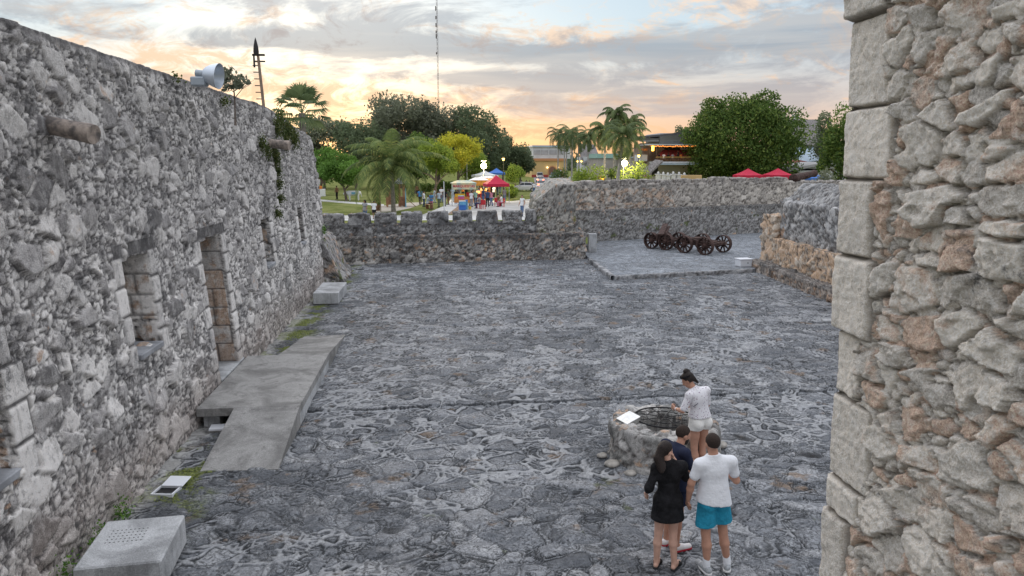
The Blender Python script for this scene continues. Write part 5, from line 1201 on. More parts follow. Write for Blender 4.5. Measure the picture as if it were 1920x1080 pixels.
# the wide round tree on the right
tree(1392, 340, 103, 170, 208, 'very wide dense round green tree behind the rear wall', MGREEN, n=36000, size=.40, trunk_r=.6, clear=.0, lobes=64, lr=.29, shell=.6, cx=1391, even=True, depth=.8)
tree(1255, 345, 108, 300, 40, 'small dark tree low at the left foot of the wide round tree', DGREEN, n=1800, size=.32, clear=.15, cx=1262)
tree(1281, 330, 170, 226, 46, 'distant dark rounded tree behind the white restaurant building', DGREEN, n=3500, size=.55, clear=.15)
tree(1572, 345, 70, 196, 90, 'yellowish green tree at the edge of the near wall', MGREEN, n=6000, size=.28, clear=.20, cx=1578)
tree(1540, 345, 112, 204, 56, 'dark slender tree behind the yellowish tree at the near wall', DGREEN, n=3500, size=.38, clear=.15, cx=1546)
bush(1546, 338, 46, 34, 'leafy shrub behind the rear wall below the gable house', GREYG, n=1500, size=.22, Y=60)
bush(1106, 352, 74, 54, 'lime bush behind the rear wall left of the tall palm trunk', LGREEN, n=3200, size=.22, Y=84)
bush(1152, 350, 50, 40, 'green bush between the two pale palm trunks', MGREEN, n=2000, size=.22, Y=86)
bush(1190, 352, 66, 48, 'bright lime bush under the glowing lamp by the thatched awning', LGREEN, n=3200, size=.22, Y=84)
bush(1052, 335, 40, 22, 'low green bush beside the blue-grey spiky plant', MGREEN, n=1500, size=.25, Y=125)
# far-off trees closing the horizon
PF = []; TF = []
for k in range(60):
    a = R(-75 + 150 * k / 59 + rng.random() * 1.5); d = 330 + rng.random() * 120; hh = 9 + rng.random() * 5
    if -3 < math.degrees(a) < 9: hh *= .75
    P, tn = crown_points((math.sin(a) * d, math.cos(a) * d, GZ + hh * .42), (16, 9, hh * .62), 500, 9, .5, .4); PF.append(P); TF.append(tn)
V, Q, a = leaf_cloud(np.concatenate(PF), 2.0, np.concatenate(TF)); o = np_mesh('distant_wood', V, Q, DGREEN, attr=a); tag(o, 'low dark band of far-off trees along the horizon', 'wood', kind='stuff')

# palms
def frond(base, az, el0, L, droop, nl, ll, lw, tw=0, V=None, Q=None, Tn=None, dr=.6):
    ts = np.linspace(0, 1, nl); p = np.array(base, float); pts = []; e = el0; st = L / nl
    for t_ in ts:
        pts.append(p.copy()); p = p + st * A(math.cos(az) * math.cos(e), math.sin(az) * math.cos(e), math.sin(e)); e -= droop / nl * (0.5 + t_ * 1.2)
    pts = np.array(pts); o = sum(len(v) for v in V); tone = rng.random()
    for i in range(nl - 1):      # stalk
        w = .03 * (1 - ts[i] * .8) + .008; s_ = A(-math.sin(az), math.cos(az), 0) * w
        V.append(np.array([pts[i] - s_, pts[i] + s_, pts[i + 1] + s_ * .9, pts[i + 1] - s_ * .9])); Tn.append(np.tile([[.9, .2, 0]], (4, 1))); Q.append(np.arange(4) + o); o += 4
    for i in range(2, nl):
        for sg in (-1, 1):
            l = ll * math.sin(math.pi * min(.97, .12 + ts[i] * .86)) ** .6; d = pts[min(i, nl - 1)] - pts[i - 1]; d /= np.linalg.norm(d) + 1e-9
            s_ = np.cross(d, A(0, 0, 1)) * sg; s_ /= np.linalg.norm(s_) + 1e-9
            d1 = d * .55 + s_ * (1 - dr * .4) + A(0, 0, -.25 * dr - .2 * rng.random()); d1 /= np.linalg.norm(d1)
            m_ = pts[i] + d1 * l * .5; d2 = d1 * .7 + A(0, 0, -dr * (.8 + .5 * rng.random())); d2 /= np.linalg.norm(d2); e_ = m_ + d2 * l * .5
            wv = d * lw
            V.append(np.array([pts[i] - wv * .5, pts[i] + wv * .5, m_ + wv * .6, m_ - wv * .6])); Q.append(np.arange(4) + o); o += 4
            V.append(np.array([m_ - wv * .6, m_ + wv * .6, e_ + wv * .08, e_ - wv * .08])); Q.append(np.arange(4) + o); o += 4
            Tn.append(np.tile([[np.clip(tone * .7 + .3 * rng.random(), 0, 1), rng.random(), 0]], (8, 1)))
def palm(loc, h_, label, m, bark, nf=20, L=3.6, nl=34, ll=.75, lw=.05, r0=.17, el=(1.25, -.5), droop=1.9, lean=(0, 0), group=None, nuts=False, dr=.6, name='palm_tree', shaft=False, cat='palm tree'):
    o = empty(name, loc, 0, label, cat, group); V, Q, Tn = [], [], []
    mb = MB(); n = 12; pts = [Vector((lean[0] * (k / n) ** 1.6, lean[1] * (k / n) ** 1.6, h_ * k / n - .1)) for k in range(n + 1)]
    mb.tube(pts, [r0 * (1.35 if k == 0 else (1.05 - .35 * k / n)) * (1 + .04 * (k % 2)) for k in range(n + 1)], 10); mb.build('trunk', bark, o, smooth=True)
    top = pts[-1]
    if shaft: MB().tube([top - Vector((0, 0, .1)), top + Vector((0, 0, .7)), top + Vector((0, 0, 1.2))], [r0 * .72, r0 * .68, .05], 8).build('crownshaft', ROYALS, o, smooth=True); top = top + Vector((0, 0, 1.0))
    for k in range(nf):
        t_ = (k + .5) / nf; az = k * 2.39996 + rng.random() * .3; e0 = el[0] + (el[1] - el[0]) * t_ + (rng.random() - .5) * .2
        frond(tuple(top), az, e0, L * (.82 + .3 * rng.random()) * (.75 + .25 * math.sin(math.pi * (.25 + .6 * t_))), droop * (.7 + .5 * rng.random()), nl, ll, lw, 0, V, Q, Tn, dr)
    np_mesh('crown', np.concatenate(V), np.array(Q), m, o, attr=np.concatenate(Tn))
    if nuts:
        mb = MB()
        for k in range(9): a = k * .7; mb.lathe([(.001, -.13), (.09, -.08), (.12, 0), (.09, .09), (.001, .14)], 8, T(top.x + .28 * math.cos(a), top.y + .28 * math.sin(a), top.z - .25 - .12 * (k % 3)))
        tag(mb.build('coconuts', mat('orange_husk', (.42, .20, .05), .8), o, smooth=True), kind='stuff')
    return o
ROYALS = mat('green_crownshaft', (.12, .17, .07), .6)
p = onz(738, 399, GZ)
palm((p.x, p.y, GZ), 4.2, 'big bushy coconut palm with drooping fronds in front of the wooden playhouse', PALMG, PBARK, 34, 5.2, 46, 1.05, .07, .20, (1.50, -.45), 1.75, (-.1, 0), nuts=True, dr=.6)
GP = 'royal palms along the street'
def rp(x, ybase_Y, topy, label, L=3.2, nf=15, m=ROYAL, r0=.17, lean=0, ll=.8):
    b = ony(x, 330, ybase_Y); zt = ony(x, topy, ybase_Y).z; h_ = zt - GZ - L * .55 - 1.0
    return palm((b.x, ybase_Y, GZ), h_, label, m, RBARK, int(nf * 1.35), L * 1.12, 24, ll * 1.1, .10, r0, (1.40, -.75), 2.5, (lean, 0), GP, dr=.8, shaft=True)
rp(1046, 160, 232, 'leftmost royal palm of the dense row', 4.0, 14); rp(1058, 158, 238, 'second palm from the left in the dense royal palm row', 3.8, 14)
rp(1072, 146, 228, 'tallest palm of the dense royal palm row, in its middle', 4.2, 16); rp(1084, 150, 240, 'royal palm at the right end of the dense row', 3.8, 14)
rp(1062, 165, 244, 'royal palm standing behind the middle of the dense row', 3.8, 12)
rp(1133, 88, 216, 'royal palm with dark trunk left of the glowing lamp', 2.9, 18); rp(1150, 90, 190, 'tallest royal palm, its crown standing above all the others', 2.6, 18, lean=.2, ll=.65)
rp(1156, 80, 222, 'royal palm with broad pale trunk just left of the glowing lamp', 3.3, 20, r0=.22, lean=.6); rp(1180, 92, 208, 'rightmost royal palm next to the restaurant', 2.6, 18, ll=.65)
rp(1102, 120, 238, 'slim royal palm between the dense row and the dark-trunked palm', 2.8, 13)
# spiky blue-grey plant
o_b = onz(1068, 333, GZ); V, Q, Tn = [], [], []
for k in range(26): frond((0, 0, .3), k * 2.4, 1.3 - 1.1 * (k / 26), 2.6, .5, 10, .8, .10, 0, V, Q, Tn, .1)
o = empty('agave', (o_b.x, 128, GZ), 0, 'blue-grey spiky plant at the foot of the royal palm row', 'plant'); np_mesh('leaves', np.concatenate(V), np.array(Q), AGAVE, o, attr=np.concatenate(Tn))

# fan palm behind the left wall
def fan_palm(loc, h_, label):
    o = empty('fan_palm', loc, 0, label, 'palm tree'); V, Q, Tn = [], [], []
    MB().tube([(0, 0, -.1), (0, 0, h_)], [.2, .14], 10).build('trunk', PBARK, o, smooth=True); off = 0
    for k in range(26):
        t_ = k / 26; az = k * 2.4; el = 1.4 - 1.9 * t_; L = .85; d = A(math.cos(az) * math.cos(el), math.sin(az) * math.cos(el), math.sin(el)); b = A(0, 0, h_) + d * L
        sd = A(-math.sin(az), math.cos(az), 0); up = np.cross(sd, d); tone = rng.random()
        V.append(np.array([A(0, 0, h_) - sd * .02, A(0, 0, h_) + sd * .02, b + sd * .015, b - sd * .015])); Q.append(np.arange(4) + off); off += 4; Tn.append(np.tile([[.9, 0, 0]], (4, 1)))
        for j in range(17):
            a = (j - 8) * .17; r_ = .85 * (1 - .15 * abs(a)); e = b + (d * math.cos(a) + sd * math.sin(a)) * r_ + A(0, 0, -.12 - .2 * t_ - .1 * rng.random()); m_ = b + (d * math.cos(a) + sd * math.sin(a)) * r_ * .55
            w = (-d * math.sin(a) + sd * math.cos(a)) * .045
            V.append(np.array([b, m_ - w, e, m_ + w])); Q.append(np.arange(4) + off); off += 4; Tn.append(np.tile([[np.clip(tone * .6 + .4 * rng.random(), 0, 1), 0, 0]], (4, 1)))
    np_mesh('crown', np.concatenate(V), np.array(Q), FANG, o, attr=np.concatenate(Tn)); return o
p = ony(566, 212, 36.5); fan_palm((p.x, 36.5, GZ), p.z - GZ, 'fan palm rising behind the far end of the left wall')

# plants on the left wall
def clump(name, label, pts, m, size, n, spread, cat='plant', group=None):
    P = []
    for (q, r_) in pts: P.append(np.array(q) + rng.normal(size=(int(n * r_ / spread), 3)) * A(.06, r_ * .5, r_ * .5) + A(.06, 0, 0))
    P = np.concatenate(P); c = P.mean(0); tn = rng.random((len(P), 3)); V, Q, a = leaf_cloud(P - c, size, tn, up=.1)
    r_ = empty(name, tuple(c), 0, label, cat, group); o = np_mesh('foliage', V, Q, m, r_, attr=a); return tag(o, kind='stuff')
def onw(px, py):
    X = -5.0
    for _ in range(4): q = onx(px, py, X); X = bat(q.z) + .03
    return q
VINE = leaf_mat('vine_leaves', (.03, .05, .015), (.11, .15, .045), (.16, .17, .06))
VINE and clump('climbing_plant', 'green climbing plant hanging near the top of the far end of the left wall', [(onw(*p), r_) for p, r_ in (((522, 228), .42), ((538, 245), .42), ((530, 262), .35), ((515, 240), .3), ((550, 258), .35))], VINE, .075, 600, .4)
clump('climbing_plant', 'trailing plant around the far clay spout running down the left wall', [(onw(*p), r_) for p, r_ in (((488, 270), .25), ((497, 285), .25), ((512, 282), .28), ((516, 300), .22), ((518, 322), .18), ((520, 345), .16), ((522, 372), .16), ((518, 400), .14))], VINE, .06, 420, .25)
clump('wall_tuft', 'small green tuft growing on the left wall under the floodlight', [(onw(417, 190), .16)], VINE, .07, 90, .16, group='tufts on the left wall')
clump('wall_tuft', 'tuft of dry leaves on the top edge of the left wall left of the floodlight', [(onw(325, 146), .10)], VINE, .07, 60, .16, group='tufts on the left wall')
clump('wall_tuft', 'green weeds sprouting from the wall foot beside the near concrete bench', [(Vector((-4.50, 8.6, .10)), .25), (Vector((-4.52, 9.4, .12)), .22), (Vector((-4.55, 10.2, .12)), .2)], BGREEN, .045, 220, .22, group='tufts on the left wall')
clump('wall_tuft', 'green tuft on top of the broken wall stub', [(Vector((-4.75, 31.4, 2.2)), .25)], BGREEN, .07, 130, .25, group='tufts on the left wall')
q = ony(438, 178, 15.8); o = empty('rooftop_shrub', (q.x, 15.8, 5.85), 0, 'thin leafy shrub behind the floodlight on the left wall top', 'shrub')
P, tn = crown_points((0, 0, .80), (.42, .36, .36), 380, 9, .4, .4); V, Q, a = leaf_cloud(P, .11, tn); np_mesh('foliage', V, Q, GREYG, o, attr=a); trunk(o, (0, 0, -.1), (0, 0, .8), .02, BARK, 5, .4, .05, 'stem')

# floodlight on the wall top
q = ony(395, 150, 15.2); fl_ = empty('floodlight', (q.x, 15.2, 6.62), 0, 'large silvery bell-shaped floodlight standing on top of the left wall', 'floodlight')
ALU = mat('spun_aluminium', (.55, .60, .66), .38, metal=.7, nscale=1.5, namp=.12); ALUD = mat('dull_aluminium', (.36, .40, .44), .5, metal=.4)
c_ = ony(411, 143, 15.0) - Vector((q.x, 15.2, 6.62)); ax = Vector((.99, -.13, -.14)).normalized()
Ma = Matrix.Translation(c_) @ ax.to_track_quat('Z', 'Y').to_matrix().to_4x4() @ Matrix.Diagonal((.93, .93, .72, 1))
pr = [(.06, -.44), (.10, -.42), (.155, -.35), (.205, -.24), (.24, -.10), (.262, 0), (.252, 0), (.23, -.10), (.195, -.235), (.145, -.34), (.08, -.41)]
MB().lathe(pr, 32, Ma).build('reflector', ALU, fl_, smooth=True)
MB().lathe([(.001, -.62), (.075, -.62), (.075, -.44), (.001, -.44)], 16, Ma).build('lamp_housing', ALUD, fl_, smooth=True)
e_ = Ma @ Vector((0, 0, -.56)); MB().box(-.13, .15, -.12, .12, -.24, -.07, .02, Matrix.Translation(e_)).build('ballast_box', ALUD, fl_)
MB().tube([e_ + Vector((.12, 0, -.2)), (e_.x + .14, 0, .0)], .035, 8).build('bracket', ALUD, fl_)
# pole with climbing pegs
q = ony(490, 195, 42.0); zt = ony(482, 72, 42.0).z; xo = ony(482, 72, 42).x - q.x
po = empty('utility_pole', (q.x + .3, 42, GZ), 0, 'tall square concrete pole with climbing pegs and a dark lamp head behind the left wall', 'pole')
mb = MB(); mb.tube([(.25, 0, -.2), (xo - .3 + .0, 0, zt - GZ - .9)], [.13, .085], 4); mb.build('shaft', mat('pole_concrete', (.27, .20, .16), .9, nscale=3, namp=.15), po)
mb = MB(); hz = zt - GZ
for k in range(16): z_ = hz - 1.4 - k * .35; xx = .25 + (xo - .55) * z_ / hz; mb.tube([(xx, 0, z_), (xx - .38, -.03, z_)], .028, 5)
tag(mb.build('climbing_pegs', mat('dark_steel', (.04, .038, .04), .5, metal=.5), po), kind='stuff')
mb = MB(); MB_ = T(xo - .3 - .08, -.05, hz - .75); mb.lathe([(.001, .80), (.05, .66), (.12, .35), (.15, .05), (.13, -.12), (.001, -.15)], 14, MB_ @ Matrix.Diagonal((1, .7, 1, 1))); mb.build('lamp_head', MATS['dark_steel'], po, smooth=True)
mb = MB(); mb.box(-.30, .35, -.06, .06, -.9, -.8, 0, T(xo - .3, 0, hz)); mb.box(-.2, .35, -.06, .06, -1.22, -1.15, 0, T(xo - .3, 0, hz)); mb.box(-.26, -.18, -.05, .05, -1.5, -.8, 0, T(xo - .3, 0, hz)); mb.build('lamp_bracket', MATS['dark_steel'], po)
# ------------------------------------------------------------------ people in the park
def cmat(name, col): return mat(name, col, .9, nscale=5, namp=.12)
CL = dict(grey=cmat('grey_cloth', (.30, .30, .33)), jeans=cmat('blue_denim', (.12, .19, .34)), white=WHITE, black=cmat('black_cloth', (.02, .02, .024)), navy=cmat('navy_cloth', (.04, .07, .15)),
          mint=cmat('mint_cloth', (.30, .52, .42)), red=cmat('red_cloth', (.50, .04, .05)), pink=cmat('pink_cloth', (.55, .22, .30)), blue=cmat('blue_cloth', (.08, .24, .50)), khaki=cmat('olive_cloth', (.10, .13, .08)),
          pale=cmat('pale_blue_cloth', (.38, .46, .52)), orange=cmat('orange_cloth', (.60, .20, .04)), brown=cmat('brown_cloth', (.22, .13, .08)))
def walkJ(rs=1.0):
    s = random.uniform(-.12, .12); return joints(elR=(.25, -.03 + s, 1.15), wrR=(.25, .10 + s, .93), elL=(-.25, -.03 - s, 1.15), wrL=(-.25, .10 - s, .93), anR=(.09, -.05 - s, .085), toeR=(.11, .12 - s, .03), anL=(-.09, .02 + s, .085), toeL=(-.11, .19 + s, .03), hy=random.uniform(-.6, .6))
def foldJ(): return joints(elR=(.25, .02, 1.16), wrR=(.05, .22, 1.14), elL=(-.25, .02, 1.16), wrL=(-.05, .22, 1.12))
def sitJ(): return joints(pelvis=(0, -.02, .55), waist=(0, .0, .70), chest=(0, .04, .90), neck=(0, .07, 1.07), head=(0, .10, 1.225), shR=(.18, .06, 1.01), shL=(-.18, .06, 1.01), elR=(.24, .16, .76), elL=(-.24, .16, .76), wrR=(.14, .38, .70), wrL=(-.14, .38, .70),
                          hipR=(.09, .0, .52), hipL=(-.09, .0, .52), knR=(.12, .43, .52), knL=(-.12, .43, .52), anR=(.12, .40, .085), anL=(-.12, .38, .085), toeR=(.13, .56, .03), toeL=(-.13, .54, .03))
def folk(px, py, rz, label, top, bot, H=1.68, pose='walk', short=1.6, sleeve=.5, skin=SKIN3, fem=False, Y=None, z=GZ, group='people in the park', hairl=False):
    b = onz(px, py, GZ) if Y is None else ony(px, py, Y)
    J = {'walk': walkJ, 'fold': foldJ, 'sit': sitJ}[pose]()
    hf = None
    if hairl:
        def hf(hp, Rh, J_): return ([('e', hp(0, -.018, .034), (.085, .102, .10), Rh), ('c', hp(0, -.07, 0), hp(0, -.11, -.22), .07, .05)], [(hp(0, .045, .04), tuple(Rh @ A(0, .85, -.5)))])
    return person((b.x, b.y, z), rz, label, J, H, fem, vox=.028, skin=skin, hair=HAIRD, hairfn=hf, top=CL[top], bottom=CL[bot], shoes=('shoe', RUB, None), sleeve=sleeve, hem=.90 if pose != 'sit' else .50, short=short, flare=.01, coarse=True, fingers=False, group=group)
PI = math.pi
folk(685, 416, 2.6, 'woman in grey top and jeans walking on the path left of the coconut palm trunk', 'grey', 'jeans', 1.66, fem=True, hairl=True)
folk(702, 411, .2, 'person in white shirt and black shorts bending on the path beside the woman in grey', 'white', 'black', 1.45, short=.7)
folk(979, 406, 2.2, 'man in white sleeveless top and jeans standing on the path', 'white', 'jeans', 1.76, sleeve=.12, skin=SKIN)
folk(996, 406, 2.0, 'woman with long black hair on the path beside the corner block', 'brown', 'grey', 1.62, fem=True, hairl=True)
folk(914, 388, .1, 'man in navy shirt and black trousers seen from behind on the plaza', 'navy', 'black', 1.74)
folk(849, 379, 2.8, 'woman in pale blue dress standing at the left end of the snack stall', 'pale', 'pale', 1.66, fem=True, hairl=True)
folk(834, 387, .5, 'man in black shirt and white cap behind the white pole', 'black', 'grey', 1.74)
folk(823, 389, .9, 'person in olive trousers and pale top walking left of the white pole', 'pale', 'khaki', 1.66)
folk(815, 381, 1.4, 'person in pale blue dress further back on the walkway', 'pale', 'pale', 1.6, fem=True)
folk(802, 391, -1.2, 'person in pale shirt sitting on the park bench', 'pale', 'black', 1.70, 'sit')
folk(809, 393, 2.6, 'person in blue shirt and bare legs standing before the park bench', 'blue', 'pink', 1.60, 'fold', short=.6)
folk(892, 386, .3, 'person in mint green T-shirt standing at the stall counter', 'mint', 'navy', 1.64, 'fold')
folk(900, 391, 1.0, 'seated person in grey shirt on a red chair at the stall', 'grey', 'navy', 1.70, 'sit')
folk(884, 388, -.6, 'person in white shirt beside the blue coolers', 'white', 'grey', 1.6, 'walk', fem=True)
folk(878, 386, .4, 'person in red shirt partly hidden behind the blue coolers', 'red', 'jeans', 1.62)
folk(898, 378, .8, 'person in blue shirt at the back of the stall counter', 'blue', 'black', 1.62, 'fold')
folk(933, 387, -1.0, 'person in white and black sitting left at the red chairs', 'brown', 'black', 1.64, 'sit', skin=SKIN)
folk(941, 388, 1.2, 'person in white dress sitting right at the red chairs', 'white', 'pink', 1.62, 'sit', skin=SKIN, fem=True)
folk(868, 372, 3.0, 'vendor in orange apron under the snack stall canopy', 'orange', 'black', 1.66, 'fold')
folk(874, 371, 2.8, 'vendor in black shirt under the snack stall canopy', 'black', 'black', 1.68, 'fold')
folk(901, 372, .5, 'customer in brown top between the two stalls', 'brown', 'jeans', 1.66)
folk(907, 373, -.4, 'customer in black top with long hair between the two stalls', 'black', 'grey', 1.6, fem=True, hairl=True)
folk(922, 366, .3, 'tall person in black under the red canopy', 'black', 'black', 1.74, 'fold')
folk(933, 366, -.5, 'person in black T-shirt at the right post of the red canopy', 'black', 'navy', 1.70)
folk(978, 358, .2, 'person in pale shirt leaning by the white van', 'grey', 'black', 1.70)
folk(987, 358, -.3, 'person in black beside the white van', 'black', 'navy', 1.74)
folk(993, 358, .4, 'person in red shirt beside the white van', 'red', 'black', 1.66, fem=True)
folk(773, 367, .4, 'child in red shirt right of the wooden playhouse', 'red', 'jeans', 1.4)
folk(783, 369, .4, 'person in dark clothes right of the wooden playhouse', 'brown', 'black', 1.6)
for i, (x_, y_, t_, b_, lb) in enumerate(((855, 383, 'black', 'jeans', 'customer in black shirt at the left corner of the snack stall'), (861, 385, 'red', 'black', 'child in red shirt left of the cooler stack'), (888, 383, 'brown', 'grey', 'person in brown top waiting behind the mint shirt'), (906, 384, 'navy', 'jeans', 'person in navy top and jeans left of the tall navy-shirted man'),
        (921, 386, 'pink', 'jeans', 'woman in pink top between the navy-shirted man and the seated pair'), (926, 374, 'white', 'black', 'person in white shirt behind the folding table'), (917, 376, 'orange', 'black', 'person in orange shirt behind the navy-shirted man'), (946, 380, 'grey', 'jeans', 'person in grey shirt by the round clipped shrub'),
        (841, 384, 'khaki', 'brown', 'person in olive top right behind the white pole'), (828, 380, 'white', 'jeans', 'person in white top further along the walkway'), (795, 388, 'white', 'navy', 'person in white top left of the park bench'), (788, 384, 'blue', 'black', 'person in blue top between playhouse and bench'),
        (938, 362, 'black', 'jeans', 'person in black top behind the red canopy, right side'), (1001, 362, 'white', 'jeans', 'person in white top crossing the street behind the man in white'), (862, 368, 'pale', 'grey', 'person in pale top behind the snack stall counter'), (883, 369, 'mint', 'black', 'vendor in mint top inside the orange stall'))):
    folk(x_, y_, (i * 1.7) % 6.28, lb, t_, b_, 1.55 + (i * .07) % .22 if i != 1 else 1.2, 'fold' if i % 3 == 0 else 'walk', fem=i % 2 == 0, hairl=i % 4 == 0)
folk(632, 374, 1.0, 'person in brown top under the bright green tree', 'brown', 'black', 1.66)
folk(1034, 333.5, 0, 'dark figure riding up the street beside the grey van', 'black', 'black', 1.7)

# ------------------------------------------------------------------ stalls and canopies
ALUP = mat('grey_post', (.45, .46, .47), .5, metal=.4); WOODB = mat('brown_plank', (.24, .125, .07), .8, nscale=4, namp=.3); WOODL = mat('orange_wood', (.38, .22, .12), .8, nscale=4, namp=.25)
REDC = mat('red_canopy_cloth', (.52, .02, .06), .7, nscale=.8, namp=.08); BLUEC = mat('blue_canopy_cloth', (.06, .18, .55), .7); WHC = mat('white_canopy_cloth', (.72, .74, .76), .7)
def tent(px, Y, w, label, m, peak=3.9, eave=2.4, name='canopy_tent', z=GZ, rz=.1, val=.3, group='pop-up canopies'):
    b = ony(px, 330, Y); o = empty(name, (b.x, Y, z), rz, label, 'canopy', group); h_ = w / 2
    mb = MB(); n = 6; vs = []; fs = []
    for k in range(4):
        a0 = Vector([(-h_, -h_), (h_, -h_), (h_, h_), (-h_, h_)][k] + (eave,)); a1 = Vector([(-h_, -h_), (h_, -h_), (h_, h_), (-h_, h_)][(k + 1) % 4] + (eave,)); pk = Vector((0, 0, peak))
        prev = None; o_ = len(vs)
        for i in range(n + 1):
            t_ = i / n; s_ = -(.16 * w) * t_ * (1 - t_) * .8
            l = a0.lerp(pk, t_) + Vector((0, 0, s_)); r_ = a1.lerp(pk, t_) + Vector((0, 0, s_)); vs += [l, (l + r_) / 2 - Vector((0, 0, .02)), r_]
        for i in range(n):
            for j in (0, 1): q = o_ + i * 3 + j; fs.append((q, q + 1, q + 4, q + 3))
        q = len(vs); vs += [a0, a1, a1 - Vector((0, 0, val)), a0 - Vector((0, 0, val))]; fs.append((q, q + 1, q + 2, q + 3))
    mb.add(vs, fs); c = mb.build('cloth_roof', m, o)
    for sx in (-1, 1):
        for sy in (-1, 1): MB().box(sx * (h_ - .04) - .025, sx * (h_ - .04) + .025, sy * (h_ - .04) - .025, sy * (h_ - .04) + .025, 0, eave).build('leg', ALUP, o)
    return o
tent(930, 80, 2.5, 'raspberry red canopy over the plaza stalls', REDC, 3.10, 2.15)
tent(1402, 90, 2.75, 'left bright red canopy behind the rear wall below the wide tree', REDC, 3.70, 2.85, val=.5, rz=.05)
tent(1458, 90, 2.75, 'right bright red canopy behind the rear wall below the wide tree', REDC, 3.72, 2.88, val=.5, rz=.1)
tent(1523, 92, 2.6, 'blue canopy behind the rear wall left of the near wall', BLUEC, 3.2, 2.45)
tent(909, 100, 3.2, 'white-blue canopy behind the orange stall', WHC, 3.35, 2.75)
tent(931, 112, 2.2, 'small blue canopy furthest back behind the red one', BLUEC, 3.6, 2.9)
def text_mesh(name, s_, size, m, parent, M, ext=.008):
    cu = bpy.data.curves.new(name, 'FONT'); cu.body = s_; cu.size = size; cu.align_x = 'CENTER'; cu.align_y = 'CENTER'; cu.extrude = ext; cu.offset = size * .02
    tmp = bpy.data.objects.new('tmp_text', cu); C.objects.link(tmp); dg = bpy.context.evaluated_depsgraph_get(); me = bpy.data.meshes.new_from_object(tmp.evaluated_get(dg)); bpy.data.objects.remove(tmp); bpy.data.curves.remove(cu)
    me.name = name; me.transform(M); me.materials.clear(); return link_mesh(name, me, m, parent)
def stall(px, Y, w, label, fascia, canopy, counter, words=None, wordm=None, eave=1.72, fh=.62, d=1.6, glow=None, zoff=0):
    b = ony(px, 330, Y); o = empty('market_stall', (b.x, Y, GZ), .0, label, 'stall', 'food stalls on the plaza'); h_ = w / 2
    MB().box(-h_, h_, -d / 2, -d / 2 + .04, eave, eave + fh).build('front_fascia', fascia, o)
    MB().box(h_ - .04, h_, -d / 2 + .04, d / 2, eave, eave + fh).build('side_fascia', canopy[1], o)
    mb = MB(); mb.add([(-h_ - .1, -d / 2 - .1, eave + fh), (h_ + .1, -d / 2 - .1, eave + fh), (h_ + .1, d / 2 + .1, eave + fh), (-h_ - .1, d / 2 + .1, eave + fh), (-h_ * .5, 0, eave + fh + .28), (h_ * .5, 0, eave + fh + .28)],
           [(0, 1, 5, 4), (1, 2, 5), (2, 3, 4, 5), (3, 0, 4), (3, 2, 1, 0)]); mb.build('roof', canopy[0], o)
    for sx in (-1, 1):
        for sy in (-1, 1): MB().box(sx * (h_ - .05) - .02, sx * (h_ - .05) + .02, sy * (d / 2 - .07) - .02, sy * (d / 2 - .07) + .02, 0, eave).build('post', ALUP, o)
    MB().box(-h_ + .25, h_ - .25, -d / 2 + .15, -d / 2 + .75, .35, .95, .02).build('counter', counter, o)
    MB().box(-h_ + .35, h_ * .1, -d / 2 + .25, -d / 2 + .6, .95, 1.25, .02).build('display_case', glow or counter, o)
    if words: text_mesh('lettering', words, w / max(6.2, len(words) * .66), wordm, o, T(-.12 * w * 0, -d / 2 - .012, eave + fh * .5) @ Matrix.Rotation(R(90), 4, 'X'))
    return o
YB = mat('yellow_banner', (.72, .60, .34), .7, nscale=1.6, namp=.2, tint=(.45, .62, .58)); CYB = mat('light_blue_banner', (.18, .42, .58), .7); ORB = mat('orange_banner', (.80, .36, .06), .7, nscale=2, namp=.3)
GLOW = mat('lit_display', (.8, .4, .15), .5, emit=(1, .45, .12), estr=1.2); REDL = mat('red_letters', (.60, .06, .10), .6)
stall(869, 76, 2.5, 'snack stall with pale yellow banner reading MARQUESITAS', YB, (YB, CYB), cmat('orange_counter', (.6, .25, .08)), 'MARQUESITAS', REDL, glow=cmat('yellow_goods', (.75, .45, .04)))
stall(898, 84, 2.0, 'orange bannered stall behind the snack stall', ORB, (WHC, ORB), cmat('red_counter', (.45, .06, .04)), None, None, 1.85, .60, glow=GLOW)
stall(912, 92, 2.2, 'lit orange stall furthest back under the white canopy', ORB, (WHC, ORB), cmat('orange_counter2', (.5, .2, .08)), None, None, 1.95, .55, glow=GLOW)
def cooler(px, py, w, h_, m, lid, label, z=0):
    b = onz(px, py, GZ); o = empty('cooler', (b.x, b.y, GZ + z), .1, label, 'cooler', 'coolers stacked on the plaza'); MB().box(-w / 2, w / 2, -.22, .22, 0, h_, .03).build('tub', m, o); MB().box(-w / 2 - .02, w / 2 + .02, -.24, .24, h_, h_ + .07, .02).build('lid', lid, o); return o
cooler(867, 394, .62, .40, BLUEC, BLUEC, 'lowest large blue cooler of the stack'); cooler(867, 394, .58, .34, cmat('sky_blue_plastic', (.15, .40, .65)), WHC, 'sky blue cooler with white lid in the middle of the stack', .47)
cooler(874.5, 393, .22, .85, cmat('steel_blue_plastic', (.12, .30, .45)), BLUEC, 'tall narrow blue container right of the cooler stack'); cooler(865, 391, .55, .28, cmat('pink_plastic', (.6, .12, .25)), cmat('sky_lid', (.3, .5, .6)), 'pink and blue cooler on top of the stack', .90)
b = onz(881, 393, GZ); o = tag(MB().lathe([(.001, 0), (.12, 0), (.15, .30), (.14, .30), (.11, .02), (.001, .02)], 14).build('bucket', cmat('yellow_plastic', (.75, .50, .08)), loc=(b.x, b.y, GZ)), 'small yellow bucket standing right of the blue coolers', 'bucket')
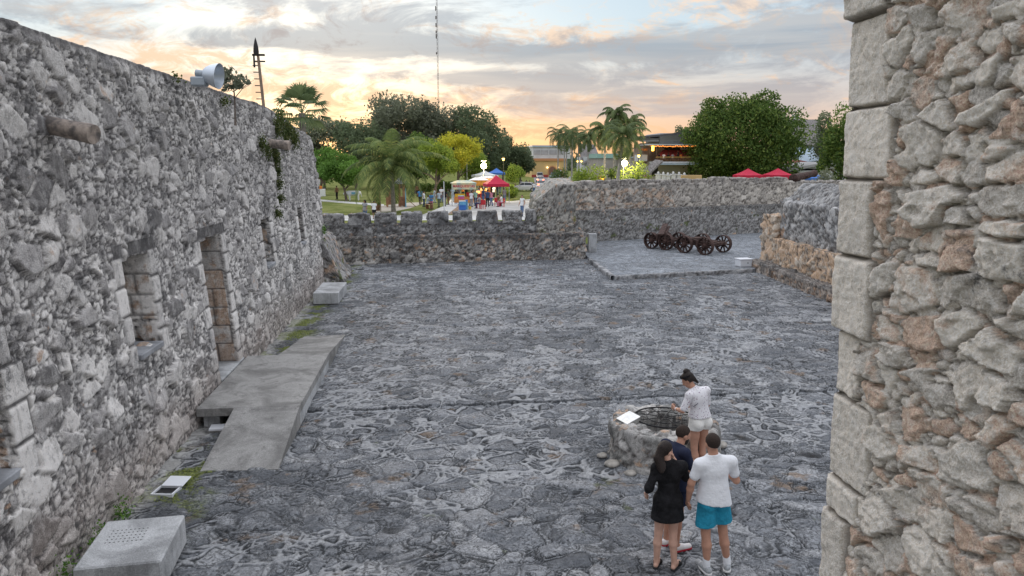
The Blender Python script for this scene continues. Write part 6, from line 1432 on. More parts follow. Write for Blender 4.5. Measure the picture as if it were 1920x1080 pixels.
def chair(px, py, rz, label):
    b = onz(px, py, GZ); o = empty('plastic_chair', (b.x, b.y, GZ), rz, label, 'chair', 'red plastic chairs on the plaza'); m = CL['red']
    MB().box(-.22, .22, -.22, .22, .42, .45, .01).build('seat', m, o); MB().box(-.22, .22, -.25, -.21, .45, .88, .01).build('backrest', m, o)
    for sx in (-1, 1):
        for sy in (-1, 1): MB().box(sx * .2 - .02, sx * .2 + .02, sy * .2 - .02, sy * .2 + .02, 0, .42).build('leg', m, o)
chair(900, 391, 1.0, 'red plastic chair under the person in grey at the stall'); chair(933, 387, -1.0, 'red plastic chair on the left of the seated pair'); chair(941, 388, 1.2, 'red plastic chair on the right of the seated pair'); chair(905, 392, .3, 'empty red plastic chair beside the seated person in grey')
b = onz(924, 384, GZ); o = empty('folding_table', (b.x, b.y, GZ), 0, 'white folding table between the navy-shirted man and the seated pair', 'table'); MB().box(-.5, .5, -.35, .35, .70, .73).build('tabletop', WHC, o)
for sx in (-1, 1):
    for sy in (-1, 1): MB().box(sx * .44 - .02, sx * .44 + .02, sy * .3 - .02, sy * .3 + .02, 0, .70).build('leg', ALUP, o)

# ------------------------------------------------------------------ park furniture
b = onz(733, 388, GZ); pg = empty('playhouse', (b.x, b.y, GZ), .1, 'wooden playhouse with posts, platforms and grey gable roof behind the coconut palm', 'playhouse')
for x_, y_, h_ in ((-1.5, 0, 2.0), (-1.1, .3, 2.4), (-.35, -.3, 2.7), (.1, -.3, 2.6), (.9, 0, 2.3), (1.35, 0, 2.3), (1.35, 1.3, 2.3), (.9, 1.3, 2.3), (-.35, 1.2, 2.6)): MB().box(x_ - .08, x_ + .08, y_ - .08, y_ + .08, 0, h_).build('post', WOODL, pg)
MB().box(-.5, .3, -.4, 1.3, 1.15, 1.25).build('platform', WOODB, pg); MB().box(.8, 1.5, -.1, 1.4, .9, 1.0).build('platform', WOODB, pg)
MB().box(-.45, .2, -.46, -.40, .25, 1.9, 0, T(0, 0, 0, 0, R(4))).build('plank_wall', WOODB, pg); MB().box(.85, 1.5, -.14, -.10, .1, .9).build('plank_wall', WOODB, pg)
MB().prism([(-.75, 2.4), (.75, 2.4), (0, 3.2)], 1.8, T(1.15, -.3, -.1)).build('roof', mat('grey_roof_boards', (.34, .36, .39), .8, nscale=3, namp=.2), pg)
MB().prism([(-.6, 2.5), (.6, 2.5), (0, 3.3)], 1.8, T(-.1, -.5, .1)).build('roof', WOODL, pg)
mb = MB(); mb.add([(1.5, 0, .9), (1.5, .7, .9), (2.5, .7, .05), (2.5, 0, .05), (1.5, 0, .82), (1.5, .7, .82), (2.5, .7, -.02), (2.5, 0, -.02)], [(0, 3, 2, 1), (4, 5, 6, 7), (0, 4, 7, 3), (1, 2, 6, 5)]); mb.build('ramp_boards', WOODB, pg)
b = onz(706, 399, GZ); o = empty('litter_bin', (b.x, b.y, GZ), 0, 'brown slatted litter bin hung between two light wooden posts', 'litter bin')
for sx in (-1, 1): MB().box(sx * .38 - .035, sx * .38 + .035, -.05, .05, 0, 1.0).build('post', mat('light_wood', (.50, .40, .30), .8), o)
mb = MB(); [mb.box(-.30 + i * .1, -.22 + i * .1, -.2, .2, .18, .85) for i in range(6)]; mb.box(-.31, .31, -.17, .17, .2, .8); tag(mb.build('slatted_tub', WOODB, o), kind='stuff')
b = onz(805, 392, GZ); o = empty('park_bench', (b.x, b.y, GZ), -1.2, 'low park bench under the seated person in pale shirt', 'bench'); MB().box(-.7, .7, -.2, .2, .40, .45).build('seat', WOODL, o)
for sx in (-1, 1): MB().box(sx * .55 - .05, sx * .55 + .05, -.15, .15, 0, .40).build('leg', WOODB, o)
# painted cow statue on the lawn
b = onz(664, 376, GZ); s_ = 1.0
cow = empty('cow_statue', (b.x, b.y, GZ), 0, 'white painted cow statue with a blue patch on the lawn behind the forked tree', 'statue')
sdf_mesh('body', [('c', (-.55, 0, .85), (.55, 0, .88), .30, .28), ('c', (-.55, 0, .95), (-.95, 0, .95), .20, .12), ('e', (-1.05, 0, .82), (.20, .12, .14), None)] + [('c', (x_, y_, .75), (x_ + .02, y_, .04), .12, .06) for x_ in (-.5, .5) for y_ in (-.16, .16)] + [('c', (.8, 0, 1.0), (.9, 0, .4), .04, .03)], .035, WHC, cow)
MB().box(-.25, .2, -.335, -.30, .75, 1.0, .02).build('painted_patch', CYB, cow)
def pole(px, py, top, r_, m, label, name='pole', Y=None, cat='pole', group=None):
    b = onz(px, py, GZ) if Y is None else ony(px, py, Y); zt = ony(px, top, b.y).z; o = empty(name, (b.x, b.y, GZ), 0, label, cat, group); MB().tube([(0, 0, 0), (0, 0, zt - GZ)], [r_ * 1.15, r_ * .85], 8).build('post', m, o, smooth=True)
    MB().box(-r_ * 1.8, r_ * 1.8, -r_ * 1.8, r_ * 1.8, 0, .06).build('base_plate', m, o); return o, zt - GZ, b
pole(833, 398, 340, .045, WHC, 'slim white pole standing by the walkway right of the coconut palm'); pole(876, 366, 278, .05, ALUP, 'thin grey lamp post in front of the yellow tree'); pole(761, 388, 352, .05, CYB, 'pale blue post right of the wooden playhouse'); pole(1017, 352, 338, .06, ALUP, 'short bollard post on the street beside the taxis')
LAMP = mat('glowing_lamp', (1, .85, .5), .4, emit=(1, .80, .42), estr=28); LANT = mat('yellow_lantern_glass', (1, .7, .2), .4, emit=(1, .62, .12), estr=4); BLK = mat('black_paint', (.02, .022, .02), .5)
def flood(px, py, Y, label, basepy, r_=.34):
    o, h_, b = pole(px, basepy, py - 10, .06, ALUP, label, 'flood_lamp', Y, 'lamp', 'lit floodlights on poles'); c_ = ony(px, py, Y); zc = c_.z - GZ
    MB().box(-.3, .3, -.12, .06, h_ - .1, h_ - .02).build('crossarm', ALUP, o)
    mb = MB(); mb.lathe([(.001, -r_), (r_ * .5, -r_ * .87), (r_ * .87, -r_ * .5), (r_, 0), (r_ * .87, r_ * .5), (r_ * .5, r_ * .87), (.001, r_)], 16, T(0, -r_ - .12, zc)); g_ = mb.build('lamp_globe', LAMP, o, smooth=True)
    MB().tube([(0, -.1, zc + r_ * .4), (0, -.1, h_)], .03, 6).build('hanger', ALUP, o)
    l = bpy.data.lights.new('lamp_light', 'POINT'); l.energy = 450; l.color = (1, .78, .42); l.shadow_soft_size = .35; lo_ = bpy.data.objects.new('lamp_light', l); C.objects.link(lo_); lo_.parent = o; lo_.location = (0, -2 * r_ - .6, zc)
flood(907, 311, 88, 'brilliant round lamp on a pole above the stalls', 372); flood(1168, 306, 84, 'brilliant round lamp between the palm trunks left of the restaurant', 360)
def lantern(px, py, Y, basepy, label, twin=False):
    o, h_, b = pole(px, basepy, py + 4, .05, BLK, label, 'street_lamp', Y, 'street lamp', 'street lamps with yellow lanterns')
    for sx in ((-.4, .4) if twin else (0,)):
        MB().lathe([(.001, 0), (.10, .02), (.17, .28), (.001, .28)], 8, T(sx, 0, h_)).build('lantern', LANT, o); MB().lathe([(.22, .28), (.10, .42), (.001, .46)], 8, T(sx, 0, h_)).build('cap', BLK, o)
    if twin: MB().tube([(-.4, 0, h_), (0, 0, h_ - .2), (.4, 0, h_)], .03, 6).build('arm', BLK, o)
lantern(944, 297, 90, 372, 'street lamp with one yellow lantern right of the brilliant stall lamp'); lantern(1196, 291, 88, 352, 'tall slim street lamp in front of the restaurant'); lantern(1086, 300, 150, 340, 'twin-headed street lamp beside the dense royal palm row', True)
lantern(1112, 300, 140, 345, 'dark street lamp before the thatched house right of the royal palm row')
b = ony(1127, 340, 86); o = empty('lit_kiosk', (b.x, 86, GZ), 0, 'small dark kiosk with glowing orange panels beside the dark-trunked palm', 'kiosk')
MB().box(-.38, .38, -.3, .3, 0, 2.85, .04).build('case', WOODB, o); OG = mat('orange_glow', (1, .5, .1), .5, emit=(1, .42, .05), estr=2.2); MB().box(-.25, .25, -.33, -.305, 1.75, 2.10).build('lit_panel', OG, o); MB().box(-.12, .22, -.33, -.305, 2.35, 2.6).build('lit_panel', OG, o)

# ------------------------------------------------------------------ vehicles
GLASS = mat('dark_glass', (.03, .035, .045), .15, spec=.6); TYRE = mat('tyre_rubber', (.02, .02, .02), .9); RIM = mat('silver_rim', (.5, .5, .52), .35, metal=.7); TAILL = mat('lit_tail_lamp', (.8, .05, .02), .4, emit=(1, .12, .04), estr=5); TAIL = mat('tail_lamp', (.4, .02, .02), .3); HEADL = mat('head_lamp', (.8, .8, .78), .2)
def paint(name, c): return mat(name, c, .3, spec=.5, nscale=1, namp=.04)
def car(px, py, rz, label, body, kind='sedan', lit=False, Y=None, stripe=None, group='cars on the street'):
    b = onz(px, py, GZ) if Y is None else ony(px, py, Y); o = empty('parked_car' if not lit else 'taxi', (b.x, b.y, GZ + .01), rz, label, 'taxi' if lit else 'car', group)
    W, L = (.86, 2.15) if kind == 'sedan' else (.90, 2.25); top = 1.42 if kind == 'sedan' else 1.85
    prof = [(-L, .35, .78), (-L + .08, .28, .92), (-L + .9, .25, .96), (0, .25, .95), (.9, .25, .93), (L - .5, .25, .86), (L - .06, .28, .74), (L, .38, .60)]
    if kind != 'sedan': prof = [(y, a, c_ + .12) for y, a, c_ in prof]
    vs, fs = [], []
    for y, z0, z1 in prof:
        k = 1 - .10 * (abs(y) / L) ** 4
        vs += [(-W * k + .04, y, z0), (-W * k, y, z0 + .18), (-W * k, y, z1 - .12), (-W * k + .10, y, z1), (W * k - .10, y, z1), (W * k, y, z1 - .12), (W * k, y, z0 + .18), (W * k - .04, y, z0)]
    n = len(prof)
    for i in range(n - 1):
        for j in range(8): fs.append((i * 8 + j, i * 8 + (j + 1) % 8, i * 8 + 8 + (j + 1) % 8, i * 8 + 8 + j))
    fs += [tuple(range(8)), tuple(range((n - 1) * 8 + 7, (n - 1) * 8 - 1, -1))]
    mb = MB(); mb.add(vs, fs); mb.build('body', body, o)
    zb = .93 if kind == 'sedan' else 1.05
    r0, r1, f1, f0 = (-1.55, -.95, .35, 1.05) if kind == 'sedan' else (-2.15, -1.95, .55, 1.35)
    def cab(name, inset, m, zt, za, yo=0):
        a, t_ = W - .08 + inset, W - .22 + inset; q = [(-a, r0 - yo, za), (a, r0 - yo, za), (a, f0 + yo, za), (-a, f0 + yo, za), (-t_, r1, zt), (t_, r1, zt), (t_, f1, zt), (-t_, f1, zt)]
        mb = MB(); mb.add(q, [(0, 1, 5, 4), (1, 2, 6, 5), (2, 3, 7, 6), (3, 0, 4, 7), (4, 5, 6, 7)]); return mb.build(name, m, o)
    cab('windows', 0, GLASS, top - .06, zb - .05); mb = MB(); mb.box(-W + .20, W - .20, r1 - .06, f1 + .06, top - .07, top, .025); mb.build('roof', body, o)
    for y_ in ((r0 + r1) / 2, (r0 * .1 + f1 * .4), (f0 + f1) / 2):
        for sx in (-1, 1): MB().tube([(sx * (W - .07), y_ + (.0 if abs(y_) < .6 else (-.28 if y_ < 0 else .32)), zb - .04), (sx * (W - .20), y_ if abs(y_) < .6 else (r1 if y_ < 0 else f1), top - .05)], .035, 4).build('pillar', body, o)
    for sx in (-1, 1):
        for y_ in (-1.32, 1.35):
            Mx = T(sx * (W - .07), y_, .32) @ Matrix.Rotation(R(90), 4, 'Y'); mb = MB(); mb.lathe([(.19, -.10), (.30, -.10), (.32, -.05), (.32, .05), (.30, .10), (.19, .10)], 18, Mx, True); w_ = mb.build('wheel', TYRE, o, smooth=True); MB().lathe([(.001, -.07), (.19, -.07), (.19, .07), (.001, .07)], 14, Mx).build('rim', RIM, w_)
        MB().box(sx * (W - .28) - .14, sx * (W - .28) + .14, -L - .02, -L + .10, zb - .28, zb - .10, .02).build('tail_light', TAILL if lit else TAIL, o)
        MB().box(sx * (W - .30) - .16, sx * (W - .30) + .16, L - .16, L - .005, .58, .72, .02).build('headlight', HEADL, o)
    MB().box(-W + .05, W - .05, -L - .06, -L + .08, .32, .52, .03).build('bumper', stripe or BLK, o); MB().box(-.24, .24, -L - .075, -L - .055, .56 if kind == 'sedan' else .66, .66 if kind == 'sedan' else .76).build('number_plate', WHC, o)
    if lit: MB().box(-.22, .22, -.1, .1, top, top + .12, .02).build('roof_sign', WHC, o)
    return o
WPA, RPA, GPA, BPA, NPA = paint('white_car_paint', (.62, .62, .62)), paint('red_car_paint', (.45, .04, .04)), paint('grey_car_paint', (.22, .26, .26)), paint('blue_grey_car_paint', (.25, .32, .40)), paint('dark_car_paint', (.06, .07, .08))
car(1015, 353.5, -.10, 'nearest white taxi with red bumper and lit tail lamps driving away', WPA, lit=True, stripe=RPA); car(1013, 343, -.10, 'second white taxi just ahead with lit tail lamps', WPA, lit=True, stripe=RPA)
car(1012, 336, -.12, 'white van ahead of the two taxis', WPA, 'van'); car(1040, 336, 2.6, 'dark green-grey van facing down the street', GPA, 'van'); car(1036, 332, 2.7, 'dark car parked behind the grey van near the arched door', NPA, 'van')
car(985, 359, 1.2, 'white hatchback behind the group of three people', WPA); car(1052, 341, -1.2, 'white sedan parked right of the street', WPA, Y=150); car(1063, 343, -1.3, 'long blue-grey sedan parked behind the corner block', BPA, Y=132)
car(1098, 345, -1.35, 'silver-blue sedan parked beside the lime bush', paint('silver_paint', (.42, .47, .52)), Y=122); car(1078, 335, -1.2, 'pale green car parked at the foot of the blue-grey plant', paint('pale_green_paint', (.40, .42, .22)), Y=160)

# ------------------------------------------------------------------ buildings
def px_box(o, name, x0, x1, y0, y1, Y, d, m, parent_loc, b=0.0, dy=0, lab=None):
    """box whose front face spans the given outline at depth Y"""
    a = ony(x0, y1, Y + dy); c = ony(x1, y0, Y + dy); ob = MB().box(a.x - parent_loc[0], c.x - parent_loc[0], dy, dy + d, a.z - parent_loc[2], c.z - parent_loc[2], b).build(name, m, o); return ob
def building(name, px, Y, label, cat='building'):
    b = ony(px, 330, Y); loc = (b.x, Y, GZ); o = empty(name, loc, 0, label, cat); return o, loc
YW = mat('yellow_plaster', (.62, .44, .20), .9, nscale=.15, namp=.08); ORC = mat('orange_trim', (.55, .27, .13), .9); REDB = mat('red_base_paint', (.34, .06, .05), .9); WPL = mat('white_plaster', (.60, .62, .65), .9, nscale=.4, namp=.10); GPL = mat('grey_plaster', (.38, .39, .42), .9, nscale=.5, namp=.15)
DOORW = mat('brown_door_wood', (.22, .12, .08), .8); THATCH = mat('old_thatch', (.25, .235, .23), 1, nscale=5, namp=.25, bump=.8, bscale=12, tint=(.19, .175, .17)); DARK = mat('dark_interior', (.03, .028, .026), .9); TIN = mat('pale_tin_roof', (.42, .52, .62), .5, nscale=.4, namp=.05); TILE = mat('red_tile_roof', (.28, .10, .08), .9, nscale=4, namp=.25)
Yy = 222; o, L0 = building('yellow_building', 1030, Yy, 'yellow building with arched wooden door and pale upper storey at the street end')
px_box(o, 'wall', 997, 1062, 300, 333, Yy, 18, YW, L0); px_box(o, 'cornice', 996, 1063, 297, 301.5, Yy, 1, ORC, L0, dy=-.4); px_box(o, 'base_band', 997, 1062, 327.5, 333, Yy, .2, REDB, L0, dy=-.12)
px_box(o, 'upper_wall', 999, 1070, 275, 297.5, Yy, 14, WPL, L0, dy=2.5); px_box(o, 'roof', 998, 1071, 272.5, 275.5, Yy, 15.5, TIN, L0, dy=2)
for x0, x1 in ((1001, 1013), (1014, 1028), (1030, 1044), (1046, 1060)): px_box(o, 'window', x0, x1, 281.5, 290, Yy, .1, GPL, L0, dy=2.42)
c_ = ony(1035.5, 329, Yy); w_ = ony(1042, 329, Yy).x - ony(1029, 329, Yy).x; ht = ony(1035, 309, Yy).z - c_.z
poly = [(-w_ / 2, 0), (w_ / 2, 0)] + [(w_ / 2 * math.cos(a), ht - w_ / 2 + w_ / 2 * math.sin(a)) for a in np.linspace(0, PI, 9)]
poly2 = [(x * 1.25, z if z == 0 else z * 1.08) for x, z in poly]
dd = MB().prism(poly2, .12, T(c_.x - L0[0], -.14, 0)).build('door_surround', ORC, o); MB().prism(poly, .12, T(c_.x - L0[0], -.20, 0)).build('door', DOORW, o)
for x_ in (1026, 1046): 
    q = ony(x_, 314, Yy); MB().lathe([(.001, -.25), (.22, -.1), (.22, .1), (.001, .25)], 8, T(q.x - L0[0], -.4, q.z - GZ)).build('wall_lamp', mat('warm_wall_lamp', (1, .8, .5), .5, emit=(1, .75, .4), estr=2.5), o)
q = ony(1051, 320, 200); o2 = empty('parking_sign', (q.x, 200, GZ), 0, 'round red-rimmed sign right of the arched door', 'sign'); MB().tube([(0, 0, 0), (0, 0, q.z - GZ)], .05, 6).build('post', ALUP, o2); MB().lathe([(.001, -.02), (.42, -.02), (.42, .02), (.001, .02)], 16, T(0, -.08, q.z - GZ, 0, 0, R(90))).build('red_disc', REDC, o2); MB().lathe([(.001, -.01), (.27, -.01), (.27, .01), (.001, .01)], 16, T(0, -.12, q.z - GZ, 0, 0, R(90))).build('pale_disc', WHC, o2)
# grey-roofed white house behind the palms
Yt = 165; o, L0 = building('thatched_house', 1105, Yt, 'white-walled house with a grey sloping roof between the palms')
px_box(o, 'wall', 1094, 1120, 294, 330, Yt, 8, WPL, L0)
a = ony(1090, 306, Yt); c = ony(1118, 272, Yt); e = ony(1078, 268, Yt)
mb = MB(); pts = [(ony(1090, 308, Yt)), (ony(1122, 292, Yt)), (ony(1124, 270, Yt)), (ony(1092, 268, Yt))]; q = [(p_.x - L0[0], -.6, p_.z - GZ) for p_ in pts[:2]] + [(p_.x - L0[0], 5, p_.z - GZ) for p_ in pts[2:]]; mb.add(q + [(x, y, z - .3) for x, y, z in q], [(0, 1, 2, 3), (7, 6, 5, 4), (0, 4, 5, 1), (1, 5, 6, 2), (2, 6, 7, 3), (3, 7, 4, 0)]); mb.build('roof', THATCH, o)
for x_ in (1098, 1106, 1113): px_box(o, 'window', x_, x_ + 4, 302, 312, Yt, .1, GPL, L0, dy=-.08)
Ym = 135; o, L0 = building('mint_building', 1140, Ym, 'low building with mint green parapet behind the palm trunks')
px_box(o, 'wall', 1120, 1172, 296, 345, Ym, 8, mat('beige_plaster', (.45, .42, .38), .9, nscale=.4, namp=.1), L0); px_box(o, 'parapet', 1119, 1160, 288, 296.5, Ym, 8.5, mat('mint_paint', (.32, .52, .46), .8), L0, dy=-.3); px_box(o, 'doorway', 1146, 1153, 318, 345, Ym, .1, DARK, L0, dy=-.08); px_box(o, 'doorway', 1128, 1137, 306, 316, Ym, .1, GPL, L0, dy=-.08)
for i, (x0, x1, y0, y1, Yk) in ((1, (1176, 1204, 296, 345, 128)),):
    o, L0 = building('town_house', (x0 + x1) / 2, Yk, ['plain pale house half hidden behind the dense royal palm row', 'grey house wedged between the lamp palms and the restaurant'][i]); px_box(o, 'wall', x0, x1, y0, y1, Yk, 8, [GPL, mat('beige_plaster', (.45, .42, .38)), ][i], L0); px_box(o, 'roof', x0 - 1, x1 + 1, y0 - 2, y0 + .2, Yk, 9, TIN, L0, dy=-.3); px_box(o, 'window', x0 + 8, x0 + 14, y0 + 9, y0 + 18, Yk, .1, DARK, L0, dy=-.08)
# restaurant with balcony
Yr = 104; o, L0 = building('restaurant', 1250, Yr, 'two-storey restaurant with red-roofed balcony, string lights and white upper wall')
px_box(o, 'lower_wall', 1212, 1320, 306, 350, Yr, 9, mat('cream_plaster', (.48, .44, .38), .9, nscale=.5, namp=.12), L0, dy=2); px_box(o, 'upper_wall', 1236, 1320, 250, 272, Yr, 7, WPL, L0, dy=3); px_box(o, 'middle_wall', 1204, 1320, 270, 306, Yr, 5, mat('brown_wall', (.34, .27, .23), .9, nscale=.8, namp=.3), L0, dy=4)  # middle storey in mottled brown
mb = MB(); q = [ony(1192, 256, Yr + 1), ony(1330, 243, Yr + 1), ony(1330, 246.5, Yr + 1), ony(1192, 260, Yr + 1)]; v0 = [(p_.x - L0[0], 1, p_.z - GZ) for p_ in q]; v1 = [(x, 11, z) for x, y, z in v0]; mb.add(v0 + v1, [(0, 1, 2, 3)[::-1], (4, 5, 6, 7), (0, 1, 5, 4), (2, 3, 7, 6), (1, 2, 6, 5), (3, 0, 4, 7)]); mb.build('main_roof', mat('dark_roof', (.10, .10, .11), .8), o)
px_box(o, 'louvre', 1200, 1235, 262, 265.5, Yr, .3, WPL, L0, dy=2.6); px_box(o, 'louvre', 1200, 1235, 268.5, 271, Yr, .3, mat('beige_plaster', (.45, .42, .38)), L0, dy=2.6); px_box(o, 'slab', 1200, 1236, 259, 262, Yr, 5, GPL, L0, dy=2.7)
px_box(o, 'white_panel', 1262, 1320, 274, 282, Yr, .2, WPL, L0, dy=3.6); px_box(o, 'white_panel', 1200, 1214, 290, 302, Yr, 3, WPL, L0, dy=1.5)
MB_ = MB(); pts = [ony(1231, 292.5, Yr), ony(1310, 292.5, Yr), ony(1310, 281, Yr + 3), ony(1243, 281, Yr + 3)]; v0 = [(p_.x - L0[0], p_.y - Yr, p_.z - GZ) for p_ in pts]; MB_.add(v0 + [(x, y, z - .08) for x, y, z in v0], [(0, 1, 2, 3), (7, 6, 5, 4), (0, 4, 5, 1), (3, 0, 4, 7)]); MB_.build('red_awning', mat('dull_red_awning', (.32, .06, .07), .8), o)
px_box(o, 'balcony_floor', 1228, 1310, 303, 306, Yr, 4, WPL, L0, dy=-1.2); px_box(o, 'top_rail', 1230, 1310, 294, 295, Yr, .12, mat('yellow_rail', (.6, .40, .12), .7), L0, dy=-1.2)
mb = MB()
for k in range(34):
    a = ony(1231 + k * 2.3, 303, Yr - 1.2); c = ony(1231 + k * 2.3, 295, Yr - 1.2); mb.box(a.x - L0[0] - .03, a.x - L0[0] + .03, -1.16, -1.10, a.z - GZ, c.z - GZ)
tag(mb.build('balusters', WOODB, o), kind='stuff')
for x_ in (1219, 1231, 1254, 1268, 1284): px_box(o, 'balcony_post', x_ - .6, x_ + .6, 272, 303, Yr, .12, BLK, L0, dy=-1.1)
px_box(o, 'canopy_edge', 1213, 1310, 270.5, 272, Yr, 4.4, WPL, L0, dy=-1.2); px_box(o, 'lower_eave', 1229, 1310, 306.5, 309, Yr, 3, TIN, L0, dy=-1.4); px_box(o, 'dark_opening', 1222, 1234, 309, 330, Yr, .1, DARK, L0, dy=1.9); px_box(o, 'dark_opening', 1246, 1275, 276, 281, Yr, .1, DARK, L0, dy=3.5); px_box(o, 'orange_sign', 1198, 1214, 278.5, 282.5, Yr, .2, mat('orange_sign_paint', (.6, .22, .08), .7), L0, dy=1.4)
mb = MB()
for k in range(46):
    q = ony(1219 + k * 1.9 + random.random(), 273.4 + 2.0 * random.random(), Yr - .5); mb.lathe([(.001, -.06), (.07, 0), (.001, .06)], 6, T(q.x - L0[0], -.5, q.z - GZ))
tag(mb.build('string_lights', mat('orange_bulbs', (1, .4, .1), .5, emit=(1, .32, .06), estr=1.6), o), kind='stuff')
q = ony(1224, 279, Yr - .6); MB().box(-.16, .16, -.1, .1, -.3, .4, .03, T(q.x - L0[0], -.6, q.z - GZ)).build('glowing_sign', mat('yellow_sign_glow', (1, .6, .1), .5, emit=(1, .5, .06), estr=4), o)
for i, (x_, c_, lb) in enumerate(((1236, 'black', 'leftmost'), (1244, 'white', 'second'), (1252, 'black', 'third'), (1261, 'grey', 'fourth'), (1271, 'black', 'fifth'), (1277, 'orange', 'rightmost'))):
    q = ony(x_, 303, Yr - .2); folk(x_, 303, random.uniform(-1, 1), lb + ' guest on the restaurant balcony, in ' + c_ + (' clothes'), c_, 'black', 1.6, 'sit' if i != 4 else 'fold', Y=Yr - .2, z=q.z, group='guests on the restaurant balcony')
# thatched awning and white gate pillars in front of it
Ya = 94; b = ony(1222, 330, Ya); o = empty('thatched_awning', (b.x, Ya, GZ), 0, 'small thatched awning on posts in front of the restaurant', 'awning')
pts = [ony(1203, 322, Ya), ony(1216, 326, Ya), ony(1243, 301, Ya + 2.5), ony(1228, 299, Ya + 2.5)]; v0 = [(p_.x - b.x, p_.y - Ya, p_.z - GZ) for p_ in pts]; MB().add(v0 + [(x, y, z - .25) for x, y, z in v0], [(0, 1, 2, 3), (7, 6, 5, 4), (0, 4, 5, 1), (1, 5, 6, 2), (2, 6, 7, 3), (3, 7, 4, 0)]).build('thatch_roof', THATCH, o)
for x_ in (1207, 1212, 1217): q = ony(x_, 322, Ya); MB().box(q.x - b.x - .09, q.x - b.x + .09, .2, .38, 0, q.z - GZ).build('post', WOODL, o)
for i, x_ in enumerate((1234, 1243.5, 1252, 1262, 1273, 1283)):
    q = ony(x_, 330, 90); zt = ony(x_, 321 + (i % 3), 90).z - GZ; o = empty('gate_pillar', (q.x, 90, GZ), 0, ['first white gate pillar, at the left below the restaurant', 'second white gate pillar from the left with an arched niche', 'third white gate pillar from the left with a round cap', 'fourth white gate pillar, tallest and slightly yellow', 'fifth white gate pillar from the left near the tree', 'last white gate pillar, closest to the wide round tree'][i], 'pillar', 'white gate pillars below the restaurant')
    MB().box(-.27, .27, -.27, .27, 0, zt - .45, .03).build('shaft', WPL, o); MB().box(-.33, .33, -.33, .33, zt - .45, zt - .33, .02).build('cap', WPL, o); MB().lathe([(.001, .0), (.12, .02), (.16, .16), (.08, .28), (.001, .33)], 10, T(0, 0, zt - .33)).build('finial', WPL, o)
b = ony(1297, 330, 88); o = tag(MB().box(-1.3, 1.3, 0, .3, 0, 2.9, .03).build('low_wall', mat('ochre_plaster', (.55, .38, .20), .9, nscale=1, namp=.1), loc=(b.x, 88, GZ)), 'ochre boundary wall at the foot of the wide round tree', 'wall')
# right-hand houses
Yh = 118; o, L0 = building('palm_thatch_house', 1518, Yh, 'house with broad grey thatched roof and pale tin lean-to beside the wide tree')
pts = [ony(1480, 270, Yh), ony(1549, 274, Yh), ony(1535, 224, Yh + 5), ony(1478, 224, Yh + 5)]; v0 = [(p_.x - L0[0], p_.y - Yh, p_.z - GZ) for p_ in pts]; v2 = [(v0[0][0], 10, v0[0][2]), (v0[1][0], 10, v0[1][2])]
MB().add(v0 + v2, [(0, 1, 2, 3), (3, 2, 5, 4), (1, 5, 2), (0, 3, 4), (0, 4, 5, 1)]).build('thatch_roof', THATCH, o)
px_box(o, 'wall', 1484, 1546, 270, 340, Yh, 8, GPL, L0, dy=1)
pts = [ony(1496, 304, Yh - 4), ony(1556, 301, Yh - 4), ony(1549, 275, Yh + .5), ony(1484, 275, Yh + .5)]; v0 = [(p_.x - L0[0], p_.y - Yh, p_.z - GZ) for p_ in pts]; MB().add(v0 + [(x, y, z - .12) for x, y, z in v0], [(0, 1, 2, 3), (7, 6, 5, 4), (0, 4, 5, 1), (1, 5, 6, 2), (3, 7, 4, 0)]).build('tin_roof', TIN, o)
px_box(o, 'chimney', 1490, 1499, 214, 227, Yh, 1.2, WPL, L0, dy=5); px_box(o, 'tank', 1492, 1494, 208, 214, Yh, .3, GPL, L0, dy=5.2)
Yg = 100; o, L0 = building('gable_house', 1530, Yg, 'low white house with a shallow grey gable roof above the blue canopy')
px_box(o, 'wall', 1494, 1600, 316, 345, Yg, 8, WPL, L0, dy=.5)
def roofprism(x0, xm, x1, ye, yp, Y, d, m, name, dy=0, th=.35):
    a, p_, c = ony(x0, ye, Y), ony(xm, yp, Y), ony(x1, ye - 1, Y); q = [(a.x - L0[0], a.z - GZ), (p_.x - L0[0], p_.z - GZ), (c.x - L0[0], c.z - GZ), (c.x - L0[0], c.z - GZ - th), (p_.x - L0[0], p_.z - GZ - th), (a.x - L0[0], a.z - GZ - th)]
    return MB().prism(q[:2] + [q[4], q[5]], d, T(0, dy, 0)).build(name, m, o), MB().prism([q[1], q[2], q[3], q[4]], d, T(0, dy, 0)).build(name, m, o)
roofprism(1479, 1552, 1606, 317, 303.5, Yg, 9, mat('light_grey_roof', (.35, .35, .36), .8), 'roof')
q0, q1, q2 = ony(1494, 317, Yg), ony(1552, 306, Yg), ony(1600, 315, Yg); MB().prism([(q0.x - L0[0], q0.z - GZ - .2), (q2.x - L0[0], q0.z - GZ - .2), (q1.x - L0[0], q1.z - GZ - .3)], .3, T(0, .5, 0)).build('gable', WPL, o)
px_box(o, 'dark_window', 1484, 1494, 317.5, 323, Yg, 3, DARK, L0, dy=.6)
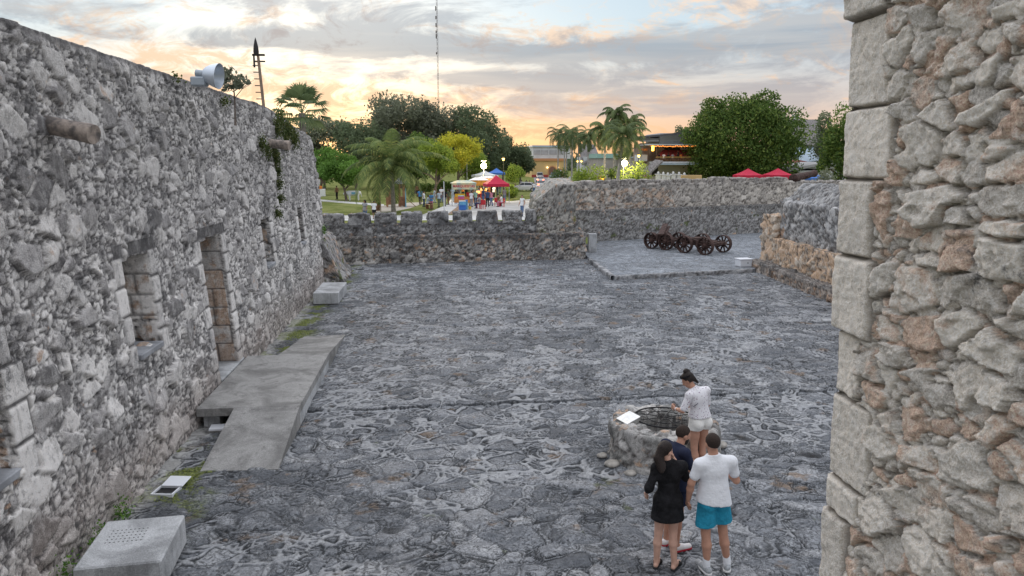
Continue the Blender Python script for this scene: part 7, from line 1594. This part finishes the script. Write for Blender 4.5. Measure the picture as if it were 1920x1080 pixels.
o, L0 = building('tiled_house', 1510, 108, 'red-tiled low roof wedged between the thatched house and the gable house'); roofprism(1478, 1500, 1545, 311, 300, 108, 5, TILE, 'tile_roof'); px_box(o, 'wall', 1484, 1540, 310, 340, 108, 4, GPL, L0, dy=.4)
# stall with orange goods at the far left of the park and masts
b = onz(597, 368, GZ); o = empty('toy_stall', (b.x, b.y, GZ), 0, 'white covered table with orange goods under the leftmost park tree', 'stall'); MB().box(-.9, .9, -.4, .4, 0, .95, .02).build('cloth_table', WHC, o); MB().box(-.8, .5, -.3, .3, .95, 1.35, .05).build('orange_goods', CL['orange'], o)
def mast(px, Y, top, w, step, label, m, base=330, guys=False):
    b = ony(px, base, Y); zt = ony(px - (4 if top < 0 else 0), top, Y).z - GZ; o = empty('radio_mast', (b.x, Y, GZ), 0, label, 'mast'); mb = MB(); n = int(zt / step)
    legs = [Vector((w * math.cos(a), w * math.sin(a), 0)) for a in (0, 2.094, 4.189)]
    for l in legs: mb.tube([l, l + Vector((0, 0, zt))], w * .22, 4)
    for k in range(n):
        z_ = k * step
        for i in range(3): mb.tube([legs[i] + Vector((0, 0, z_)), legs[(i + 1) % 3] + Vector((0, 0, z_ + step))], w * .12, 3, False)
    tag(mb.build('lattice', m, o), kind='stuff'); return o, zt, b
MSTL = mat('mast_steel', (.16, .13, .13), .6, metal=.3)
o, zt, b = mast(824, 290, -30, .28, 1.6, 'very tall thin lattice radio mast rising out of the trees', MSTL)
for py_, hh in ((16, 1.6), (33, 1.2), (47, 1.4), (60, 1.0), (68, 1.6), (100, .8)):
    z_ = ony(822, py_, 290).z - GZ; MB().tube([(-.35, 0, z_ - hh / 2), (-.35, 0, z_ + hh / 2)], .22, 6).build('antenna', MSTL, o)
o, zt, b = mast(946, 420, 238, .32, 3, 'small distant antenna tower above the dark trees', MSTL)
MB().lathe([(.5, 0), (.75, 1.3), (.65, 1.3), (.4, 0)], 10, T(0, 0, zt - 1.8)).build('antenna_ring', MSTL, o)
